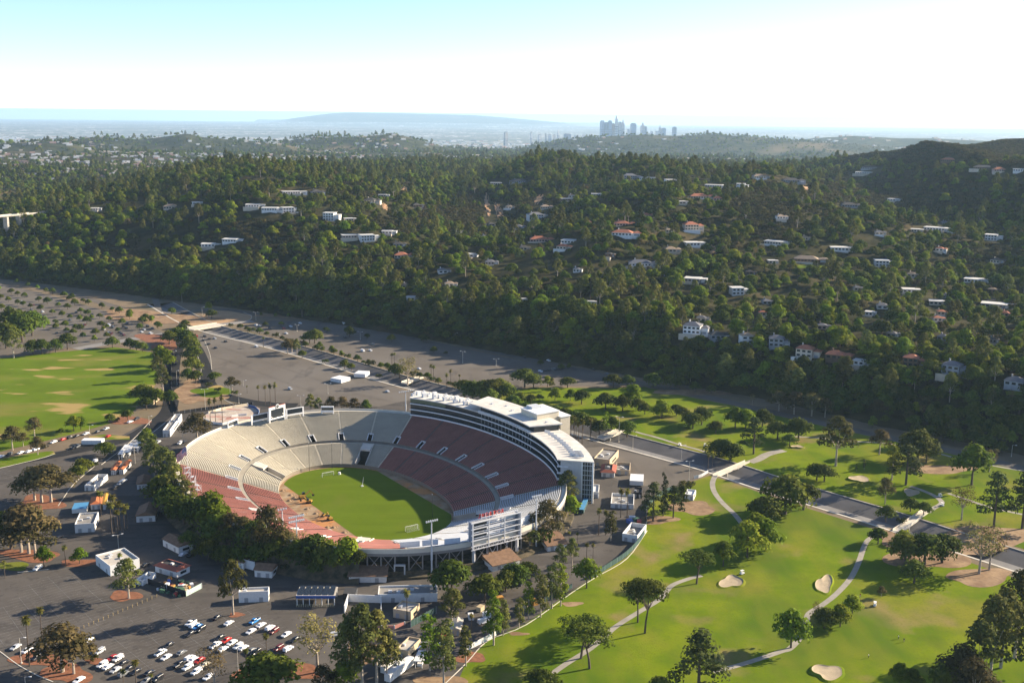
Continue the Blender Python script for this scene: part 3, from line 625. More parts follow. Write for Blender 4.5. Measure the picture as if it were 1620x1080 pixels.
def tree(kind, x, y, z, h, where, wscale=1.0, group=None, rz=None):
    pr = PROTO[kind]; cm, tm, ph, pw = pr[len(TREES) % len(pr)]; s = h / ph; nm, cat, desc = KIND[kind]
    e = empty(nm, (x, y, z), random.uniform(0, 6.28) if rz is None else rz); e.scale = (s * wscale, s * wscale, s)
    for n_, me in (('trunk', tm), ('crown', cm)):
        o = bpy.data.objects.new(n_, me); COL.objects.link(o); o.parent = e
    TREES.append(e); reg(e, desc + ' ' + where, cat, group); return e
def clear_of_stand(px, py):
    """a foot that would fall under the stadium rim is moved along its sight line to just outside"""
    z = 0.0; p = P(px, py, 0); lx, ly = local(p)
    if (lx / 100.5) ** 2 + (ly / 129.5) ** 2 > 1 or py < 760: return None
    while z < 14 and (lx / 100.5) ** 2 + (ly / 129.5) ** 2 <= 1: z += .25; p = P(px, py, z); lx, ly = local(p)
    return p
def height_to(p, z, top):
    h = 1.0
    while h < 60 and PX(p.x, p.y, z + h)[1] > top: h += .25
    return h
def ptree(kind, px, py, hpx, where, ws=1.0, z=0.0, group=None):
    """tree whose foot is at the photo pixel and that is hpx pixels tall there"""
    p = P(px, py, z); D = math.hypot(p.y, H - z); h = hpx * D / F / math.cos(math.atan2(H - z, p.y)); q = clear_of_stand(px, py)
    if q is not None: p = q; z = 1.5; h = height_to(p, z, py - hpx)
    return tree(kind, p.x, p.y, z, h, where, ws, group)
def rows(where, group, spec, z=0.0):
    for s in spec.split(';'):
        s = s.strip()
        if not s: continue
        a = s.split(); ptree(a[0], float(a[1]), float(a[2]), float(a[3]), where, float(a[4]) if len(a) > 4 else 1.0, z, group)
# ================================================================ roads, paths, bunkers
ribbon('loop_road', [(286, 540), (276, 565), (272, 595), (271, 625), (266, 650), (240, 672), (200, 694), (120, 713), (40, 728), (-60, 744)], 11, asphalt_new, 0.045)
ribbon('curved_road', [(300, 536), (312, 556), (322, 580), (328, 604), (345, 622), (385, 634), (430, 640), (470, 641)], 12, asphalt_new, 0.05)
ribbon('plaza_road', [(268, 657), (300, 650), (345, 646), (390, 641), (430, 637)], 9, asphalt_new, 0.055)
ribbon('foot_road', [(-60, 432), (0, 440), (60, 452), (130, 470), (200, 490), (235, 500), (300, 492), (360, 490), (420, 499), (520, 503), (640, 524), (800, 560), (900, 582), (1020, 607), (1120, 628), (1200, 647), (1330, 676), (1480, 708), (1620, 741), (1750, 772)], 11, asphalt_old, 0.035, n=8)
ribbon('canyon_road', [(252, 500), (248, 480), (242, 462), (238, 446), (245, 434)], 7, asphalt_old, 0.03)
ribbon('bridge_road', [(120, 552), (200, 538), (262, 528), (310, 518), (360, 512), (400, 508)], 13, mat('bridge_deck', (0.22, 0.205, 0.19), 0.9, 0.1, 0.1), 0.06)
for nm, pts, wd in [('cart_path', [(1164, 742), (1150, 743), (1136, 748), (1128, 760), (1128, 772), (1134, 784), (1146, 798), (1160, 811), (1170, 823), (1180, 836), (1188, 850)], 3.0),
                    ('cart_path', [(850, 1090), (868, 1070), (895, 1050), (930, 1028), (955, 1008), (975, 990), (1010, 968), (1040, 950), (1052, 938), (1064, 925), (1090, 915), (1110, 910)], 2.6),
                    ('cart_path', [(1128, 1062), (1160, 1054), (1200, 1042), (1235, 1030), (1250, 1025), (1268, 1005), (1275, 985), (1280, 970), (1300, 957), (1322, 940), (1345, 915), (1358, 890), (1368, 862), (1378, 850), (1400, 842), (1420, 838)], 2.6),
                    ('cart_path', [(985, 676), (1010, 684), (1040, 692), (1075, 703), (1105, 711), (1116, 715)], 2.4),
                    ('cart_path', [(1186, 731), (1200, 726), (1215, 718), (1240, 712)], 6),
                    ('cart_path', [(1255, 690), (1300, 693), (1340, 697), (1400, 701), (1430, 706), (1480, 716), (1520, 726), (1580, 738), (1640, 748)], 2.2),
                    ('cart_path', [(1440, 769), (1458, 775), (1480, 785), (1490, 795), (1478, 803), (1468, 810)], 3.0),
                    ('cart_path', [(1500, 780), (1530, 790), (1570, 803), (1640, 818)], 2.4)]:
    ribbon(nm, pts, wd, pavement, 0.055)
def blob(name, px, py, wpx, hpx, m, z=0.05, seed=1, n=40, lobes=0.25):
    rg = np.random.RandomState(seed); ph = rg.rand(4) * 6.28; v = []
    for i in range(n):
        a = 2 * math.pi * i / n; r = 1 + lobes * (math.sin(2 * a + ph[0]) * 0.5 + math.sin(3 * a + ph[1]) * 0.6 + math.sin(5 * a + ph[2]) * 0.2)
        v.append((px + wpx / 2 * r * math.cos(a), py + hpx / 2 * r * math.sin(a)))
    return sheet(name, v, m, z)
def bunker(px, py, wpx, hpx, seed):
    """a sand bowl with a raised grass lip"""
    rg = np.random.RandomState(seed); ph = rg.rand(4) * 6.28; V = []; n = 44; Fc = []; M_ = []; c = P(px, py)
    prof = [(1.22, 0.0), (1.06, .55), (1.0, .62), (.9, .38), (.55, .12), (0.02, .07)]
    for k, (q, z) in enumerate(prof):
        for i in range(n):
            a = 2 * math.pi * i / n; r = 1 + .2 * (math.sin(2 * a + ph[0]) * .6 + math.sin(3 * a + ph[1]) * .75 + math.sin(5 * a + ph[2]) * .25); p = P(px + wpx / 2 * r * math.cos(a), py + hpx / 2 * r * math.sin(a)); d = p - c
            V.append((c.x + d.x * q, c.y + d.y * q, z * (1 + .5 * math.sin(a + ph[3])) + .03))
    for k in range(len(prof) - 1):
        for i in range(n): j = (i + 1) % n; Fc.append((k * n + j, k * n + i, (k + 1) * n + i, (k + 1) * n + j)); M_.append(0 if k < 2 else 1)
    return tag(mesh('sand_bunker', V, Fc, [fairway, sand], M_), kind='structure')
for i, (x, y, a, b) in enumerate([(1157, 921, 36, 17), (1304, 925, 27, 24), (1310, 1064, 48, 22), (1262, 707, 18, 5), (1442, 780, 26, 12), (1360, 758, 30, 9)]):
    bunker(x, y, a, b, i + 2)
bare = mat('bare_ground', (0.25, 0.145, 0.075), 0.95, 0.25, 0.1, col2=(0.33, 0.22, 0.12), extra=[(0.4, 0.5, 0.65, (0.16, 0.10, 0.06), 0.5)])
for i, (x, y, a, b, m) in enumerate([(1560, 852, 150, 40, bare), (1470, 880, 120, 44, bare), (1412, 850, 50, 26, bare), (1490, 742, 90, 16, bare), (1095, 803, 70, 22, bare), (1040, 822, 60, 14, bare), (1550, 912, 110, 26, bare),
                                      (245, 535, 60, 14, mulch), (262, 546, 36, 18, mulch), (298, 620, 42, 38, bare), (330, 625, 60, 20, bare), (205, 665, 60, 14, mulch), (745, 1040, 44, 18, mulch), (700, 1078, 80, 20, bare), (66, 795, 76, 22, mulch), (50, 878, 90, 20, mulch), (20, 895, 60, 12, park),
                                      (60, 1042, 84, 24, mulch), (105, 1065, 80, 30, mulch), (198, 942, 46, 18, mulch), (374, 972, 24, 8, mulch), (395, 1064, 60, 16, mulch), (475, 1062, 90, 22, mulch), (150, 1045, 30, 10, mulch), (130, 890, 70, 12, mulch),
                                      (345, 617, 40, 14, park), (560, 634, 0.1, 0.1, park), (820, 1002, 30, 6, bare), (905, 955, 30, 8, bare), (600, 1030, 120, 40, bare), (280, 505, 120, 16, bare), (215, 498, 120, 16, bare), (470, 500, 120, 8, bare), (1120, 620, 200, 8, bare)]):
    blob('planting_bed' if m is mulch else ('grass_verge' if m is park else 'bare_patch'), x, y, a, b, m, 0.07 + 0.002 * (i % 9), seed=30 + i)
sheet('grass_verge', [(-60, 735), (0, 726), (55, 716), (84, 713), (88, 718), (60, 726), (0, 740), (-60, 752)], park, 0.06)
sheet('grass_verge', [(140, 690), (165, 687), (205, 690), (205, 695), (165, 695), (142, 695)], park, 0.06)
# kerbs
for pts in [[(-60, 752), (0, 740), (60, 726), (86, 718)], [(92, 800), (100, 788), (118, 764), (150, 737)], [(160, 735), (205, 700), (240, 664)], [(225, 697), (262, 668)], [(322, 535), (332, 560), (335, 585)], [(310, 556), (318, 580), (316, 600)],
            [(348, 628), (372, 640), (400, 643)], [(0, 1030), (30, 1052), (60, 1068), (84, 1078)], [(28, 905), (78, 900)], [(345, 516), (390, 508), (398, 500), (385, 494)], [(700, 1085), (740, 1046), (772, 1013), (832, 988), (902, 939), (942, 913), (992, 883), (1024, 839)]]:
    kerb('kerb', pts, pale_conc)
# painted stall lines on the near car parks
paint = mat('stall_paint', (0.13, 0.125, 0.115), 0.9, 0.25, 0.4, col2=(0.26, 0.25, 0.235))
def stalls(name, a, b, n, length, hatch=0.12):
    """n stall lines along the photo line a-b, each pointing away at right angles"""
    A, B = P(*a), P(*b); d = (B - A); L_ = d.length; d.normalize(); s = Vector((-d.y, d.x, 0)); mb = MB()
    mb.quad(*(q + Vector((0, 0, 0.03)) for q in (A, B, B + s * hatch, A + s * hatch)))
    for i in range(n + 1):
        p = A + d * (L_ * i / n); mb.quad(*(q + Vector((0, 0, 0.03)) for q in (p - s * length, p + d * hatch - s * length, p + d * hatch + s * length, p + s * length)))
    return tag(mb.build(name, paint), kind='structure')
for a, b, n in [((30, 945), (75, 1000), 15), ((5, 960), (40, 1010), 14), ((-20, 985), (10, 1025), 10), ((45, 925), (120, 1005), 24), ((75, 912), (150, 985), 22), ((110, 908), (185, 970), 20), ((150, 985), (260, 1075), 26), ((200, 975), (300, 1060), 24), ((235, 958), (330, 1030), 22), ((275, 955), (370, 1030), 22), ((330, 960), (430, 1030), 22), ((375, 955), (470, 1020), 20), ((10, 790), (40, 830), 9), ((-20, 775), (20, 800), 9), ((0, 745), (60, 770), 12)]:
    stalls('stall_marking', a, b, n, 4.6)
for a, b, n in [((420, 520), (620, 575), 60), ((460, 512), (700, 575), 70), ((520, 510), (760, 572), 70), ((340, 545), (560, 620), 60), ((330, 560), (520, 630), 50), ((560, 622), (640, 640), 24), ((20, 470), (150, 525), 36), ((60, 465), (190, 522), 36)]:
    stalls('stall_marking', a, b, n, 2.5, 0.15)
# ================================================================ trees one can tell apart
rows('on the near fairway slope', 'trees on the near golf course', 'oak 1242 813 56 1.15; oak 1271 806 42 1.1; oak 1210 827 42; brown 1222 826 32 1.2; broad 1196 858 46; broad 1144 895 38; broad 1182 881 56; broad 1211 871 50; flat 1102 923 46 1.15; flat 1020 1001 78 .8; flat 1009 984 62 .8; broad 1251 1024 56; pine 1104 1108 96 1.25; oak 1045 1098 26; bare 1290 975 24 .8; broad 1348 973 32; broad 1329 991 34; oak 1304 993 30; bush 1310 975 14; brown 1394 944 18; flat 919 1041 56 1.2; flat 933 1057 62 1.1; oak 858 1098 36 1.1; broad 1422 1088 36; broad 1444 1088 28')
rows('by the near path below the channel', 'trees on the near golf course', 'oak 1389 860 25; broad 1427 884 44; oak 1432 893 44; oak 1462 893 48 1.1; oak 1490 890 44 1.1; oak 1446 922 33 1.1; bare 1549 907 74 1.25; bare 1565 901 66 1.2; oak 1401 824 24; bush 1426 829 11')
rows('in the near right corner grove', 'corner grove trees', 'euc 1545 1092 96; euc 1566 1075 112; euc 1583 1056 112; euc 1605 1040 122; brown 1520 1102 82; brown 1538 1125 80; euc 1630 1034 112; pine 1640 1075 110; oak 1500 1110 50')
rows('at the cypress corner by the fence', 'trees at the fence corner', 'pine 1033 824 58 1.1; cyp 1049 816 68 .8; cyp 1052 813 58 .8; pine 1065 819 48; pine 1078 805 36; bush 1083 773 12 1.4; bush 1092 770 10')
rows('by the footbridge', 'trees by the footbridge', 'oak 1136 722 26 1.3; oak 1155 729 28 1.2; oak 1146 716 22; palm 1120 741 22; palm 1127 739 19; pine 1192 718 56 1.2')
rows('on the far golf course', 'trees on the far golf course', 'oak 1047 661 23; oak 1079 666 23; oak 1096 678 26 1.1; oak 1110 672 28; oak 1132 686 21; broad 1163 677 33 1.1; broad 1179 678 32; oak 1206 675 28; oak 1230 694 28 1.1; oak 1263 696 34 1.1; oak 1249 706 20; oak 1292 759 26 1.1; oak 1304 761 25 1.2; euc 1322 737 76 1.25; brown 1391 719 44; slim 1411 759 54 1.3; pine 1433 767 62 1.25; oak 1451 730 50; broad 1465 732 36; brown 1400 797 45 .8; broad 1537 767 64; bare 1565 746 36; oak 1440 809 22; oak 1461 814 20; bare 1521 822 52 1.2; pine 1572 833 82 1.0; pine 1617 836 84 1.1; slim 1355 745 12; slim 1367 743 16; oak 958 648 27 1.1; oak 985 650 24; broad 1000 645 38; oak 1010 650 20; broad 1045 662 31; oak 1070 657 18; oak 1020 655 18')
rows('in the bushy line along the hillside road', 'trees along the hillside road', 'oak 1450 690 20; oak 1470 694 22 1.1; oak 1490 698 24 1.1; oak 1510 702 23; oak 1540 706 24; oak 1560 711 24 1.1; oak 1582 716 18; lime 1380 676 18 .8; brown 1232 650 34 1.2; brown 1256 655 40 1.2; brown 1284 658 40 1.2; brown 1305 660 34; bare 1190 640 16 1.2; oak 970 613 22 1.2; oak 993 612 19; oak 1033 613 22 1.2; oak 1060 613 22; oak 1076 614 20; oak 1100 620 16; oak 1125 622 14')
rows('in the row between fairway and stadium yard', 'slender trees along the fairway edge', 'broad 928 930 45; slim 887 958 63; slim 873 962 67; slim 855 976 63; slim 836 979 56; slim 821 993 45; slim 796 1005 53; slim 781 1020 76; slim 737 1053 56; slim 702 1084 92; slim 680 1060 80')
rows('in the yard behind the fairway row', 'yard trees', 'oak 767 952 42 1.1; oak 814 928 36; oak 800 935 30; oak 715 944 56 .95; euc 715 992 56 1.2; euc 905 897 42; euc 886 905 42; slim 966 855 44 1.3; palm 947 846 40 .8; palm 958 846 38 .8; palm 900 862 21; palm 913 862 19; palm 928 885 25; palm 938 884 23; palm 746 1000 27; palm 644 980 44 .8; palm 982 818 44 .8; palm 992 820 45 .8; oak 835 915 26')
rows('beside the press box tower', 'trees by the press box tower', 'broad 902 818 34 1.1; brown 866 836 52; euc 898 800 54 1.2; bush 882 838 12; palm 906 806 26; bush 850 842 12')
rows('on the bank along the stadium wall', 'trees along the stadium wall', 'brown 312 702 52 1.2; euc 245 760 56 1.2; euc 262 772 62 1.2; euc 276 796 62 1.2; euc 296 806 44 1.2; oak 255 792 40; oak 272 815 45; oak 292 836 48; oak 318 840 56; broad 335 852 72; oak 346 862 50; brown 366 860 54; brown 386 872 60; oak 405 880 55; brown 426 892 96 .8; oak 441 891 50; bare 471 894 58 1.3; oak 495 896 50; oak 516 896 42; broad 551 898 50; oak 355 893 30; oak 330 885 32; oak 375 894 28; euc 241 737 42 1.2; euc 229 720 36 1.2; broad 264 778 15; broad 288 825 18; broad 305 835 16; oak 300 868 26; oak 415 893 30; bush 450 897 14')
rows('behind the far rim of the stadium', 'trees behind the far rim', 'euc 492 656 31 1.2; euc 504 655 26; brown 524 653 28; brown 543 653 29 1.1; brown 560 653 26 1.1; broad 579 652 20')
rows('by the plaza', 'plaza trees', 'palm 391 622 12; palm 409 635 25 .8; palm 420 640 30 .8; palm 428 644 37 .7; palm 436 644 38 .7; palm 352 668 42 .7; palm 341 668 38 .7; palm 333 672 40 .7; oak 340 602 14 1.3; brown 367 620 28 1.1; bush 345 620 8; bush 372 625 8; bush 330 612 9')
rows('on the park lawn', 'trees round the park lawn', 'brown 20 712 42; brown 55 693 36; brown 60 719 32; brown 37 706 24; broad 117 682 25; broad 128 679 21; oak 97 687 10; oak 174 668 14; bush 184 667 8; oak 202 664 16; oak 226 637 30; oak 237 640 28; oak 246 641 27; euc 258 622 40 1.2; euc 250 601 36 1.2; broad 262 586 36; broad 254 576 30; oak 268 640 22; oak 232 648 20; oak 178 550 18; oak 206 553 18; oak 216 554 16; oak 226 556 15; euc 22 566 42 1.2; oak 52 561 24; oak 66 560 24; oak 88 557 20; oak 107 553 27; oak 10 551 42; oak 35 541 46; oak 51 531 40; oak 20 521 34')
rows('in the strip between the two dark roads', 'trees between the dark roads', 'oak 268 545 22; oak 282 541 24; oak 295 548 27; oak 301 560 28; oak 306 575 29; oak 304 590 26; oak 297 601 18; oak 310 606 21; oak 288 528 16; oak 276 533 14')
rows('by the stadium entrance', 'trees by the entrance', 'broad 233 704 27; oak 166 721 22 1.2; oak 132 749 23 1.2; oak 124 756 20 1.2; bush 108 764 10; bush 150 738 9')
rows('in the west car park beds', 'tall russet trees in the car park beds', 'brown 55 791 56 1.4; brown 66 794 60 1.4; brown 81 794 66 1.3; brown 34 873 74 1.2; brown 46 875 80 1.3; brown 56 878 72 1.2; oak 18 868 60')
rows('on the edge of the near car park', 'near car park trees', 'broad 70 896 31; palm 104 896 31; broad 126 891 25; palm 8 914 26; palm 191 906 29; euc 204 946 58 1.35; palm 47 1053 72 .7; palm 67 1014 50 .8; brown 99 1062 72 1.5; brown 117 1065 58 1.3; palm 216 1088 40; palm 196 1090 28; bush 147 1046 10; bare 340 1097 66; euc 369 972 80 .9; palm 422 1040 34; bare 502 1063 84 1.25; euc 573 1087 116; euc 596 1082 102; euc 553 1088 92; euc 612 1078 70; oak 422 1098 56 1.25; broad 545 1092 45; brown 512 1098 46; palm 390 1060 31; palm 240 1090 22')
rows('in the palm cluster by the ticket booths', 'palms by the booths', 'palm 160 816 38; palm 181 839 55 .8; palm 177 843 47; palm 190 839 44; palm 187 846 38; palm 197 839 31; palm 201 836 37')
rows('in the palm group behind the press box', 'palms behind the press box', 'palm 899 698 29; palm 903 701 38 .8; palm 908 698 40 .8; palm 911 700 36 .8; palm 915 702 34 .8; palm 934 690 28; palm 921 702 38 .8')
rows('between the press box and the channel', 'oaks between press box and channel', 'oak 880 668 25 1.1; oak 893 672 27; oak 908 676 27 1.1; oak 922 680 27; oak 935 684 25 1.1; oak 948 687 22; slim 957 686 34; oak 967 682 24; oak 992 690 25 1.1; oak 865 662 22')
rows('between far car park and golf course', 'oaks at the far car park end', 'oak 735 628 28; oak 748 632 30 1.1; oak 762 634 31 1.1; oak 778 634 35 1.1; oak 791 629 31; oak 802 636 28; oak 830 613 31 1.15; oak 844 613 21; euc 873 618 20; broad 866 612 18; oak 898 613 17 1.3; oak 823 640 19; oak 840 640 17; oak 853 634 11; broad 878 633 21; broad 902 634 19; oak 920 639 23; oak 812 650 24; oak 830 656 20; oak 775 640 26')
rows('on the channel bank', 'trees along the channel', 'brown 455 560 28; euc 470 561 25; brown 462 556 22; oak 478 566 12; palm 417 549 16; bare 645 608 44 1.3; oak 625 593 18; oak 632 597 20; palm 682 602 25; palm 686 603 25; palm 707 614 23; palm 713 609 24; palm 727 609 17; palm 620 578 19; palm 624 578 20; oak 545 583 14; oak 556 586 12; bush 515 575 8; bush 600 598 8')
rows('standing in the far car park', 'small trees in the far car park', 'oak 553 533 17; oak 581 535 8; oak 619 541 12; oak 670 541 13 1.2; oak 632 517 6; oak 686 558 10; bush 705 560 5; oak 828 563 14 1.5; oak 420 517 8; oak 445 516 8; oak 490 543 20; oak 498 543 22; oak 516 526 9; broad 506 552 12; broad 525 558 12; broad 540 563 9; oak 888 585 10; oak 855 578 9; broad 900 583 9')
rows('by the channel road bridge', 'trees by the road bridge', 'oak 335 504 15; lime 330 492 14; oak 293 519 14; oak 272 497 11; lime 413 500 6; lime 436 501 6; lime 457 502 7; oak 475 498 10; oak 250 520 12; oak 225 512 12; lime 205 505 12; oak 240 508 10')
rg_ = np.random.RandomState(5)
cr_pts = [P(x, y) for x, y in [(366, 518), (420, 530), (480, 547), (540, 565), (600, 583), (650, 595), (700, 608), (740, 618)]]
for i in range(34):
    q = i / 33 * (len(cr_pts) - 1); k = min(int(q), len(cr_pts) - 2); p = cr_pts[k].lerp(cr_pts[k + 1], q - k); tree('oak' if i % 3 else 'bush', p.x + rg_.uniform(-2, 2), p.y + rg_.uniform(-2, 2), 0, rg_.uniform(3.5, 6.5), 'in the planted row on the far channel bank', 1.0, 'shrub row on the channel bank')
for ri, (a, b, n) in enumerate([((30, 450), (245, 512), 15), ((0, 460), (215, 520), 14), ((0, 474), (190, 527), 14), ((0, 490), (165, 534), 12), ((60, 512), (150, 540), 7), ((110, 476), (160, 520), 5)]):
    A, B = P(*a), P(*b)
    for i in range(n):
        p = A.lerp(B, (i + rg_.uniform(-.3, .3)) / (n - 1)); tree('oak' if rg_.rand() < .8 else 'broad', p.x, p.y, 0, rg_.uniform(5, 8), 'in the %s row of the tree-planted car park' % ORD[ri + 1], 0.9, 'trees of the planted car park')
# ================================================================ buildings round the stadium
BW = {'white': plain('white_block_wall', (0.70, 0.69, 0.66), 0.85), 'tan': plain('tan_block_wall', (0.52, 0.41, 0.27), 0.85), 'grey': plain('grey_block_wall', (0.34, 0.34, 0.34), 0.85), 'blue': plain('blue_metal', (0.06, 0.24, 0.42), 0.6), 'teal': plain('teal_screen', (0.035, 0.075, 0.065), 0.8), 'black': plain('black_screen', (0.02, 0.02, 0.022), 0.8)}
BR = {'brown': mat('brown_shingle', (0.21, 0.125, 0.075), 0.9, 0.18, 0.6), 'grey': mat('grey_membrane', (0.25, 0.235, 0.215), 0.9, 0.12, 0.25), 'pale': mat('pale_membrane', (0.46, 0.42, 0.36), 0.9, 0.1, 0.25), 'orange': plain('orange_roof', (0.45, 0.14, 0.05), 0.8), 'red': plain('red_trim_roof', (0.30, 0.09, 0.055), 0.8), 'blue': plain('blue_roof', (0.08, 0.26, 0.46), 0.6), 'white': plain('white_roof', (0.70, 0.70, 0.69), 0.7), 'yellow': plain('yellow_roof', (0.62, 0.33, 0.05), 0.7), 'dark': plain('dark_membrane', (0.05, 0.05, 0.052), 0.8)}
def frame3(A, B, C):
    a, b, c = P(*A), P(*B), P(*C); u = b - a; w_ = u.length; u.normalize(); v = c - b; d = v.length; v.normalize()
    if w_ >= d: v = (v - u * v.dot(u)).normalized()
    else: u = (u - v * u.dot(v)).normalized()
    if u.cross(v).z < 0: v = -v
    return a, u, v, w_, d
def bldg(A, B, C, h, wall, roof, style, label, cat='building', name='service_building', doors=2, z=0.0):
    a, u, v, w_, d = frame3(A, B, C); rz = math.atan2(u.y, u.x); e = empty(name, (a.x, a.y, z), rz); wm, rm = BW[wall], BR[roof]
    cx, cy = w_ / 2, d / 2
    if style == 'flat':      # walls carried up as a parapet round a sunken roof
        MB().box((cx, 0.15, -.2), (w_, .3, h + .9)).box((cx, d - .15, -.2), (w_, .3, h + .9)).box((.15, cy, -.2), (.3, d - .6, h + .9)).box((w_ - .15, cy, -.2), (.3, d - .6, h + .9)).build('wall', wm, e)
        r = MB().box((cx, cy, h - .35), (w_ - .6, d - .6, .3)).build('roof', rm, e)
        for k in range(max(1, int(w_ * d / 60))):
            x, y = w_ * (0.2 + 0.6 * ((k * 0.618) % 1)), d * (0.3 + 0.4 * ((k * 0.37 + .3) % 1)); s_ = min(1.0, w_ * .12); MB().box((x, y, h - .05), (1.3 * s_ + .3, 1.0 * s_ + .3, .8)).build('rooftop_unit', steel, r)
    elif style == 'open':    # roofless walled pen
        MB().box((cx, 0.15, -.2), (w_, .3, h + .2)).box((cx, d - .15, -.2), (w_, .3, h + .2)).box((.15, cy, -.2), (.3, d - .6, h + .2)).box((w_ - .15, cy, -.2), (.3, d - .6, h + .2)).build('wall', wm, e)
        f = MB().box((cx, cy, 0.02), (w_ - .7, d - .7, h * .45)).build('floor', BR[roof], e)
        for k in range(5): MB().box((w_ * (.2 + .6 * ((k * .618) % 1)), d * (.2 + .6 * ((k * .37) % 1)), h * .45 + .02), (1.1, .9, .9)).build('machine', steel if k % 2 else BW['white'], e)
    elif style in ('gable', 'mono', 'hip'):
        MB().box((cx, cy, -.2), (w_, d, h + .2)).build('wall', wm, e); mb = MB(); o = .55
        if style == 'mono':
            mb.quad((-o, -o - .5, h - .15), (w_ + o, -o - .5, h - .15), (w_ + o, d + o, h + d * .2), (-o, d + o, h + d * .2)); mb.quad((-o, -o - .5, h - .45), (w_ + o, -o - .5, h - .45), (w_ + o, -o - .5, h - .15), (-o, -o - .5, h - .15))
            mb.quad((w_ + o, -o - .5, h - .45), (w_ + o, d + o, h + d * .2 - .3), (w_ + o, d + o, h + d * .2), (w_ + o, -o - .5, h - .15)); mb.quad((-o, -o - .5, h - .15), (-o, d + o, h + d * .2), (-o, d + o, h), (-o, -o - .5, h - .45)); mb.quad((-o, d + o, h), (w_ + o, d + o, h), (w_ + o, d + o, h + d * .2), (-o, d + o, h + d * .2))
        else:
            lx = w_ >= d; r = min(w_, d) * .24; k = 0 if style == 'gable' else min(w_, d) / 2
            if lx: R1, R2 = (-o + k, cy, h + r), (w_ + o - k, cy, h + r)
            else: R1, R2 = (cx, -o + k, h + r), (cx, d + o - k, h + r)
            q = [(-o, -o, h), (w_ + o, -o, h), (w_ + o, d + o, h), (-o, d + o, h)]
            if lx: mb.quad(q[0], q[1], R2, R1).quad(q[2], q[3], R1, R2).quad(q[1], q[2], R2).quad(q[3], q[0], R1)
            else: mb.quad(q[1], q[2], R2, R1).quad(q[3], q[0], R1, R2).quad(q[0], q[1], R1).quad(q[2], q[3], R2)
            mb.quad(q[3], q[2], q[1], q[0])
        mb.build('roof', rm, e)
    elif style == 'ring':
        MB().box((cx, cy, -.2), (w_, d, h + .2)).build('wall', wm, e); o = .8; mb = MB(); i_ = min(w_, d) * .22
        O = [(-o, -o), (w_ + o, -o), (w_ + o, d + o), (-o, d + o)]; I = [(i_, i_), (w_ - i_, i_), (w_ - i_, d - i_), (i_, d - i_)]
        for k in range(4): j = (k + 1) % 4; mb.quad((*O[k], h - .2), (*O[j], h - .2), (*I[j], h + 1), (*I[k], h + 1))
        r = mb.build('roof', rm, e); MB().box((cx, cy, h), (w_ - 2 * i_, d - 2 * i_, .35)).build('roof_well', BR['dark'], r); MB().box((cx, cy, h + .35), (1.4, 1.1, .7)).build('rooftop_unit', BW['white'], r)
    elif style == 'box':     # trailers and containers: ribbed box on wheels or skids
        MB().box((cx, cy, .45), (w_, d, h - .45)).build('body', wm, e); MB().box((cx, cy, h), (w_ + .1, d + .1, .12)).build('roof', rm, e); n = 5; mb = MB()
        for k in range(n): mb.box((w_ * (k + .5) / n, -.04, .5), (.12, .1, h - .6)) if w_ > d else mb.box((w_ + .04, d * (k + .5) / n, .5), (.1, .12, h - .6))
        mb.build('rib', steel, e)
        for sx, sy in ((.18, .12), (.82, .12), (.18, .88), (.82, .88)): MB().tube((w_ * sx - .15, d * sy, .4), (w_ * sx + .15, d * sy, .4), .42, n=8).build('wheel', BW['black'], e)
        doors = 1
    elif style == 'canopy':
        for x, y in ((.2, .2), (w_ - .2, .2), (w_ - .2, d - .2), (.2, d - .2)): MB().box((x, y, 0), (.22, .22, h)).build('post', BW['white'], e)
        MB().box((cx, cy, h), (w_ + .8, d + .8, .35)).build('roof', rm, e); MB().box((cx, cy, 0), (w_ * .6, d * .6, 1.1)).build('counter', wm, e); doors = 0
    for k in range(doors):
        if style != 'box': MB().box((w_ * (k + .5) / doors, -.03, 0), (min(1.6, w_ * .2), .08, 2.1)).build('door', BW['grey'] if wall != 'grey' else BW['black'], e)
    if style in ('flat', 'gable', 'hip', 'mono', 'ring') and d > 4:
        MB().box((w_ + .03, d * .5, 1.0), (.08, d * .45, 1.2)).build('window', glass, e)
    return reg(e, label, cat, 'buildings round the stadium')
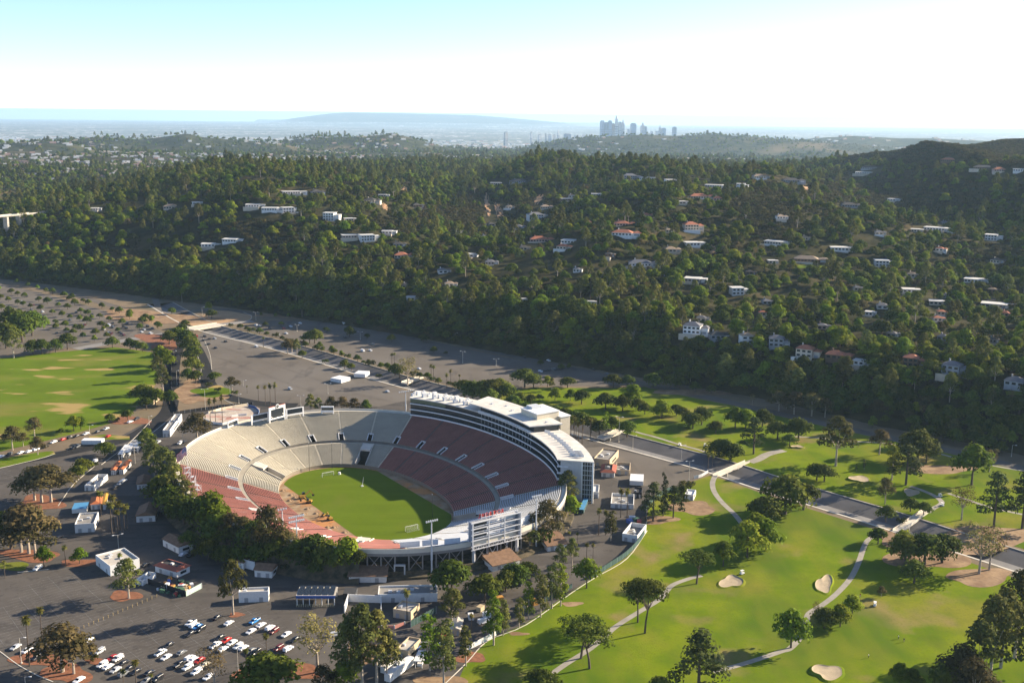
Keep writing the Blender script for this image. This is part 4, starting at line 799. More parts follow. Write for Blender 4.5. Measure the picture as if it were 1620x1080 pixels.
for s in '''134 776 151 775 172 757|3.2|white|grey|open|white roofless equipment pen by the palm cluster
189 750 194 751 206 737|3|white|orange|gable|long orange-roofed ticket booth
176 751 183 751 192 738|3|white|orange|gable|shorter orange-roofed ticket booth beside the long one
119 843 150 840 157 822|4|white|grey|flat|large white block with grey roof behind the russet trees
114 813 137 809 141 799|2.6|white|blue|box|blue-white trailer behind the grey-roofed block
144 806 158 807 160 796|3|white|orange|hip|small orange-tiled hut by the palm cluster
163 806 167 806 171 787|3|white|yellow|gable|narrow booth with yellow-orange roof
217 774 235 772 237 760|3|white|brown|gable|small white hut under the stadium trees
216 826 244 827 250 811|3.4|white|brown|gable|brown-roofed hut at the foot of the tree bank
258 863 283 876 304 868|3.6|white|brown|gable|white concession house with brown gable beside the white car
152 893 175 911 206 893|4.2|white|pale|flat|white flat-roofed office with raised corner
246 904 280 914 299 904|3.4|white|red|ring|kiosk with red sloped roof edge behind the junk yard
214 924 222 928 243 915|2.4|white|pale|open|low white-walled pen beside the office
378 953 425 951 437 945|4.2|white|pale|flat|white cube building behind the lone eucalyptus
403 912 430 914 441 903|3.4|white|brown|gable|right brown-roofed wing of the white ticket office
366 899 382 903 393 893|3.4|white|brown|gable|left brown-roofed wing of the white ticket office
543 949 562 950 565 940|3|black|dark|box|dark container beside the blue gate canopy
552 921 611 921 616 910|3.6|white|brown|mono|long brown-roofed concession stand below the trestle
598 953 692 951 693 937|3.2|white|grey|flat|longest flat-roofed building with roof pit
622 976 650 981 664 967|3.2|tan|pale|flat|small pale-roofed pavilion beside a palm
779 904 822 894 812 882|3.4|white|brown|mono|brown-roofed concession stand under the video board frame
866 872 885 862 872 850|3.2|white|brown|mono|short tan-roofed concession stand right of the frame
984 855 1007 860 1021 842|4|white|grey|open|white open-topped enclosure by the curved golf fence
926 787 947 788 948 776|3|white|white|flat|white-roofed hut by the press box tower
928 771 938 770 938 762|3|tan|white|flat|small tan hut by the press box tower
916 813 923 814 932 792|2.6|teal|blue|box|blue-topped container by the press box tower
966 803 1002 803 1003 786|2.6|white|grey|open|white food court pen with teal trim
939 736 965 738 979 722|4|tan|grey|flat|tan block on the side car park
951 754 972 755 974 743|3.2|white|red|ring|red-edged kiosk on the side car park
974 750 996 750 997 738|3|tan|grey|open|pale walled pen beside the red-edged kiosk
996 768 1017 768 1018 757|3|white|white|box|white office trailer on the side car park
1002 787 1015 787 1016 779|2.6|black|dark|flat|small dark shed below the office trailer
713 1005 727 1007 731 991|3|tan|pale|gable|small tan cabin behind the slender row
598 1056 604 1059 625 1040|3|tan|pale|box|tan trailer in the bottom yard
602 1065 607 1068 635 1047|3|white|pale|box|pale trailer between two others in the bottom yard
608 1078 615 1082 653 1053|3.4|white|white|box|largest white trailer in the bottom yard
627 1043 641 1050 661 1030|4|tan|pale|flat|tan shed with patched teal roof in the bottom yard
224 641 237 643 249 633|3.2|tan|brown|gable|brown-roofed park restroom by the dark road
129 704 161 704 164 700|3|white|white|box|long white trailer on the grass verge
523 604 540 607 548 602|3.2|white|white|box|white trailer on the middle car park
560 597 576 599 583 594|3.2|white|white|box|white trailer by the channel wall
258 691 265 693 284 667|4|white|grey|flat|long white gate house with grey roof
1083 790 1092 787 1096 779|2.6|white|white|flat|white pump hut by the bushy palms
656 1056 665 1060 672 1044|2.8|white|white|canopy|white canopy beside the trailers
188 727 191 728 202 713|3.4|white|white|canopy|first white gate canopy by the entrance
199 724 202 725 211 710|3.4|white|white|canopy|second white gate canopy by the entrance
212 717 216 718 224 704|3.4|white|white|canopy|third white gate canopy by the entrance'''.split('\n'):
    q = s.split('|'); c = [float(x) for x in q[0].split()]; bldg(c[0:2], c[2:4], c[4:6], float(q[1]), q[2], q[3], q[4], q[5])
# blue gate canopy with panels
def gate_canopy():
    a, u, v, w_, d = frame3((470, 957), (529, 957), (530, 943)); e = empty('gate_canopy', a, math.atan2(u.y, u.x)); h = 4.2
    for k in range(7):
        for y in (0.2, d - .2): MB().box((w_ * k / 6, y, 0), (.3, .3, h)).build('post', white, e)
    MB().box((w_ / 2, -.2, h - .9), (w_ + .8, .25, 1.2)).build('fascia', plain('blue_fascia', (0.03, 0.09, 0.30), 0.6), e)
    MB().box((w_ / 2, d / 2, h), (w_ + .8, d + .6, .2)).build('roof', BR['pale'], e)
    for k in range(6): x = w_ * (k + .5) / 6; MB().quad((x - 1.1, .6, h + .3), (x + 1.1, .6, h + .3), (x + 1.1, d - .4, h + 1.1), (x - 1.1, d - .4, h + 1.1)).build('solar_panel', glass, e)
    for k in range(22): MB().tube((w_ * k / 21, -1.6, 0), (w_ * k / 21, -1.6, 1.3), .09, n=5).build('bollard', plain('yellow_bollard', (0.55, 0.50, 0.30), 0.7), e)
    reg(e, 'blue-fronted gate canopy with dark roof panels and a row of posts', 'canopy')
gate_canopy()
def wallrun(pts, h, m, label, name='wall', th=0.3, cat='wall', z=0.0):
    l = [P(*p) for p in pts]; o = l[0].copy(); mb = MB()
    e = empty(name, (o.x, o.y, z))
    for i in range(len(l) - 1): MB().bar((l[i].x - o.x, l[i].y - o.y, h / 2), (l[i + 1].x - o.x, l[i + 1].y - o.y, h / 2), th, h).build('panel', m, e)
    for p in l: MB().box((p.x - o.x, p.y - o.y, 0), (th + .15, th + .15, h + .12)).build('post', steel, e)
    return reg(e, label, cat, 'walls and fences')
wallrun([(545, 969), (551, 951), (603, 953), (603, 974)], 3.4, BW['white'], 'white yard wall enclosing the court below the long building')
wallrun([(590, 989), (604, 994), (624, 994), (640, 988)], 1.4, plain('red_white_wall', (0.5, 0.22, 0.18)), 'low curved red and white wall in the court')
wallrun([(234, 923), (264, 933), (294, 943)], 2.6, BW['black'], 'black screen fence of the junk yard', 'fence', .12, 'fence')
wallrun([(294, 943), (319, 930)], 2.4, plain('pale_green_screen', (0.42, 0.55, 0.47)), 'pale green screen fence of the junk yard', 'fence', .12, 'fence')
wallrun([(366, 893), (384, 897), (403, 902)], 4.2, BW['white'], 'tall white wall linking the two ticket office wings')
teal = BW['teal']
def fence_run(pts, n, h, m, label):
    l = smooth_line([P(*p) for p in pts], 8); L_ = [0]
    for i in range(1, len(l)): L_.append(L_[-1] + (l[i] - l[i - 1]).length)
    q = []
    for k in range(n + 1):
        s_ = L_[-1] * k / n; i = min(max(0, int(np.searchsorted(L_, s_)) - 1), len(l) - 2); q.append(l[i].lerp(l[i + 1], (s_ - L_[i]) / max(1e-6, L_[i + 1] - L_[i])))
    o = q[0]; e = empty('fence', (o.x, o.y, 0))
    for i in range(n): MB().bar((*(q[i] - o), h / 2 + .1), (*(q[i + 1] - o), h / 2 + .1), .07, h).build('fence_panel', m, e)
    for p in q: MB().tube((*(p - o), 0), (*(p - o), h + .25), .08, n=5).build('post', steel, e)
    return reg(e, label, 'fence', 'walls and fences')
fence_run([(937, 915), (965, 897), (988, 882), (1006, 865), (1018, 848), (1023, 832), (1022, 815), (1026, 800), (1045, 785), (1062, 776)], 24, 2.6, teal, 'dark teal fence curving between yard and fairway')
fence_run([(650, 992), (672, 980), (690, 970)], 8, 3.0, teal, 'teal fence beside the small pavilion')
fence_run([(862, 952), (885, 940), (905, 930)], 8, 2.2, teal, 'teal fence behind the slender trees')
fence_run([(737, 1030), (765, 1016), (785, 1005)], 8, 2.2, BW['white'], 'pale fence at the edge of the bottom yard')
fence_run([(275, 656), (310, 650), (350, 645), (400, 640)], 14, 1.8, BW['black'], 'black fence along the plaza road')
fence_run([(272, 558), (271, 590), (272, 625), (282, 652)], 12, 2.0, BW['black'], 'black fence on the strip between the roads')
fence_run([(555, 645), (600, 650), (640, 655)], 12, 1.6, BW['black'], 'dark barrier fence behind the far rim')
fence_run([(1098, 757), (1108, 755), (1120, 748)], 5, 1.8, steel, 'wire fence at the bridge approach')
# line of short posts across the near car park
for k in range(17):
    p = P(125 + (248 - 125) * k / 16, 996 + (944 - 996) * k / 16); o = MB().tube((0, 0, 0), (0, 0, 1.1), .14, n=6).box((0, 0, 1.1), (.34, .34, .12)).build('bollard', mat('wood_post', (0.36, 0.27, 0.13), 0.9)); o.location = p
    reg(o, 'short wooden post in the line across the near car park', 'bollard', 'post line across the car park')
# junk in the yard and odd crates
JC = [plain('junk_red', (0.45, 0.06, 0.05)), plain('junk_white', (0.7, 0.7, 0.7)), plain('junk_orange', (0.5, 0.25, 0.06)), plain('junk_blue', (0.08, 0.15, 0.45)), plain('junk_green', (0.08, 0.16, 0.09)), plain('junk_tan', (0.5, 0.40, 0.25)), plain('junk_dark', (0.04, 0.04, 0.05))]
JN = ['red', 'white', 'orange', 'blue', 'green', 'tan', 'dark']
rj = np.random.RandomState(3)
for k in range(46):
    u, v = rj.rand(), rj.rand(); p = P(246 + 48 * u + 20 * (1 - v) * .9, 913 + 24 * v * .9 + 12 * u); c = rj.randint(0, 7); s = rj.uniform(.8, 1.9); o = MB().box((0, 0, 0), (s * 1.3, s * .9, s * .8)).box((.05, 0, s * .8), (s * 1.35, s * .95, .1)).build('crate', JC[c]); o.location = p; o.rotation_euler.z = rj.rand() * 3
    reg(o, JN[c] + ' crate heaped inside the fenced junk yard', 'crate', 'crates in the junk yard')
for i, (x, y) in enumerate([(1000, 822), (1006, 825), (1011, 828), (996, 827), (820, 925), (790, 950), (760, 965), (745, 978), (690, 1000), (700, 1010), (660, 1030), (668, 1034), (845, 955), (830, 960), (770, 975)]):
    c = (i * 3 + 1) % 7; o = MB().box((0, 0, 0), (3.2, 2.2, 1.9)).box((0, 0, 1.9), (3.3, 2.3, .15)).box((1.2, -1.15, .3), (.5, .1, 1.2)).build('storage_bin', JC[c]); o.location = P(x, y); o.rotation_euler.z = i * .7
    reg(o, JN[c] + ' storage bin in the yard behind the fairway row', 'bin', 'bins in the yard')
# plaza with red and cream paving and curved walls
sheet('plaza', [(318, 662), (330, 652), (360, 645), (395, 640), (412, 646), (405, 656), (392, 664), (360, 670), (330, 672)], mat('plaza_paving', (0.46, 0.38, 0.30), 0.9, 0.1, 0.2, extra=[(0.12, 0.5, 0.56, (0.40, 0.17, 0.13), 0.9, (0.5, 1.6, 1)), (0.3, 0.6, 0.66, (0.62, 0.58, 0.52), 0.9)]), 0.08)
for pts, m, lb in [([(393, 643), (404, 646), (410, 652), (409, 657)], plain('blue_wall', (0.05, 0.10, 0.25)), 'dark blue curved plaza wall'), ([(322, 664), (335, 670), (352, 672), (366, 669)], white, 'white curved plaza wall facing the stadium'), ([(330, 654), (350, 648), (372, 644), (392, 641)], cream, 'long cream plaza wall along the road'), ([(366, 660), (378, 658), (390, 657)], white, 'short white plaza wall in the middle')]:
    wallrun(pts, 1.6, m, lb, 'plaza_wall')
blob('grass_verge', 330, 621, 50, 14, park, .085, seed=9)
# footbridge over the channel
def bridge(A, B, wd, label, rail=True, name='footbridge', th=.8):
    a, b = P(*A), P(*B); d = (b - a); L_ = d.length; e = empty(name, a, math.atan2(d.y, d.x)); MB().box((L_ / 2, 0, -.5), (L_, wd, th)).build('deck', pale_conc, e)
    for s in (-1, 1):
        MB().box((L_ / 2, s * wd / 2, .3), (L_, .25, .9)).build('parapet', pale_conc, e)
        for k in range(2): MB().box((L_ * (.33 + .34 * k), s * wd * .3, -4.2), (.7, .7, 3.7)).build('pier', concrete, e)
    return reg(e, label, 'bridge')
bridge((1131, 753), (1182, 731), 3.2, 'narrow pale footbridge carrying the cart path over the channel')
bridge((1418, 841), (1466, 808), 4.0, 'cart bridge crossing the channel near the white-branched trees')
bridge((300, 521), (350, 513), 15, 'wide road bridge over the channel by the tan field', name='road_bridge')
bridge((950, 694), (985, 680), 6, 'small service bridge behind the palm group')
bridge((640, 606), (668, 596), 6, 'service bridge beside the tall pale tree')
# ================================================================ cars
CARC = {'white': (0.74, 0.74, 0.74), 'black': (0.015, 0.015, 0.018), 'silver': (0.45, 0.46, 0.47), 'red': (0.40, 0.02, 0.015), 'blue': (0.03, 0.20, 0.50), 'grey': (0.14, 0.145, 0.15), 'cream': (0.60, 0.53, 0.40), 'maroon': (0.12, 0.02, 0.02), 'orange': (0.55, 0.13, 0.03)}
CARM = {k: plain(k + '_car_paint', c, 0.3, spec=0.5, var=0.02) for k, c in CARC.items()}
tyre = plain('tyre_rubber', (0.02, 0.02, 0.02), 0.9); lampm = plain('headlamp', (0.7, 0.7, 0.65), 0.2); tail = plain('tail_lamp', (0.35, 0.02, 0.02), 0.3)
def carmesh(prof, wd, name):
    """side profile swept over the width, roof narrower"""
    mb = MB(); n = len(prof); L = []
    for y, k in ((-wd / 2, 0), (-wd / 2 + .05, 1), (wd / 2 - .05, 1), (wd / 2, 0)): L.append([(x, y * (1 - (0.16 if z > 1.0 else 0)), z if k else max(.32, z - .06)) for x, z in prof])
    for i in range(3):
        for j in range(n): q = (j + 1) % n; mb.quad(L[i][j], L[i + 1][j], L[i + 1][q], L[i][q])
    mb.quad(*reversed(L[0])); mb.quad(*L[3]); return mb
CARP = {}
for ty, prof, cab, ln in [('sedan', [(-2.3, .32), (2.3, .32), (2.35, .72), (1.2, .92), (.45, 1.38), (-1.05, 1.38), (-1.75, .98), (-2.35, .92)], [(-1.6, .97), (1.05, .97), (.42, 1.33), (-1.0, 1.33)], 2.3),
                          ('suv', [(-2.3, .38), (2.3, .38), (2.35, .95), (1.35, 1.08), (.7, 1.72), (-2.1, 1.72), (-2.35, 1.1)], [(-2.15, 1.12), (1.2, 1.12), (.65, 1.64), (-2.05, 1.64)], 2.3),
                          ('pickup', [(-2.8, .42), (2.7, .42), (2.75, 1.0), (1.55, 1.1), (.95, 1.75), (-.45, 1.75), (-.6, 1.1), (-2.8, 1.08)], [(-.45, 1.13), (1.42, 1.13), (.9, 1.68), (-.42, 1.68)], 2.7),
                          ('van', [(-2.6, .4), (2.5, .4), (2.55, 1.1), (1.9, 1.3), (1.4, 2.1), (-2.55, 2.1)], [(-.4, 1.32), (1.75, 1.32), (1.38, 1.95), (-.4, 1.95)], 2.6)]:
    wd = 1.85 if ty != 'van' else 2.0; body = carmesh(prof, wd, 'body'); g = MB(); gw = wd * .845
    L0 = [(x, -gw / 2 - .015, z) for x, z in cab]; L1 = [(x, gw / 2 + .015, z) for x, z in cab]; g.quad(*L0); g.quad(*reversed(L1))
    (x1, z1), (x2, z2) = cab[1], cab[2]; g.quad((x1 + .12, -gw / 2 + .1, z1 + .02), (x1 + .12, gw / 2 - .1, z1 + .02), (x2 + .12, gw / 2 - .14, z2), (x2 + .12, -gw / 2 + .14, z2))
    (x0, z0), (x3, z3) = cab[0], cab[3]; g.quad((x0 - .12, gw / 2 - .1, z0 + .03), (x0 - .12, -gw / 2 + .1, z0 + .03), (x3 - .12, -gw / 2 + .14, z3), (x3 - .12, gw / 2 - .14, z3))
    if ty == 'pickup': g.quad((-2.65, -.78, 1.10), (-.75, -.78, 1.10), (-.75, .78, 1.10), (-2.65, .78, 1.10))
    wl = MB().tube((0, -.12, 0), (0, .12, 0), .34, n=10); hl = MB().box((0, 0, 0), (.08, .34, .16))
    def me_(mb, m, nm):
        me = bpy.data.meshes.new(nm); me.from_pydata(mb.v, [], mb.f); me.materials.append(m); me.update(); return me
    CARP[ty] = (me_(body, CARM['white'], 'body'), me_(g, glass, 'window'), me_(wl, tyre, 'wheel'), me_(hl, lampm, 'headlight'), me_(hl, tail, 'tail_light'), ln, wd, prof)
def car(px, py, ty, col, where, tgt=None, z=0.06, parts=True, group='parked cars', heading=None, flip=False):
    p = P(px, py); q = P(px + tgt[0], py + tgt[1]) if tgt else None; rz = heading if heading is not None else math.atan2(q.y - p.y, q.x - p.x) + (math.pi if flip else 0)
    b, g, w_, hl, tl, ln, wd, prof = CARP[ty]; e = empty('car' if ty != 'pickup' else 'pickup_truck', (p.x, p.y, z), rz)
    def add(nm, me, loc=(0, 0, 0), m=None):
        o = bpy.data.objects.new(nm, me); COL.objects.link(o); o.parent = e; o.location = loc
        if m: o.material_slots[0].link = 'OBJECT'; o.material_slots[0].material = m
        return o
    add('body', b, m=CARM[col]); add('window', g)
    if parts:
        for sx in (-.62, .62):
            for sy in (-1, 1): add('wheel', w_, (sx * ln, sy * (wd / 2 - .12), .34))
        zf = prof[2][1] - .2
        for sy in (-1, 1): add('headlight', hl, (ln + .02, sy * wd * .33, zf)); add('tail_light', tl, (-ln - .02, sy * wd * .36, zf))
    nm = {'sedan': 'sedan', 'suv': 'estate car', 'pickup': 'pickup truck', 'van': 'van'}[ty]; return reg(e, col + ' ' + nm + ' ' + where, 'car' if ty != 'pickup' else 'truck', group)
rc = np.random.RandomState(8)
def cars(where, tgt, spec, **k):
    for s in spec.split(';'):
        a = s.split(); car(float(a[0]), float(a[1]), a[2], a[3], where, tgt=tgt, flip=bool(rc.randint(0, 2)), **k)
cars('in the near car park', (14, -8.5), '302 987 pickup white;307 991 suv white;313 993 sedan blue;318 997 suv black;301 1004 sedan black;344 978 sedan black;362 987 sedan white;403 984 pickup blue;413 990 sedan white;397 1000 sedan white;427 995 suv white;434 1000 suv maroon;453 1005 sedan white;341 1022 pickup white;358 1014 sedan red;367 1018 sedan white;353 1028 sedan white;377 1024 suv white;385 1026 sedan white;397 1031 sedan grey;405 1034 suv black;416 1042 pickup white;348 1010 sedan black;267 1022 sedan black;254 1034 pickup white;263 1041 sedan white;287 1034 sedan grey;300 1043 suv white;306 1045 sedan white;316 1046 sedan red;284 1053 pickup black;297 1057 suv white;311 1064 suv white;325 1052 sedan cream;158 1032 suv silver;178 1042 sedan red;187 1043 suv white;162 1053 suv white;171 1056 sedan white;183 1061 sedan silver;196 1050 sedan black;206 1058 sedan black;236 1066 sedan black;232 1078 sedan grey;125 1077 sedan white;25 1025 sedan silver;43 1030 sedan white;58 1042 suv black;140 1014 sedan white;441 1027 suv maroon;456 1028 suv white;467 1013 sedan black;215 1064 sedan black;330 1072 sedan white;195 1068 suv grey;250 1075 suv black')
cars('on the yard road by the long building', (16, -4), '530 1005 suv silver;550 1005 suv white;672 1016 van white;700 1021 sedan white;765 985 van white')
cars('parked along the park kerb', (16, -6), '2 723 sedan white;15 720 suv black;33 717 sedan white;46 715 sedan white;57 712 suv white;72 708 sedan black;85 700 sedan white;100 696 sedan red;111 693 suv black;121 691 sedan black;136 687 sedan white;155 684 sedan black;168 679 sedan silver;206 668 sedan white;216 664 suv black', parts=False)
cars('near the stadium entrance', (14, -8), '117 709 pickup black;123 707 pickup grey;150 731 suv white;143 740 sedan black;190 766 suv silver;182 772 sedan black;196 762 suv white;171 691 sedan red;290 878 sedan white;270 858 suv white;302 880 sedan black;285 702 suv white;292 700 sedan black;92 852 sedan black;60 900 suv white;230 895 sedan black;250 700 sedan silver', parts=False)
cars('on the middle car park', (14, 6), '324 533 suv black;331 537 sedan black;340 536 sedan silver;322 539 sedan black;357 541 sedan black;330 545 sedan black;341 551 sedan black;459 616 suv silver;406 549 suv white;613 620 sedan silver;310 533 van red;302 534 van white', parts=False)
cars('on the far car park', (14, 5), '405 515 suv white;411 516 sedan silver;427 521 suv black;449 520 sedan red;453 528 sedan white;483 532 van white;503 532 sedan black;546 535 sedan black;535 511 sedan white;543 513 van white;541 504 sedan white;574 556 van white;586 555 sedan white;680 534 sedan white;742 546 sedan white;789 550 sedan silver;702 528 sedan white;708 529 sedan white;647 518 sedan white;829 566 suv black;855 588 sedan white;862 587 sedan black;868 586 sedan black;876 585 suv grey;882 584 sedan black;889 583 sedan black;896 582 sedan grey;868 571 sedan white;938 585 sedan black;955 576 sedan white;1020 588 sedan white;663 584 sedan white;622 524 sedan white;440 530 sedan silver;460 517 sedan white;475 512 sedan white;590 545 sedan grey;960 592 sedan grey', parts=False)
for i in range(44):
    u, v = rc.rand(), rc.rand(); x = 10 + 235 * u; y = 455 + 62 * u + (85 - 68 * u) * v * .9
    car(x, y, ['sedan', 'suv', 'van'][rc.randint(0, 3) if i % 5 == 0 else rc.randint(0, 2)], ['black', 'grey', 'black', 'silver', 'white', 'black', 'maroon'][rc.randint(0, 7)], 'in the tree-planted car park', tgt=(14, 6), parts=False)
# golf carts
def golf_cart(px, py, label, rz=0.6):
    p = P(px, py); e = empty('golf_cart', (p.x, p.y, .06), rz); MB().box((0, 0, .3), (2.3, 1.15, .45)).box((-.55, 0, .75), (.5, 1.05, .55)).build('body', white, e); MB().box((-.1, 0, 1.85), (1.7, 1.2, .1)).build('roof', white, e); MB().box((-.2, 0, .75), (.5, 1.0, .18)).build('seat', BW['black'], e)
    for x in (-.9, .7):
        for y in (-.5, .5): MB().tube((x, y, .75), (x * .95, y, 1.85), .04, n=4).build('post', steel, e); MB().tube((x, y - .08, .25), (x, y + .08, .25), .26, n=8).build('wheel', tyre, e)
    reg(e, label, 'golf cart', 'golf carts')
golf_cart(1174, 908, 'white golf cart above the heart-shaped bunker'); golf_cart(1384, 958, 'white golf cart on open fairway near a small russet tree', 1.2); golf_cart(1490, 800, 'white golf cart where two paths meet', 2); golf_cart(1075, 705, 'golf cart on the path by the channel', 2.5); golf_cart(1487, 786, 'golf cart under the pale thin tree', .2); golf_cart(1116, 706, 'golf cart on the far fairway by the channel', .2)
# people: one continuous body each
def person_mesh(pose, top, legs_):
    """skeleton grown into one skin"""
    J = {'hip': (0, 0, .95, .15), 'ch': (0.03 + .12 * pose, 0, 1.32, .17), 'nk': (.05 + .18 * pose, 0, 1.50, .07), 'hd': (.08 + .2 * pose, 0, 1.68, .115), 'ls': (.03 + .12 * pose, .19, 1.42, .075), 'le': (.12 + .2 * pose, .24, 1.14, .055), 'lh': (.3 + .2 * pose, .06, .95, .045), 'rs': (.03 + .12 * pose, -.19, 1.42, .075), 're': (.12 + .2 * pose, -.24, 1.14, .055), 'rh': (.3 + .2 * pose, -.04, .93, .045), 'lk': (.04, .13, .5, .085), 'lf': (-.02, .15, .06, .06), 'lt': (.15, .15, .04, .045), 'rk': (.06, -.13, .5, .085), 'rf': (0, -.16, .06, .06), 'rt': (.17, -.16, .04, .045)}
    k = list(J); ed = [('hip', 'ch'), ('ch', 'nk'), ('nk', 'hd'), ('ch', 'ls'), ('ls', 'le'), ('le', 'lh'), ('ch', 'rs'), ('rs', 're'), ('re', 'rh'), ('hip', 'lk'), ('lk', 'lf'), ('lf', 'lt'), ('hip', 'rk'), ('rk', 'rf'), ('rf', 'rt')]
    me = bpy.data.meshes.new('person'); me.from_pydata([J[q][:3] for q in k], [(k.index(a), k.index(b)) for a, b in ed], []); o = bpy.data.objects.new('person', me); COL.objects.link(o)
    md = o.modifiers.new('skin', 'SKIN'); o.modifiers.new('sub', 'SUBSURF').levels = 1; sv = me.skin_vertices[0].data
    for i, q in enumerate(k): sv[i].radius = (J[q][3],) * 2; sv[i].use_root = (q == 'hip')
    dg = bpy.context.evaluated_depsgraph_get(); m2 = bpy.data.meshes.new_from_object(o.evaluated_get(dg)); bpy.data.objects.remove(o); skin = plain('skin_tone', (0.45, 0.28, 0.19))
    m2.materials.clear()
    for m in (top, legs_, skin): m2.materials.append(m)
    for f in m2.polygons: z = f.center.z; f.material_index = 2 if z > 1.52 or (z < 1.1 and abs(f.center.x) > .2 + .15 * pose and z > .85) else (0 if z > .98 else 1)
    return m2
PM = [person_mesh(0, white, BW['black']), person_mesh(1, BW['black'], plain('khaki', (0.3, 0.24, 0.15))), person_mesh(.3, plain('red_shirt', (0.5, 0.08, 0.06)), BW['grey'])]
for i, (x, y, k, lb) in enumerate([(1421, 1010, 0, 'golfer in a pale top standing beside another on the fairway'), (1430, 1015, 1, 'golfer in dark top bending to putt'), (1374, 1040, 0, 'lone golfer in a pale top near the lower bunker'), (1361, 944, 2, 'golfer near the small russet tree'), (1148, 703, 1, 'golfer on the far green')]):
    o = bpy.data.objects.new('person', PM[k]); COL.objects.link(o); p = P(x, y); o.location = (p.x, p.y, .03); o.rotation_euler.z = i * 1.3; reg(o, lb, 'person', 'golfers')
# ================================================================ lamps and poles
def lamp(px, py, hpx, label, arms=1, group='street lamps', head=None):
    p = P(px, py); h = hpx * math.hypot(p.y, H) / F / math.cos(math.atan2(H, p.y)); e = empty('street_lamp', (p.x, p.y, 0), random.uniform(-.6, .6)); MB().tube((0, 0, 0), (0, 0, h), .13, .08, 6).build('pole', pale_conc, e); MB().box((0, 0, 0), (.5, .5, .6)).build('base', pale_conc, e)
    for k in range(arms):
        s = 1 if k == 0 else -1; a = MB().tube((0, 0, h - .1), (s * 1.8, 0, h + .25), .05, n=5).build('arm', steel, e); MB().box((s * 2.1, 0, h + .15), (.95, .4, .2)).build('lamp_head', white, a)
    reg(e, label, 'street lamp', group)
for x, y, h, a, w_ in [(378, 638, 15, 1, 'on the plaza road'), (364, 625, 15, 1, 'on the plaza road'), (325, 648, 32, 2, 'on the plaza road'), (519, 623, 16, 2, 'on the middle car park'), (476, 642, 16, 2, 'on the middle car park'), (385, 611, 9, 1, 'on the middle car park'), (732, 574, 18, 2, 'on the far car park'), (785, 580, 12, 2, 'on the far car park'), (570, 537, 12, 2, 'on the far car park'), (470, 524, 10, 2, 'on the far car park'), (1078, 727, 23, 1, 'on the channel bank'), (1001, 711, 21, 1, 'on the channel bank'), (979, 699, 39, 2, 'on the channel bank'), (1090, 760, 30, 2, 'on the side car park'), (188, 873, 26, 2, 'behind the white flat-roofed office'), (34, 1049, 37, 1, 'at the near left entrance'), (41, 1092, 20, 1, 'at the near left entrance'), (377, 1068, 38, 1, 'on the near car park'), (214, 733, 25, 2, 'by the orange ticket booths'), (320, 500, 14, 1, 'by the tan field'), (405, 507, 13, 2, 'by the tan field'), (456, 497, 16, 2, 'at the hillside road'), (478, 503, 14, 2, 'at the hillside road'), (288, 478, 14, 1, 'at the hillside road'), (545, 507, 13, 1, 'at the hillside road'), (720, 540, 13, 1, 'at the hillside road'), (1092, 608, 20, 1, 'at the hillside road'), (1445, 690, 18, 1, 'at the hillside road'), (1600, 722, 18, 1, 'at the hillside road'), (280, 608, 22, 1, 'between the dark roads'), (276, 575, 20, 1, 'between the dark roads'), (312, 690, 22, 1, 'beside the stadium rim'), (289, 704, 18, 1, 'beside the stadium rim'), (142, 687, 14, 1, 'along the park kerb'), (236, 672, 14, 1, 'along the park kerb'), (710, 640, 16, 1, 'on the channel bank')]:
    lamp(x, y, h, 'pale street lamp ' + w_, a)
# ================================================================ press box building
def t_of(lx, ly): return math.atan2(ly / 125.2, lx / 96.3)
pbx = empty('press_box_building', S(93, 0), 0); pbx_inv = Matrix.Translation(-S(93, 0))
def pb(o, parent=None):
    o.parent = parent or pbx
    if parent is None: o.matrix_parent_inverse = pbx_inv
    return o
TA, TB = t_of(76, 86), t_of(79, -72)
def pbp(t, d, z):
    p = bowl(2.999, t); c = S(0, 0); u = Vector((p.x - c.x, p.y - c.y)).normalized(); return (p.x + u.x * d, p.y + u.y * d, z)
def sweep(name, prof, m, t0=TA, t1=TB, n=44, closed=True, caps=True):
    V = []; Fc = []; k = len(prof)
    for i in range(n + 1):
        t = t0 + (t1 - t0) * i / n; V += [pbp(t, d, z) for d, z in prof]
    for i in range(n):
        for j in range(k if closed else k - 1): a, b = i * k + j, i * k + (j + 1) % k; Fc.append((a, b, b + k, a + k))
    if caps and closed: Fc.append(tuple(range(k))); Fc.append(tuple(n * k + k - 1 - j for j in range(k)))
    return pb(mesh(name, V, Fc, m))
band = plain('white_band', (0.66, 0.66, 0.65), 0.7); pbroof = mat('press_box_roof', (0.64, 0.60, 0.53), 0.85, 0.12, 0.2); pbdark = plain('press_box_glass', (0.018, 0.024, 0.028), 0.25, spec=0.5); olive = mat('olive_wall', (0.16, 0.17, 0.10), 0.85, 0.15, 0.3)
sweep('core', [(1.2, 0.0), (17.5, 0.0), (17.5, 23.4), (1.2, 23.4)], pbdark)
for z0, z1, d in ((12.0, 12.9, -1.6), (15.6, 16.3, -1.1), (19.4, 20.1, -0.7)):
    sweep('balcony_front', [(d, z0), (d + .35, z0), (d + .35, z1), (d, z1)], band); sweep('balcony_floor', [(d + .35, z0), (1.2, z0), (1.2, z0 + .25), (d + .35, z0 + .25)], plain('balcony_shade', (0.05, 0.05, 0.052), 0.9))  # floor colour darkened to paint the shade of the balcony recess
TM0, TM1 = t_of(86, 26), t_of(93, -23)
sweep('olive_screen', [(.7, 20.3), (1.1, 20.3), (1.1, 23.2), (.7, 23.2)], olive, TA, t_of(82, 55), 14)
sweep('roof', [(-1.8, 23.4), (18.2, 23.4), (18.2, 24.0), (-1.8, 24.0)], pbroof, TA, TB - .03)
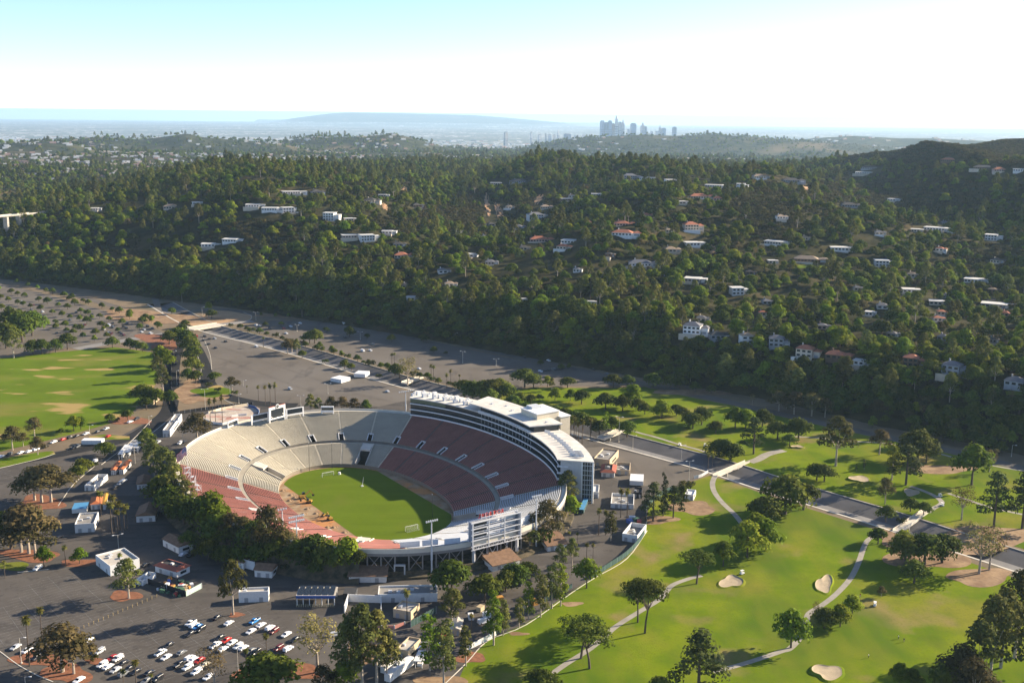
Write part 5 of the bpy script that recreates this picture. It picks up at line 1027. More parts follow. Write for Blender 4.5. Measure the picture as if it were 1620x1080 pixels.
sweep('upper_band', [(-1.0, 22.8), (-.6, 22.8), (-.6, 24.6), (-1.0, 24.6)], band, TM0, TM1, 20)
sweep('upper_core', [(1.4, 24.02), (17, 24.02), (17, 27.2), (1.4, 27.2)], pbdark, TM0, TM1, 20)
ur = sweep('upper_roof', [(-1.4, 27.2), (19.5, 27.2), (19.5, 27.8), (-1.4, 27.8)], pbroof, t_of(84, 33), TM1, 22)
mb = MB()
for z0, z1, d in ((12.9, 15.4, 0.2), (16.3, 19.2, 0.3), (20.1, 23.4, 0.5)):
    for i in range(16): t = TM0 + (TM1 - TM0) * (i + .5) / 16; p = pbp(t, d, z0); mb.box(p, (.14, .14, z1 - z0))
tag(pb(mb.build('mullion', steel)), kind='stuff')
for i in range(17):   # plant on the left roof
    t = TA + (TM0 - TA) * (i + .6) / 21; p = pbp(t, 4 + (i % 3) * 3.6, 24.0); o = pb(MB().box(p, (2.6, 2.2, 1.7 + .7 * (i % 2)), SPH).box((p[0] + .3, p[1], p[2] + 1.7), (1.0, 1.0, .8)).build('rooftop_unit', white if i % 3 else steel))
for i in range(11):   # louvred row on the right roof
    t = TM1 + (TB - TM1) * (i + .8) / 12; p = pbp(t, 6.2, 24.0); q = pbp(t, 9.6, 24.0); pb(MB().bar((p[0], p[1], 25.3), (q[0], q[1], 24.5), .3, 1.7).build('louvre', steel))
for i in range(6):
    p = pbp(TM0 + (TM1 - TM0) * (i + .5) / 6, 8 + (i % 2) * 4, 27.8); pb(MB().box(p, (1.6, 1.2, .7), SPH).build('roof_hatch', steel))
# stair tower at the near end
def lbox(lx, ly, z, sx, sy, h, m, name, parent=None): return pb(MB().box(tuple(S(lx, ly, z)), (sx, sy, h), SPH).build(name, m), parent)
gwall = plain('grey_render', (0.50, 0.49, 0.47), 0.85)
TE = TB - 0.012
def ebar(d0, d1, z0, z1, th, m, name, t=TE):
    p, q = pbp(t, d0, (z0 + z1) / 2), pbp(t, d1, (z0 + z1) / 2); return pb(MB().bar(p, q, th, z1 - z0).build(name, m))
ebar(.3, 12.2, 0, 23.38, .8, gwall, 'end_wall'); ebar(12.2, 17.4, 1.0, 22.6, .7, pbdark, 'glass_stair'); ebar(17.4, 18.4, 0, 23.38, 1.2, white, 'stair_fin'); ebar(11.7, 12.4, 0, 23.38, 1.1, white, 'stair_fin')
for k in range(3): ebar(13.5 + 1.4 * k, 13.7 + 1.4 * k, 1, 23, .95, steel, 'stair_mullion')
for k in range(8): ebar(12.4, 17.4, 2 + 2.7 * k, 2.3 + 2.7 * k, .9, steel, 'stair_transom')
for z0, z1 in ((12.0, 12.9), (15.6, 16.3), (19.4, 20.1)): ebar(-1.6, 4.5, z0, z1, 1.5, band, 'balcony_return')
for k in range(8): p, q = pbp(TB + .02 + .02 * (k % 4), 9 + 2 * (k // 4), 25), pbp(TB + .02 + .02 * (k % 4), 11.5 + 2 * (k // 4), 25); pb(MB().bar(p, q, .2, 1.3).build('roof_rail', steel))
def lbox(lx, ly, z, sx, sy, h, m, name, parent=None): return pb(MB().box(tuple(S(lx, ly, z)), (sx, sy, h), SPH).build(name, m), parent)
# beige lift tower behind
bg_ = lbox(113, -8, 0, 16, 17, 31.0, cream, 'lift_tower'); lbox(124.5, -12, 0, 7, 13, 27.5, cream, 'lift_tower_wing'); lbox(113, -8, 31.02, 16.8, 17.8, .5, white, 'tower_roof'); lbox(112, -3, 31.6, 7, 6, 1.2, steel, 'tower_plant'); lbox(124.5, -12, 27.52, 7.8, 13.8, .45, white, 'wing_roof')
lbox(117, -16.55, 2, 3, .1, 24, pbdark, 'tower_window')
tag(pbx, 'curved multi-storey press box with white balcony bands on the far stand rim', 'building')
# ================================================================ stadium outside: bank, trestle, gate
def tdeg(a): return math.radians(a)
bank = mat('planted_bank', (0.06, 0.055, 0.03), 0.95, 0.3, 0.3, col2=(0.13, 0.10, 0.06), bump=.5, bscale=1)
def skirt(t0, t1, prof, name, m, n=60):
    V = []; Fc = []; k = len(prof)
    for i in range(n + 1):
        t = t0 + (t1 - t0) * i / n; V += [pbp(t, d, z) for d, z in prof]
    for i in range(n):
        for j in range(k - 1): a, b = i * k + j, i * k + j + 1; Fc.append((a, b, b + k, a + k))
    return tag(mesh(name, V, Fc, m), kind='structure')
skirt(tdeg(48), tdeg(236), [(2.75, 11.0), (5.5, 8.5), (9, 3), (13, 0.1)], 'planted_bank', bank, 90)
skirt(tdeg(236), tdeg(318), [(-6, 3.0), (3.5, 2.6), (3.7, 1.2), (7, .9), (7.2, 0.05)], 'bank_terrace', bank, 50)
skirt(tdeg(236), tdeg(318), [(-7, 10.2), (-7, 2.9)], 'shade_wall', mat('under_stand_shade', (0.06, 0.055, 0.05), 0.95), 40)  # dark wall added to stand for the shade under the seating
girder = plain('weathered_girder', (0.24, 0.22, 0.20), 0.85)
for i in range(34):
    t = tdeg(150 + 86 * i / 33); p = pbp(t, 5.5 + 4 * (i % 3) / 2, 0); tree('oak' if i % 2 else 'bush', p[0], p[1], max(0, 9 - 2.6 * (i % 3) - 2.5), 6 + 3 * (i % 4) / 3 if i % 2 else 3.4, 'on the planted bank below the rim', 1.0, 'trees along the stadium wall')
NT = 22
for i in range(NT + 1):
    t = tdeg(238 + 78 * i / NT); p = pbp(t, 2.2, 2.4); W(MB().box(p, (.55, .55, 8.4), t).build('column', girder))
    if i < NT and i % 5 in (0, 1, 3):
        q = pbp(tdeg(238 + 78 * (i + 1) / NT), 2.2, 2.4)
        W(MB().bar(p, (q[0], q[1], 10.4), .28, .28).build('brace', girder)); W(MB().bar((p[0], p[1], 10.4), q, .28, .28).build('brace', girder))
W(mesh('edge_beam', [pbp(tdeg(238 + 78 * i / 40), d, z) for i in range(41) for d, z in ((2.74, 9.6), (2.74, 10.9))], [(2 * i, 2 * i + 2, 2 * i + 3, 2 * i + 1) for i in range(40)], girder))
g0 = P(632, 913, 0); W(MB().box((g0.x - 2.3, g0.y + 1, 0), (.6, 1.2, 5.2)).box((g0.x + 2.3, g0.y + 1, 0), (.6, 1.2, 5.2)).box((g0.x, g0.y + 1, 5.2), (5.2, 1.2, .6)).build('entry_portal', gwall)); W(MB().box((g0.x, g0.y + 1.4, 0), (4.0, .3, 5.1)).build('entry_door', dark))
for x0, x1, y0 in ((629, 664, 866), (664, 693, 863), (699, 728, 861)):   # white sign boards on the near rim
    a, b = P(x0 + 4, y0, 12.0), P(x1, y0 - 2.5, 12.0); W(MB().bar((a.x, a.y, 13.3), (b.x, b.y, 13.3), .3, 2.7).build('rim_board', plain('back_of_board', (0.62, 0.63, 0.66))))
a, b = P(822, 832, 12), P(838, 822, 12); W(MB().bar((a.x, a.y, 13.2), (b.x, b.y, 13.2), .4, 3.5).build('rim_board', white))
# ================================================================ video board frame with red letters
def video_frame():
    A, B = S(-9.5, -128.5), S(17.5, -128.0); d = B - A; L_ = d.length; e = empty('video_board_frame', A, math.atan2(d.y, d.x)); fr = plain('frame_steel', (0.62, 0.62, 0.63), 0.5)
    for y in (0, 3.2):
        for x in (0, L_ * .33, L_ * .66, L_): MB().box((x, y, 9.2), (.45, .45, 13.2)).build('upright', fr, e)
    for z in (9.2, 10.9, 13.6, 16.4, 19.2, 22.2):
        for y in (0, 3.2): MB().bar((-.8, y, z), (L_ + .8, y, z), .4, .4).build('beam', fr, e)
        if z > 11: MB().box((L_ / 2, 1.6, z - .5), (L_ - 1, 2.6, .12)).build('deck', gwall, e)
    for k in range(10):
        x0 = L_ * k / 10; MB().bar((x0, 0, 9.2), (x0 + L_ / 20, 0, 10.9), .16, .16).build('brace', fr, e); MB().bar((x0 + L_ / 20, 0, 10.9), (x0 + L_ / 10, 0, 9.2), .16, .16).build('brace', fr, e)
    for z0 in (13.6, 16.4, 19.2):
        MB().bar((L_ * .66, 3.2, z0), (L_, 3.2, z0 + 2.8), .16, .16).build('brace', fr, e); MB().box((L_ * .84, 2.6, z0 + .3), (L_ * .26, .1, 2.0)).build('panel', steel, e); MB().box((L_ * .2, 2.6, z0 + .3), (L_ * .3, .1, 1.2)).build('panel', glass, e)
    MB().box((.2, 1.6, 11), (.7, 3.4, 11)).build('end_panel', plain('blue_grey_panel', (0.22, 0.24, 0.28)), e); MB().box((L_ - .8, 1.6, 11), (.7, 3.4, 11)).build('end_panel', plain('blue_grey_panel', (0.22, 0.24, 0.28)), e)
    for x in (1.5, L_ - 1.0): MB().tube((x, 1.6, 0), (x, 1.6, 9.2), .9, .8, 10).build('leg', plain('pale_leg', (0.55, 0.55, 0.55)), e)
    for x in (L_ * .33, L_ * .55, L_ * .75): MB().box((x, 1.6, 0), (.4, .4, 9.2)).build('post', fr, e)
    MB().bar((L_ * .36, 1.6, .5), (L_ * .55, 1.6, 9), .2, .2).build('brace', fr, e); MB().bar((L_ * .55, 1.6, .5), (L_ * .36, 1.6, 9), .2, .2).build('brace', fr, e)
    reg(e, 'white steel lattice of an unfinished video board over the near rim', 'scoreboard')
    # red letter sign facing the pitch, standing on the frame
    cu = bpy.data.curves.new('lettering', 'FONT'); cu.body = 'ROSE BOWL'; cu.size = 2.55; cu.extrude = .18; cu.align_x = 'CENTER'; to = bpy.data.objects.new('lettering', cu); COL.objects.link(to); dg = bpy.context.evaluated_depsgraph_get(); tm = bpy.data.meshes.new_from_object(to.evaluated_get(dg)); bpy.data.objects.remove(to)
    red = plain('red_letter', (0.62, 0.05, 0.025), 0.5); tm.materials.clear(); tm.materials.append(red); s = empty('letter_sign', A + d * .42 + Vector((0, 0, 22.4)), math.atan2(d.y, d.x))
    o = bpy.data.objects.new('lettering', tm); COL.objects.link(o); o.parent = s; o.rotation_euler = (math.pi / 2, 0, math.pi); o.location = (0, 2.0, .95)
    for k in range(6): MB().box((-5.4 + 2.16 * k, 1.7, 0), (.14, .14, 2.9)).build('post', white, s)
    MB().bar((-5.6, 1.75, .9), (5.6, 1.75, .9), .14, .14).build('rail', white, s); reg(s, 'red letter sign seen from behind on top of the lattice frame', 'sign')
video_frame()
# ================================================================ boards on the far rim
def board(A, B, z0, h, scr, label, z=12.0, ring_=False, foot=1.2):
    a, b = P(*A, z), P(*B, z); d = b - a; L_ = d.length; e = empty('scoreboard', (a.x, a.y, z), math.atan2(d.y, d.x)); MB().box((L_ / 2, .4, foot), (L_, .7, h - foot)).build('frame', white, e); MB().box((L_ / 2, .03, foot + scr[0]), (L_ * scr[2], .12, scr[1])).build('screen', glass, e)
    for x in (.4, L_ - .4): MB().box((x, .4, -.6), (.7, .7, foot + .6)).build('leg', white, e)
    if ring_:
        mb = MB()
        for k in range(20): p, q = [(L_ / 2 + 1.3 * math.cos(2 * math.pi * j / 20), -.15, h - .1 + 1.3 * math.sin(2 * math.pi * j / 20)) for j in (k, k + 1)]; mb.bar(p, q, .35, .35)
        mb.build('clock_ring', white, e); MB().tube((L_ / 2, -.02, h - .1), (L_ / 2, .4, h - .1), 1.2, n=16).build('clock_face', dark, e); MB().bar((L_ / 2, -.1, h - .1), (L_ / 2, -.1, h + .7), .12, .12).build('clock_hand', white, e); MB().bar((L_ / 2, -.1, h - .1), (L_ / 2 + .5, -.1, h - .3), .12, .12).build('clock_hand', white, e)
        MB().box((L_ / 2, .4, h), (L_, .7, .45)).build('red_top', BR['red'], e)
        for x, zz, w_ in ((1.6, 2.9, 1.0), (2.6, 2.2, .6), (L_ - 2.2, 3.4, .9), (L_ - 1.6, 2.5, .6), (L_ / 2, 1.9, 1.2)): MB().box((x, -.06, foot + zz - 1.2), (w_, .08, .45)).build('digit_panel', white, e)
    reg(e, label, 'scoreboard', 'boards on the far rim')
board((398, 671), (426, 665), 0, 5.6, (1.0, 3.0, .8), 'white-framed dark board left of the clock board'); board((426.5, 668), (452, 661), 0, 9.4, (.9, 5.6, .78), 'tall central scoreboard with clock ring on top', ring_=True); board((453, 661), (481, 656.5), 0, 5.8, (1.1, 3.1, .84), 'white-framed dark board right of the clock board'); board((508, 653), (528, 653), 0, 4.6, (1.6, 1.7, .94), 'small half black half white board on the far rim', foot=.3); board((361, 677), (377, 671), 0, 4.0, (.6, 2.2, .9), 'grey board on the left of the far rim', foot=.3)
# ================================================================ light masts
def mast(px, py, pz, h, label, nl=6, rows_=1, rz=SPH, w_=5.5, top=None):
    p = P(px, py, pz); q_ = clear_of_stand(px, py) if top else None
    if q_ is not None: p = q_; pz = 0.8; h = height_to(p, pz, top)
    e = empty('floodlight_mast', (p.x, p.y, pz), rz); MB().tube((0, 0, -.3), (0, 0, h), .42, .25, 8).build('pole', steel, e); MB().tube((0, 0, h * .25), (0, 0, h * .45), .5, n=8).build('collar', steel, e)
    for r in range(rows_):
        z = h - .3 - r * 2.2; cb = MB().bar((-w_ / 2, 0, z), (w_ / 2, 0, z), .3, .3).build('crossbar', steel, e)
        for k in range(nl): x = -w_ / 2 + w_ * k / (nl - 1); MB().box((x, -.3, z - .2), (.55, .55, .8)).build('floodlight', steel, cb)
    reg(e, label, 'floodlight', 'floodlight masts')
mast(683, 897, 0, 23.5, 'tall floodlight mast in front of the near rim', 6, 1, top=823); mast(471, 897, 0, 25, 'dark double-barred floodlight mast among the bank trees', 9, 2, w_=7, top=816); mast(848, 842, 0, 20, 'floodlight mast right of the video board frame', 6, 1, w_=5, top=784); mast(642, 656, 2, 17, 'slim floodlight mast behind the press box corner', 8, 1, w_=10); mast(447, 832, 8, 9, 'short mast rising from the red seats', 4, 1, w_=4)
for i, (x, y, h) in enumerate([(489.5, 745, 22), (525.5, 741, 20), (684, 818, 16)]):
    p = P(x, y, ZF); e = empty('net_pole', (p.x, p.y, ZF), 0); MB().tube((0, 0, 0), (0, 0, h * .8), .12, .08, 6).build('pole', BW['black'], e); MB().tube((0, 0, h * .8), (0, 0, h * .8 + .5), .2, n=6).build('cap', steel, e); reg(e, ['thin dark pole left of the far goal', 'thin dark pole right of the far goal', 'thin dark pole in the shaded pitch corner'][i], 'pole', 'poles in the stadium')
# ================================================================ flag
def flag():
    p = P(297, 742, 10.5); e = empty('flagpole', (p.x, p.y, 9), 0); MB().tube((0, 0, 0), (0, 0, 15), .16, .08, 8).build('pole', white, e); MB().tube((0, 0, 15), (0, 0, 15.4), .25, n=8).build('finial', BR['yellow'], e); reg(e, 'white flagpole at the left end of the stadium rim', 'flagpole')
    fw, fh, nx, ny = 8.6, 5.0, 26, 13; V = []; Fc = []; M_ = []
    for j in range(ny + 1):
        for i in range(nx + 1):
            u, v = i / nx, j / ny; V.append((-fw * u * .62, -1.2 * u + .55 * math.sin(u * 9 + v) * u, -fh * v - fw * .52 * u ** 1.3 + .3 * math.sin(u * 7)))
    for j in range(ny):
        for i in range(nx):
            a = j * (nx + 1) + i; Fc.append((a, a + 1, a + nx + 2, a + nx + 1)); blue = i < nx * .4 and j < 7; M_.append(2 if blue and not (i % 2 == 1 and j % 2 == 1) else (1 if blue or j % 2 else 0))
    f = mesh('flag', V, Fc, [plain('flag_red', (0.50, 0.03, 0.04)), plain('flag_white', (0.72, 0.70, 0.70)), plain('flag_blue', (0.05, 0.06, 0.22))], M_, smooth=True); f.location = (p.x - .15, p.y, 23.6); reg(f, 'large striped flag with blue starred corner drooping from the pole', 'flag')
flag()
# ================================================================ goals, machines, odds on the pitch
def goal(px, py, label, s):
    p = P(px, py, ZF); e = empty('soccer_goal', (p.x, p.y, ZF + .05), SPH); r = .11; w_ = 7.32; h = 2.44; t = MB(); t.tube((-w_ / 2, 0, 0), (-w_ / 2, 0, h), r); t.build('post', white, e); MB().tube((w_ / 2, 0, 0), (w_ / 2, 0, h), r).build('post', white, e); MB().tube((-w_ / 2, 0, h), (w_ / 2, 0, h), r).build('crossbar', white, e); n = MB()
    for k in range(13): x = -w_ / 2 + w_ * k / 12; n.bar((x, 0, h), (x, s * 1.0, h), .03, .03).bar((x, s * 1.0, h), (x, s * 2.2, 0), .03, .03)
    for k in range(7): q = k / 6; n.bar((-w_ / 2, s * (1 + 1.2 * q), h * (1 - q)), (w_ / 2, s * (1 + 1.2 * q), h * (1 - q)), .03, .03)
    for x in (-w_ / 2, w_ / 2): n.bar((x, s * 2.2, .05), (x, 0, .05), .05, .05)
    n.build('net', plain('net_cord', (0.6, 0.6, 0.6)), e); reg(e, label, 'goal', 'soccer goals')
goal(519, 753, 'white soccer goal at the sunlit far end of the pitch', 1); goal(651, 838, 'white soccer goal at the shaded near end of the pitch', -1)
def digger(px, py, rz, label, s=1.0):
    p = P(px, py, ZF); e = empty('excavator', (p.x, p.y, ZF + .02), rz); e.scale = (s, s, s); yl = plain('machine_yellow', (0.40, 0.24, 0.04))
    for y in (-1.1, 1.1): MB().box((0, y, 0), (4.2, .6, .9)).build('track', BW['black'], e)
    MB().box((-.3, 0, .95), (3.4, 2.5, 1.2)).build('body', yl, e); MB().box((.6, .6, 2.15), (1.5, 1.1, 1.2)).build('cab', glass, e); MB().bar((1.3, -.3, 1.9), (4.2, -.3, 4.2), .45, .6).build('boom', yl, e); MB().bar((4.2, -.3, 4.2), (6.0, -.3, 1.6), .35, .45).build('stick', yl, e); MB().box((6.0, -.3, .7), (1.1, 1.0, 1.0)).build('bucket', BW['black'], e); reg(e, label, 'excavator', 'machines on the dirt strip')
digger(479, 788, .5, 'excavator digging at the pitch edge', 1.0); digger(489, 795, 3.0, 'second machine right behind the digging one', .8); digger(522, 822, 2.2, 'machine parked at the white-edged pit by the pitch', .8); digger(512, 816, 4.0, 'small machine near the white-edged pit', .55)
sheet('pit_edge', [(514, 818), (522, 816), (532, 823), (524, 825)], pale_conc, ZF + .05)
for i, (x, y) in enumerate([(458, 792), (486, 805), (480, 813), (500, 812), (447, 776), (528, 834), (545, 842), (460, 783), (518, 834), (466, 787)]):
    o = MB().tube((0, 0, 0), (0, 0, .7), 1.6, .5, 9).tube((1.3, .6, 0), (1.3, .6, .5), 1.0, .3, 8).build('dirt_mound', dirt); o.location = P(x, y, ZF); reg(o, 'mound of dug earth along the dirt strip', 'mound', 'earth mounds')
e = empty('sprinkler_boom', P(573, 769, ZF), SPH); MB().box((0, 0, 0), (1.4, 1.4, .5)).build('base', steel, e); MB().tube((0, 0, .4), (1.5, 1.0, 5.2), .12, .05, 6).build('boom', white, e); reg(e, 'thin white leaning boom standing on the shade line of the pitch', 'boom')
o = MB().tube((0, 0, 0), (0, 0, 1.4), .9, .7, 8).build('water_tank', white); o.location = P(537, 750, ZF); reg(o, 'small white tank right of the far goal', 'tank')
# tall scaffold of white trusses among the bank trees
for i, (x, y, h) in enumerate([(298, 772, 12), (306, 787, 12), (313, 795, 10), (215, 716, 8)]):
    p = P(x, y, 4 if i < 3 else 0); e = empty('stair_scaffold', (p.x, p.y, 4 if i < 3 else 0), .6 + i)
    for a, b in ((-1.4, -1.4), (1.4, -1.4), (1.4, 1.4), (-1.4, 1.4)): MB().box((a, b, 0), (.14, .14, h)).build('post', steel, e)
    for k in range(4): z = h * (k + 1) / 4; MB().box((0, 0, z - .2), (3.0, 1.3, .12)).build('landing', steel, e); MB().bar((-1.4, -1.4, z - h / 4), (1.4, -1.4, z), .12, .4).build('stair', steel, e)
    reg(e, 'pale stair scaffold on the bank by the flag' if i < 3 else 'pale stair scaffold by the entrance trees', 'scaffold', 'scaffolds')
# ================================================================ hillside: houses, forest
def hit(px, py):
    """where the sight line through a photo pixel meets the hills"""
    u, v = px - 810, py - 540; u, v = u * _c + v * _s, -u * _s + v * _c
    d = np.array((u / F, math.cos(TH) - v / F * math.sin(TH), -(math.sin(TH) + v / F * math.cos(TH)))); t = 350 * (26 ** np.linspace(0, 1, 1600))
    x, y, z = d[0] * t, d[1] * t, H + d[2] * t; h = height(x, y); k = int(np.argmax(z < h)); return Vector((x[k], y[k], h[k]))
W_ = lambda n, c: plain(n, c, 0.85, var=0.08, scale=0.4)
WALL = {'white': W_('white_stucco', (0.74, 0.72, 0.68)), 'cream': W_('pale_stucco', (0.60, 0.50, 0.38)), 'grey': W_('grey_cladding', (0.32, 0.33, 0.34)), 'brown': W_('brown_timber', (0.15, 0.095, 0.06)), 'pink': W_('pink_stucco', (0.52, 0.33, 0.27))}
ROOF = {'flat': W_('pale_flat_roof', (0.56, 0.55, 0.52)), 'tile': W_('red_tile_roof', (0.42, 0.155, 0.085)), 'gable': W_('grey_shingle_roof', (0.15, 0.15, 0.16)), 'dark': W_('dark_roof', (0.07, 0.066, 0.062)), 'tan': W_('tan_roof', (0.34, 0.25, 0.17))}
def house(px, py, wpx, wall, roof, label, storeys=1, deep=0.6, rz=None):
    p = hit(px, py); sc_ = ppm(p.x, p.y); w_ = max(7, 1.15 * wpx / sc_); d = w_ * deep; d = min(d, 13); h = 3.2 * storeys; ang = math.atan2(p.x, p.y) * -1 + (random.uniform(-.35, .35) if rz is None else rz)
    e = empty('hillside_house', (p.x, p.y, p.z), ang); m = WALL[wall]
    body = MB().box((0, 0, -3.5), (w_ * 0.68, d, h + 3.5)).box((w_ * 0.34 + w_ * 0.15, d * 0.12, -3.5), (w_ * 0.30, d * 0.8, h * (0.75 if storeys > 1 else 0.88) + 3.5)); body.build('wall', m, e)
    rb = MB(); rm = ROOF['flat' if roof == 'flat' else roof]
    def hip(cx, cy, a, b, z, rh):
        o = 0.6; x, y = a / 2 + o, b / 2 + o; r = max(0.2, x - y * 0.9); v = [(cx - x, cy - y, z), (cx + x, cy - y, z), (cx + x, cy + y, z), (cx - x, cy + y, z)]; A, B = (cx - r, cy, z + rh), (cx + r, cy, z + rh)
        rb.quad(v[0], v[1], B, A); rb.quad(v[2], v[3], A, B); rb.quad(v[1], v[2], B); rb.quad(v[3], v[0], A); rb.quad(v[3], v[2], v[1], v[0])
    if roof in ('flat',): rb.box((0, 0, h), (w_ * 0.68 + 1.4, d + 1.4, 0.4)).box((w_ * 0.49, d * 0.12, h * (0.75 if storeys > 1 else 0.88)), (w_ * 0.30 + 0.8, d * 0.8 + 1.0, 0.35))
    else: hip(0, 0, w_ * 0.68, d, h, d * 0.24); hip(w_ * 0.49, d * 0.12, w_ * 0.32, d * 0.8, h * (0.75 if storeys > 1 else 0.88), d * 0.16)
    r = rb.build('roof', rm, e)
    if roof != 'flat': MB().box((-w_ * 0.15, d * 0.1, h), (0.9, 0.9, d * 0.24 + 1.1)).build('chimney', m, r)
    if len(HOUSES) % 2 == 0: MB().box((-w_ * .05, -d / 2 - 3.2, -4.5), (w_ * .8, 5.6, 4.4)).box((-w_ * .05, -d / 2 - 5.9, -.1), (w_ * .8, .3, .9)).build('terrace', WALL['cream' if wall != 'cream' else 'white'], e)
    nw = max(2, int(w_ * 0.68 / 3.2))
    for s_ in range(storeys):
        for k in range(nw):
            MB().box((-w_ * 0.34 + w_ * 0.68 * (k + 0.5) / nw, -d / 2 - 0.02, s_ * 3.2 + 0.8), (w_ * 0.68 / nw * 0.62, 0.12, 1.6)).build('window', glass, e)
    MB().box((w_ * 0.49, -d * 0.28 - 0.02, 0.0), (w_ * 0.16, 0.12, 2.1)).build('garage_door', WALL['grey' if wall != 'grey' else 'white'], e)
    HOUSES.append((p.x, p.y, w_)); return reg(e, label, 'house', 'hillside houses')
HOUSES = []
def houses(spec):
    for s in spec.strip().split('\n'):
        a = s.split('|'); px, py, w0 = (float(q) for q in a[0].split()); st_ = a[1].split(); house(px, py, w0, st_[0], st_[1], a[2].strip(), int(st_[2]) if len(st_) > 2 else 1)
houses('''
400 328 26|white flat|long white terraced house on the left ridge
427 333 30|white flat|stepped white house below the ridge top
455 337 22|white flat 2|white box house at the right end of the terraced row
522 349 22|white flat 3|three-storey white house with balconies on the left slope
460 307 34|white flat|low white house with long flat roof on the ridge crest
500 308 20|grey dark|small dark-roofed house on the ridge crest
586 320 22|cream dark|dark-roofed house above the orange cliff scars
552 350 16|cream flat|small pale house left of the orange scar
552 377 28|grey flat|grey low house on the left slope
580 380 28|white flat 2|white two-storey house with flat roof on the left slope
613 370 20|white flat|white house tucked beside tall pines on the left slope
635 408 26|cream tile|red-tiled house with cream walls alone in the trees
724 370 14|white gable|small white gabled house in the dark hollow
846 346 30|white gable 2|white gabled mansion in the middle of the slope
852 382 34|pink tile|long red-tiled house in the middle of the slope
936 358 24|pink tile|red-tiled house on the terrace road
983 357 28|pink tile|wide red-tiled house on the upper terrace
985 372 40|white tile|long white house with red roof edge on the terrace
890 394 20|cream tile|small house with dull red roof below the terrace
900 384 26|white flat|white flat-roofed house below the terrace road
996 284 26|grey gable 2|grey gabled house on the skyline ridge
1025 284 32|white flat|long pale house on the skyline ridge
1060 288 20|white flat|small white house right of the skyline pair
820 290 34|grey dark|dark flat house over the ravine rim
785 292 22|cream flat|pale house at the ravine rim
950 310 36|grey flat|grey flat house under the skyline ridge
1130 296 34|white flat|white terrace house with retaining wall on the knoll
1172 298 16|white flat 2|white cube house beside the knoll
1200 282 24|cream tan|tan house on the back of the knoll
1250 288 32|grey dark|dark flat house at the top of the scrub slope
1105 314 36|cream tile|cream mansion with red tiles below the knoll
1135 317 16|pink tile|small red-tiled wing beside the cream mansion
1092 364 28|cream tile 2|orange-roofed villa above its garden terrace
1094 388 28|white flat|white flat house under the orange-roofed villa
1012 420 44|white gable|large grey-blue roofed house amid the mid slope
1060 398 22|cream tan|tan-roofed house beside the road bend
1225 386 34|cream flat|pale curved-roof house on the spur
1327 397 34|white flat|white flat house with terrace on the spur
1275 414 46|brown tan|brown flat-roofed house with deck on the spur
1394 421 26|white flat 2|white cubic house with balcony above the grove
1370 276 40|white flat|white flat house on the right skyline
1375 268 30|grey dark|dark house behind the white skyline house
1412 318 16|white flat|small white house on the right dark slope
1342 327 30|grey dark|grey dark house in the right hollow
1480 364 40|white flat|long pale flat-roofed house on the right slope
1448 367 16|cream flat|small pale house left of the long flat roof
1568 380 22|white flat 2|white box house near the right edge
1540 446 32|white flat|blue-white flat roof house near the right edge
1437 462 24|white flat|white flat house in the right grove
1165 466 24|white flat 2|white two-storey house in the mid slope trees
1096 445 30|grey flat|grey long house in the mid slope trees
1395 488 20|white gable|white house with light roof in the right grove
1375 499 14|white flat|small white house beside the light-roofed one
1480 482 24|cream flat|pale house by the wide driveway
1570 485 40|grey flat|grey flat house by the wide driveway
1590 500 16|pink tile|small red-tiled house at the right edge
1555 268 34|brown tan|brown house on the far right ridge
1500 256 26|brown tile|brown villa on the far right ridge
1580 272 22|pink tile|red-tiled house on the far right ridge
1612 272 22|white flat|white house cut by the right frame edge on the ridge
1096 527 34|white gable 2|white two-storey house at the bluff edge, leftmost of the bluff row
1133 535 28|grey dark|low dark-roofed house in the bluff row
1180 543 24|white tan 2|white house with brick chimney in the bluff row
1228 548 28|grey gable 2|grey gabled house in the bluff row
1274 564 32|cream tile 2|cream villa with red tiles in the bluff row
1322 566 34|brown tile|brown-walled red-tiled house in the bluff row
1360 577 20|white flat|white pool house in the bluff row
1441 579 28|brown tile 2|tall red-roofed house hidden by trees in the bluff row
1506 591 34|grey gable 2|blue-grey two-storey house in the bluff row
1606 610 36|grey gable|grey house by the lawn at the right frame edge
1110 508 18|cream gable|small pale house above the bluff row
1300 520 18|pink gable|pink gabled house in the bright green trees
1482 508 16|white tile|small white red-roofed house in the bright green trees
700 432 18|white gable|small house roof glimpsed in the central forest
775 418 18|grey gable|grey roof glimpsed in the central forest
650 475 16|white flat|pale roof glimpsed low in the forest
310 324 14|white flat|small pale house on the left ridge
270 330 26|cream tan|tan house on the left slope crest
330 390 26|white flat|pale terrace house low on the left slope
365 383 28|white flat|pale flat house low on the left slope
150 333 14|white flat|small white house on the distant left slope
105 273 14|white flat|white block on the far left plain
''')
rh = random.Random(4); nh = 0
while nh < 40:
    px_ = rh.uniform(560, 1600); py_ = rh.uniform(300, 520) + (px_ - 560) * .03; p = hit(px_, py_)
    if any(math.hypot(p.x - q[0], p.y - q[1]) < 34 for q in HOUSES) or p.y - np.interp(p.x / p.y, H_S, H_Y[:, 0]) < 90: continue
    wl = rh.choice(['white', 'cream', 'grey', 'cream', 'brown', 'grey']); rf_ = rh.choice(['gable', 'dark', 'flat', 'tan', 'tile', 'gable', 'dark'])
    house(px_, py_, rh.uniform(11, 18), wl, rf_, 'half-hidden %s house with %s roof %s' % (wl, {'gable': 'grey', 'flat': 'pale flat', 'tile': 'red', 'dark': 'dark', 'tan': 'tan'}[rf_], 'high among the trees' if py_ < 380 else 'low among the trees'), 1); nh += 1
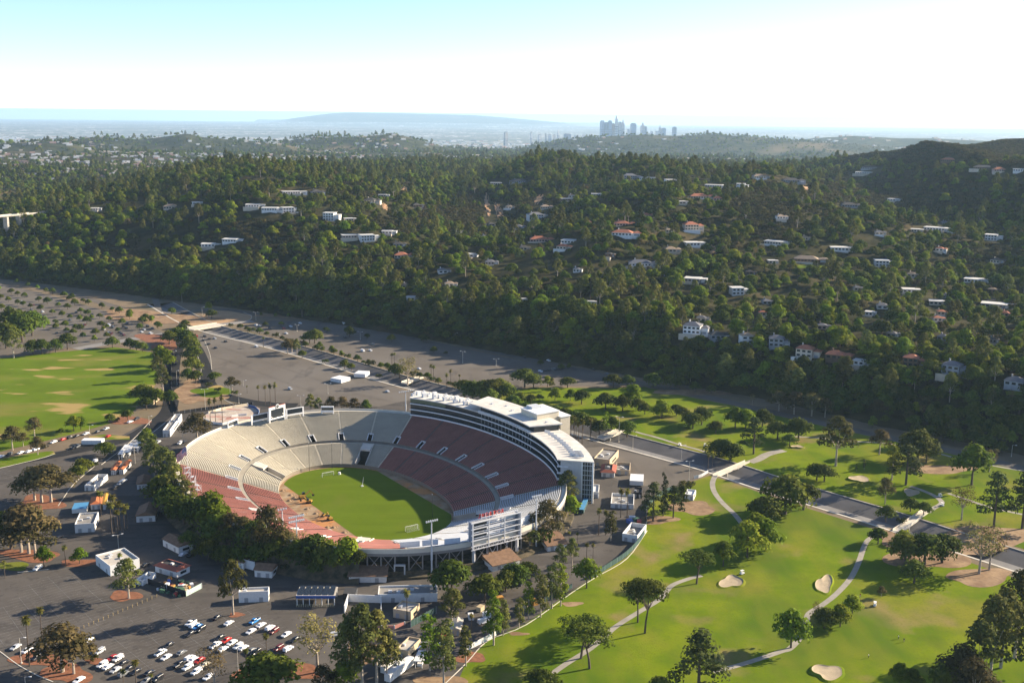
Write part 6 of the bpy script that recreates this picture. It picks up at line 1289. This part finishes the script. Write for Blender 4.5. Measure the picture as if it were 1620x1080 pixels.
# the bits of lawn, drive and cliff on the slope
scar = mat('cliff_scar', (0.36, 0.19, 0.085), 0.95, 0.25, 0.12, col2=(0.46, 0.30, 0.17))
def drape(name, pts, m, lift=0.6, n=9):
    """a patch lying on the hillside: corners by photo pixel, filled as a grid"""
    q = [hit(*p) for p in pts]; mb = MB(); g = []
    for i in range(n + 1):
        r = []
        for j in range(n + 1):
            u, v = i / n, j / n; p = q[0].lerp(q[1], u).lerp(q[3].lerp(q[2], u), v); r.append((p.x, p.y, hz(p.x, p.y) + lift))
        g.append(r)
    for i in range(n):
        for j in range(n):
            if m is scar and math.hypot((i + .5) / n - .5, (j + .5) / n - .5) + .16 * math.sin(i * 5.1 + j * 3.7 + pts[0][0]) > .46: continue
            mb.quad(g[i][j], g[i + 1][j], g[i + 1][j + 1], g[i][j + 1])
    return tag(mb.build(name, m), kind='structure')
SCARS = [[(765, 306), (772, 304), (778, 345), (768, 340)], [(780, 318), (792, 325), (798, 348), (786, 346)], [(846, 312), (860, 306), (857, 320), (845, 326)], [(604, 322), (612, 322), (614, 334), (606, 332)], [(1120, 390), (1132, 388), (1134, 402), (1122, 404)], [(634, 297), (642, 296), (645, 305), (635, 308)], [(1270, 294), (1280, 296), (1278, 303), (1268, 301)]]
for p in SCARS: drape('cliff_scar', p, scar)
drape('hillside_drive', [(1560, 470), (1600, 464), (1612, 478), (1565, 484)], asphalt_old); drape('hillside_lawn', [(720, 480), (738, 479), (740, 483), (722, 484)], park); drape('hillside_lawn', [(1590, 622), (1625, 622), (1630, 628), (1592, 628)], park); drape('hillside_lawn', [(1260, 420), (1310, 420), (1312, 425), (1262, 426)], park)
# forest: the nearest trees one by one, the mass behind them as one
HX = np.array([h[0] for h in HOUSES]); HY = np.array([h[1] for h in HOUSES]); HW = np.array([h[2] for h in HOUSES])
rf = np.random.RandomState(77)
def cand(y0, y1, step, smax=0.66):
    xs = np.arange(-smax * y1, smax * y1, step); ys = np.arange(y0, y1, step); X, Y = np.meshgrid(xs, ys); X = X + rf.uniform(-.48, .48, X.shape) * step; Y = Y + rf.uniform(-.48, .48, Y.shape) * step
    X, Y = X.ravel(), Y.ravel(); k = np.abs(X / Y) < smax; X, Y = X[k], Y[k]; s = X / Y
    f0 = np.interp(s, H_S, H_Y[:, 0]); d = Y - f0; k = (d > 4) & (Y >= y0); return X[k], Y[k], d[k]
def pxv(x, y, z):
    z = z - H; yc = y * math.cos(TH) - z * math.sin(TH); zc = y * math.sin(TH) + z * math.cos(TH); u = F * x / yc; v = -F * zc / yc
    return 810 + u * _c - v * _s, 540 + u * _s + v * _c
SCRUBZ = [(1215, 335, 80, 60, 0.92), (1330, 305, 70, 50, 0.85), (1450, 305, 150, 46, 0.85), (760, 335, 100, 38, 0.92), (860, 330, 50, 30, 0.85), (400, 372, 110, 34, 0.85), (640, 345, 60, 30, 0.8), (560, 300, 50, 18, .7), (1090, 340, 40, 24, .7), (980, 330, 60, 16, .6), (200, 400, 90, 26, .6), (1560, 400, 60, 30, .6), (1500, 222, 240, 48, 1.5), (640, 300, 25, 15, .4), (1150, 268, 40, 12, .5), (1290, 270, 40, 14, .3)]
def forest_points(y0, y1, step, dmax=1e9):
    X, Y, d = cand(y0, y1, step); Z = height(X, Y); px, py = pxv(X, Y, Z + 4); keep = (d < dmax) & (px > -90) & (px < 1710) & ((Y < 3500) | (rf.rand(len(X)) < np.where(fbm(X / 420, Y / 420, 61) > -0.02, 0.75, 0.25)))
    keep &= ~((px < 520) & (Y > 2700) & (rf.rand(len(X)) < np.clip((Y - 2500) / 1100, 0.2, 0.72)) & (Y < 4600))
    dens = np.clip(0.80 + 2.4 * fbm(X / 95, Y / 95, 51) + 0.8 * np.clip((70 - d) / 30, 0, 1), 0.25, 1); sc_ = np.zeros(len(X))
    for cx, cy, rx, ry, q in SCRUBZ: sc_ = np.maximum(sc_, q * np.clip(1.5 * (1 - ((px - cx) / rx) ** 2 - ((py - cy) / ry) ** 2), 0, 1))
    u = rf.rand(len(X)); scrubby = u < sc_; cap = np.full(len(X), 99.0)
    for a in SCARS:
        ax = np.array(a); keep &= ~((px > ax[:, 0].min() - 2) & (px < ax[:, 0].max() + 2) & (py > ax[:, 1].min() - 2) & (py < ax[:, 1].max() + 6))
    for hx, hy, hw in zip(HX, HY, HW):
        dx, dy = X - hx, Y - hy; r = np.hypot(dx, dy); keep &= r > hw * 0.42 + 4.5
        zl = H + (hz(hx, hy) + 1.2 - H) * (Y / hy); inf = (dy < 0) & (dy > -95) & (np.abs(dx - hx / hy * dy) < hw * 0.55 + 2); cap = np.where(inf, np.minimum(cap, zl - Z), cap)
        front = (dy < 0) & (dy > np.where(d < 110, -13, -36)) & (np.abs(dx - hx / hy * dy) < hw * 0.6); keep &= ~(front & (rf.rand(len(X)) < 0.93))
    keep &= (rf.rand(len(X)) < dens) | scrubby
    keep &= cap > 2.5; return X[keep], Y[keep], Z[keep], d[keep], scrubby[keep], px[keep], py[keep], cap[keep]
def scrub_only(*a):
    q = forest_points(*a); k = q[4]; return tuple(v[k] for v in q)
KN = ['oak', 'broad', 'euc', 'pine', 'cyp', 'brown', 'lime', 'scrub', 'bush', 'bare']
KH = {'oak': (6, 14.5), 'broad': (7, 17), 'euc': (15, 27), 'pine': (12, 23), 'cyp': (10, 18), 'brown': (10, 15), 'lime': (8, 14), 'scrub': (2.6, 5.2), 'bush': (3, 5), 'bare': (8, 14)}
def assign(X, Y, d, scr, px, py):
    n = len(X); r = rf.rand(n); lush = np.clip((py - 400) / 120, 0, 1) * np.clip(d / 80, 0, 1) * np.clip((px - 850) / 300, 0, 1)
    pr = np.zeros((n, len(KN))); pr[:] = (0.42, 0.25, 0.09, 0.035, 0.02, 0.03, 0.07, 0, 0.06, 0.025)
    pr += lush[:, None] * np.array((-0.06, 0.26, -0.02, -0.04, -0.01, 0, 0.20, 0, -0.03, 0.0)); cl = fbm(X / 60, Y / 60, 91)[:, None]; pr += np.clip(cl * 4, -1, 1) * np.array((.06, .02, -.1, -.05, 0, 0, .02, 0, 0.03, 0))
    bluff = np.clip((55 - d) / 30, 0, 1)[:, None]; pr = pr * (1 - bluff) + bluff * np.array((0.6, 0.02, 0.08, 0.02, 0, 0.02, 0, 0.05, 0.2, 0.01)); pr = np.clip(pr, 0, None); pr /= pr.sum(1)[:, None]
    k = (pr.cumsum(1) < r[:, None]).sum(1); k = np.where(scr, np.where(rf.rand(n) < 0.8, KN.index('scrub'), KN.index('bush')), k)
    lo = np.array([KH[q][0] for q in KN])[k]; hi = np.array([KH[q][1] for q in KN])[k]; return k, lo + (hi - lo) * rf.rand(n) ** 1.5 * np.clip(1 + 0.9 * fbm(X / 45, Y / 45, 77), .6, 1.35)
A1 = [np.concatenate(q) for q in zip(forest_points(560, 2750, 11.2), forest_points(560, 1800, 6.6, 78), scrub_only(850, 2750, 7.2))]; K1, Hh1 = assign(A1[0], A1[1], A1[3], A1[4], A1[5], A1[6]); Hh1 = np.minimum(Hh1, A1[7])
A2 = [np.concatenate(q) for q in zip(forest_points(2750, 4300, 15.0), forest_points(4300, 9600, 29.0))]; K2, Hh2 = assign(A2[0], A2[1], A2[3], A2[4], A2[5], A2[6]); Hh2 = Hh2 * np.where(A2[1] > 4300, 1.3, 1.0)
# individuals: nearest tall ones on the bluff crest and the lower slope
D_ = np.hypot(A1[1], H); size = Hh1 / D_ * (A1[3] > 25) * (A1[5] > 0) * (A1[5] < 1620) * (~A1[4]); order = np.argsort(-size)
NIND = 300; ind = order[:NIND]; rest = np.ones(len(K1), bool); rest[ind] = False
ZN = ['above the left hillside road', 'above the tan field', 'above the car park entrance', 'above the far car park', 'above the car park end', 'above the far golf course', 'above the tall lone tree', 'above the right hillside road']
for i in ind:
    pxx = A1[5][i]; zone = ZN[min(7, max(0, int(pxx // 202.5)))]; dd = A1[3][i]; band = 'on the bluff' if dd < 75 else ('on the lower slope' if dd < 170 else 'higher on the slope')
    tree(KN[K1[i]], A1[0][i], A1[1][i], A1[2][i] - 0.3, Hh1[i], band + ' ' + zone, 1.0, 'trees of the wooded hillside')
si = np.where(A1[4] & (K1 == KN.index('scrub')) & (A1[5] > 350) & (A1[5] < 1500))[0]; si = si[np.argsort(-Hh1[si] / D_[si])][:12]; rest[si] = False
for i in si:
    while len(TREES) % 3 != list(si).index(i) % 3: TREES.append(None)
    tree('scrub', A1[0][i], A1[1][i], A1[2][i] - 0.3, Hh1[i], 'on the open scrub slope', 1.0, 'scrub bushes on open slopes')
def forest(name, X, Y, Z, K, Hh, label):
    me = bpy.data.meshes.new(name); n = len(X); me.vertices.add(n); me.vertices.foreach_set('co', np.stack([X, Y, Z - 0.4], -1).astype(np.float32).ravel())
    o = bpy.data.objects.new(name, me); COL.objects.link(o); tag(o, label, kind='stuff'); var = rf.randint(0, 3, n)
    for nm, ty, val in (('pk', 'INT', (K * 3 + var)), ('ps', 'FLOAT_VECTOR', None), ('pr', 'FLOAT_VECTOR', None)):
        at = me.attributes.new(nm, ty, 'POINT')
        if ty == 'INT': at.data.foreach_set('value', val.astype(np.int32))
        else:
            if nm == 'ps':
                ph = np.array([PROTO[q][0][2] for q in KN])[K]; s = Hh / ph; wv = s * rf.uniform(0.85, 1.2, n); vv = np.stack([wv, wv, s], -1)
            else: vv = np.stack([rf.uniform(-.05, .05, n), rf.uniform(-.05, .05, n), rf.uniform(0, 6.28, n)], -1)
            at.data.foreach_set('vector', vv.astype(np.float32).ravel())
    g = bpy.data.node_groups.new(name, 'GeometryNodeTree'); g.interface.new_socket('Geometry', in_out='INPUT', socket_type='NodeSocketGeometry'); g.interface.new_socket('Geometry', in_out='OUTPUT', socket_type='NodeSocketGeometry')
    N = g.nodes; L = g.links; gi = N.new('NodeGroupInput'); go = N.new('NodeGroupOutput'); jn = N.new('GeometryNodeJoinGeometry'); L.new(jn.outputs[0], go.inputs[0])
    na = lambda q, t: (lambda m: (setattr(m, 'data_type', t), m.inputs[0].__setattr__('default_value', q), m)[2])(N.new('GeometryNodeInputNamedAttribute'))
    ak, as_, ar = na('pk', 'INT'), na('ps', 'FLOAT_VECTOR'), na('pr', 'FLOAT_VECTOR')
    m2p = N.new('GeometryNodeMeshToPoints'); L.new(gi.outputs[0], m2p.inputs[0])
    for k, q in enumerate(KN):
        for v in range(3):
            if not ((K == k) & (var == v)).any(): continue
            src = SRC.get((q, v))
            if src is None: continue
            oi = N.new('GeometryNodeObjectInfo'); oi.transform_space = 'ORIGINAL'; oi.inputs[0].default_value = src; oi.inputs['As Instance'].default_value = True
            cp = N.new('FunctionNodeCompare'); cp.data_type = 'INT'; cp.operation = 'EQUAL'; L.new(ak.outputs[0], cp.inputs[2]); cp.inputs[3].default_value = k * 3 + v
            ip = N.new('GeometryNodeInstanceOnPoints'); L.new(m2p.outputs[0], ip.inputs['Points']); L.new(cp.outputs[0], ip.inputs['Selection']); L.new(oi.outputs['Geometry'], ip.inputs['Instance']); L.new(ar.outputs[0], ip.inputs['Rotation']); L.new(as_.outputs[0], ip.inputs['Scale']); L.new(ip.outputs[0], jn.inputs[0])
    md = o.modifiers.new('spread', 'NODES'); md.node_group = g; return o
# a standing tree of each kind and shape lends its crown to the mass
SRC = {}
for q in KN:
    for v in range(3):
        me = PROTO[q][v][0]
        for o in COL.objects:
            if o.type == 'MESH' and o.data == me: SRC[(q, v)] = o; break
        if (q, v) not in SRC: print('no source', q, v)
forest('hillside_forest', A1[0][rest], A1[1][rest], A1[2][rest], K1[rest], Hh1[rest], 'dense mixed evergreen forest covering the hillside')
forest('far_forest', *A2[:3], K2, Hh2, 'far wooded hills fading into haze')
print('forest', len(K1), len(K2), 'trees', len(TREES))
# ================================================================ downtown towers and other far buildings
TW = [plain('tower_glass_blue', (0.30, 0.36, 0.45), 0.5), plain('tower_stone', (0.52, 0.50, 0.48), 0.7), plain('tower_dark', (0.22, 0.25, 0.30), 0.5), plain('tower_pale', (0.66, 0.64, 0.62), 0.7), plain('tower_brown', (0.34, 0.23, 0.19), 0.7)]
def tower(x0, x1, top, m, label, Y=14300, style='flat', group='downtown towers', z0=-172.0, name='office_tower'):
    a = P((x0 + x1) / 2, 205); sx = ((x0 + x1) / 2 - 810) / F / 1.019; w_ = (x1 - x0) / F * Y * .8; zt = H - ratio(top - ((x0 + x1) / 2 - 810) * ROLL) * Y; h = zt - z0; e = empty(name, (sx * Y, Y, z0), -math.atan(sx) + .5); body = TW[m]
    if style == 'crown': MB().box((0, 0, 0), (w_, w_, h * .72)).build('shaft', body, e); MB().box((0, 0, h * .72), (w_ * .82, w_ * .82, h * .18)).build('upper_shaft', body, e); MB().tube((0, 0, h * .9), (0, 0, h), w_ * .34, w_ * .30, 16).build('crown', body, e)
    elif style == 'spire': MB().box((0, 0, 0), (w_ * 1.6, w_ * 1.6, h * .45)).build('base', body, e); MB().box((0, 0, h * .45), (w_ * .8, w_ * .8, h * .38)).build('shaft', body, e); MB().box((0, 0, h * .83), (w_ * .7, w_ * .7, h * .17), taper=.1).build('pyramid_roof', body, e)
    elif style == 'point': MB().box((0, 0, 0), (w_, w_, h * .86)).build('shaft', body, e); MB().box((0, 0, h * .86), (w_ * .6, w_ * .6, h * .14), taper=.4).build('crown', body, e)
    else: MB().box((0, 0, 0), (w_, w_, h * .965)).build('shaft', body, e); MB().box((0, 0, h * .965), (w_ * .7, w_ * .7, h * .035)).build('plant_room', TW[2], e)
    n = 9
    for k in range(1, n): MB().box((0, 0, h * .68 * k / n), (w_ * 1.01, w_ * 1.01, h * .68 / n * .45)).build('window_band', TW[2] if m != 2 else TW[0], e)
    reg(e, label, 'tower', group)
for a in [(946, 952.5, 190.8, 0, 'flat-topped tower at the left end of downtown'), (952.5, 959, 193.4, 2, 'dark tower second in the downtown cluster'), (958.5, 964.5, 190.8, 0, 'blue tower third in the downtown cluster'), (964.5, 969, 195, 4, 'reddish tower beside the tallest one'), (969, 974.5, 183.4, 3, 'tallest downtown tower with stepped round crown', 14300, 'crown'), (974.5, 980, 192.8, 1, 'stone tower right of the tallest one'), (979.5, 984.5, 189.6, 1, 'tower with peaked top right of the tallest', 14300, 'point'), (988, 993, 204.5, 3, 'low block between the tower groups'), (994, 1003, 194.8, 0, 'broad tower standing alone right of the cluster'), (1010, 1017, 194.2, 1, 'stone tower with rounded top', 14300, 'point'), (1016, 1020, 200, 2, 'narrow dark tower against the stone tower'), (1026, 1030, 208, 3, 'small far block by the low right group'), (1033, 1041, 207.6, 3, 'low wide block in the right downtown group'), (1039, 1042.5, 198, 1, 'thin spired tower in the right group', 14300, 'point'), (1043, 1050, 202.6, 0, 'mid-height tower in the right group'), (1060.5, 1067, 200.8, 2, 'isolated tower at the right end of downtown')]:
    tower(*a)
for a in [(794, 800, 208.6, 1, 'lone slab tower left of downtown on the plain', 11500), (836, 839, 208.8, 3, 'pale tower on the plain', 12000), (878, 882, 205, 3, 'white stepped tower with pyramid top', 13600, 'spire'), (889, 900, 211.5, 2, 'wide dark block left of downtown', 12800), (864, 869, 212.5, 3, 'pale block by the pyramid-topped tower', 12800), (859, 861.5, 211.5, 1, 'thin stone tower by the pyramid-topped tower', 12800), (872, 876, 213, 1, 'grey block by the pyramid-topped tower', 12800), (905, 912, 214, 3, 'low white block near downtown', 13000), (917, 922, 213.5, 1, 'low stone block near downtown', 13000), (930, 938, 214.5, 3, 'low pale block at the foot of downtown', 13500), (848, 853, 213, 3, 'pale low tower on the plain', 12500)]:
    tower(*a, **({'group': 'blocks on the plain'}))
# suburbs too small to pick apart: roofs and white walls scattered over plain and far hills
rf2 = np.random.RandomState(9); V = []; Fc = []; M_ = []
def suburb(n, y0, y1, px0, px1, sz, keep=1.0):
    Yv = y0 * (y1 / y0) ** rf2.rand(n); s = (rf2.uniform(px0, px1, n) - 810) / F; Xv = s * Yv; Zv = height(Xv, Yv); cl = fbm(Xv / 900, Yv / 900, 71); ok = cl > -0.06
    for x, y, z, k in zip(Xv, Yv, Zv, ok):
        if not k: continue
        a = sz * rf2.uniform(.6, 1.5) * (y / y0) ** .35; b = a * rf2.uniform(.5, .9); h = rf2.uniform(3.5, 7) * (1 + (y > 9000)); c, s_ = math.cos(.5), math.sin(.5); q = len(V); col = rf2.choice(4, p=(.5, .2, .2, .1))
        for zz in (z - 4, z + h):
            for u, v in ((-a, -b), (a, -b), (a, b), (-a, b)): V.append((x + u * c - v * s_, y + u * s_ + v * c, zz))
        for i in range(4): j = (i + 1) % 4; Fc.append((q + i, q + j, q + 4 + j, q + 4 + i)); M_.append(col)
        Fc.append((q + 4, q + 5, q + 6, q + 7)); M_.append(col if rf2.rand() < .6 else 3)
suburb(420, 2700, 5200, -60, 1680, 7); suburb(520, 2600, 4700, -60, 560, 7); suburb(1500, 4600, 8500, -60, 1000, 9); suburb(700, 5000, 9500, 900, 1650, 8); suburb(1500, 8500, 16000, -60, 1000, 22); suburb(300, 8500, 15000, 1000, 1650, 16)
tag(mesh('distant_suburb', V, Fc, [WALL['white'], WALL['cream'], WALL['pink'], ROOF['gable']], M_), 'pale specks of far houses and warehouses on the plain', kind='stuff')
# high road bridge on arches at the far left
def arch_bridge():
    def at(px, py, Y): return Vector(((px - 810) / F / .995 * Y, Y, H - ratio(py - (px - 810) * ROLL) * Y))
    A, B = at(-40, 346, 1470), at(80, 335, 1580); d = B - A; L_ = d.length; e = empty('arch_bridge', A, math.atan2(d.y, d.x)); MB().box((L_ / 2, 0, -1.1), (L_, 9, 1.1)).build('deck', concrete, e)
    for s in (-1, 1): MB().box((L_ / 2, s * 5, 0), (L_, .5, 1.3)).build('parapet', pale_conc, e)
    for k in range(6): MB().box((L_ * (k + .5) / 6, 0, -32), (3, 8, 30.5)).build('pier', concrete, e)
    reg(e, 'long pale concrete road bridge at the far left', 'bridge')
arch_bridge()
finish_labels()
# ================================================================ haze
hb = MB().box((0, 45500, -760), (310000, 115000, 760 + 216)); hz_o = hb.build('haze', [])
hm = bpy.data.materials.new('haze'); hm.use_nodes = True; t = hm.node_tree; t.nodes.clear()
ho = t.nodes.new('ShaderNodeOutputMaterial'); pv = t.nodes.new('ShaderNodeVolumePrincipled')
pv.inputs['Color'].default_value = (0.54, 0.78, 1.0, 1); pv.inputs['Density'].default_value = 2.8e-5; pv.inputs['Anisotropy'].default_value = 0.2
t.links.new(pv.outputs[0], ho.inputs['Volume']); hz_o.data.materials.append(hm); tag(hz_o, kind='stuff')
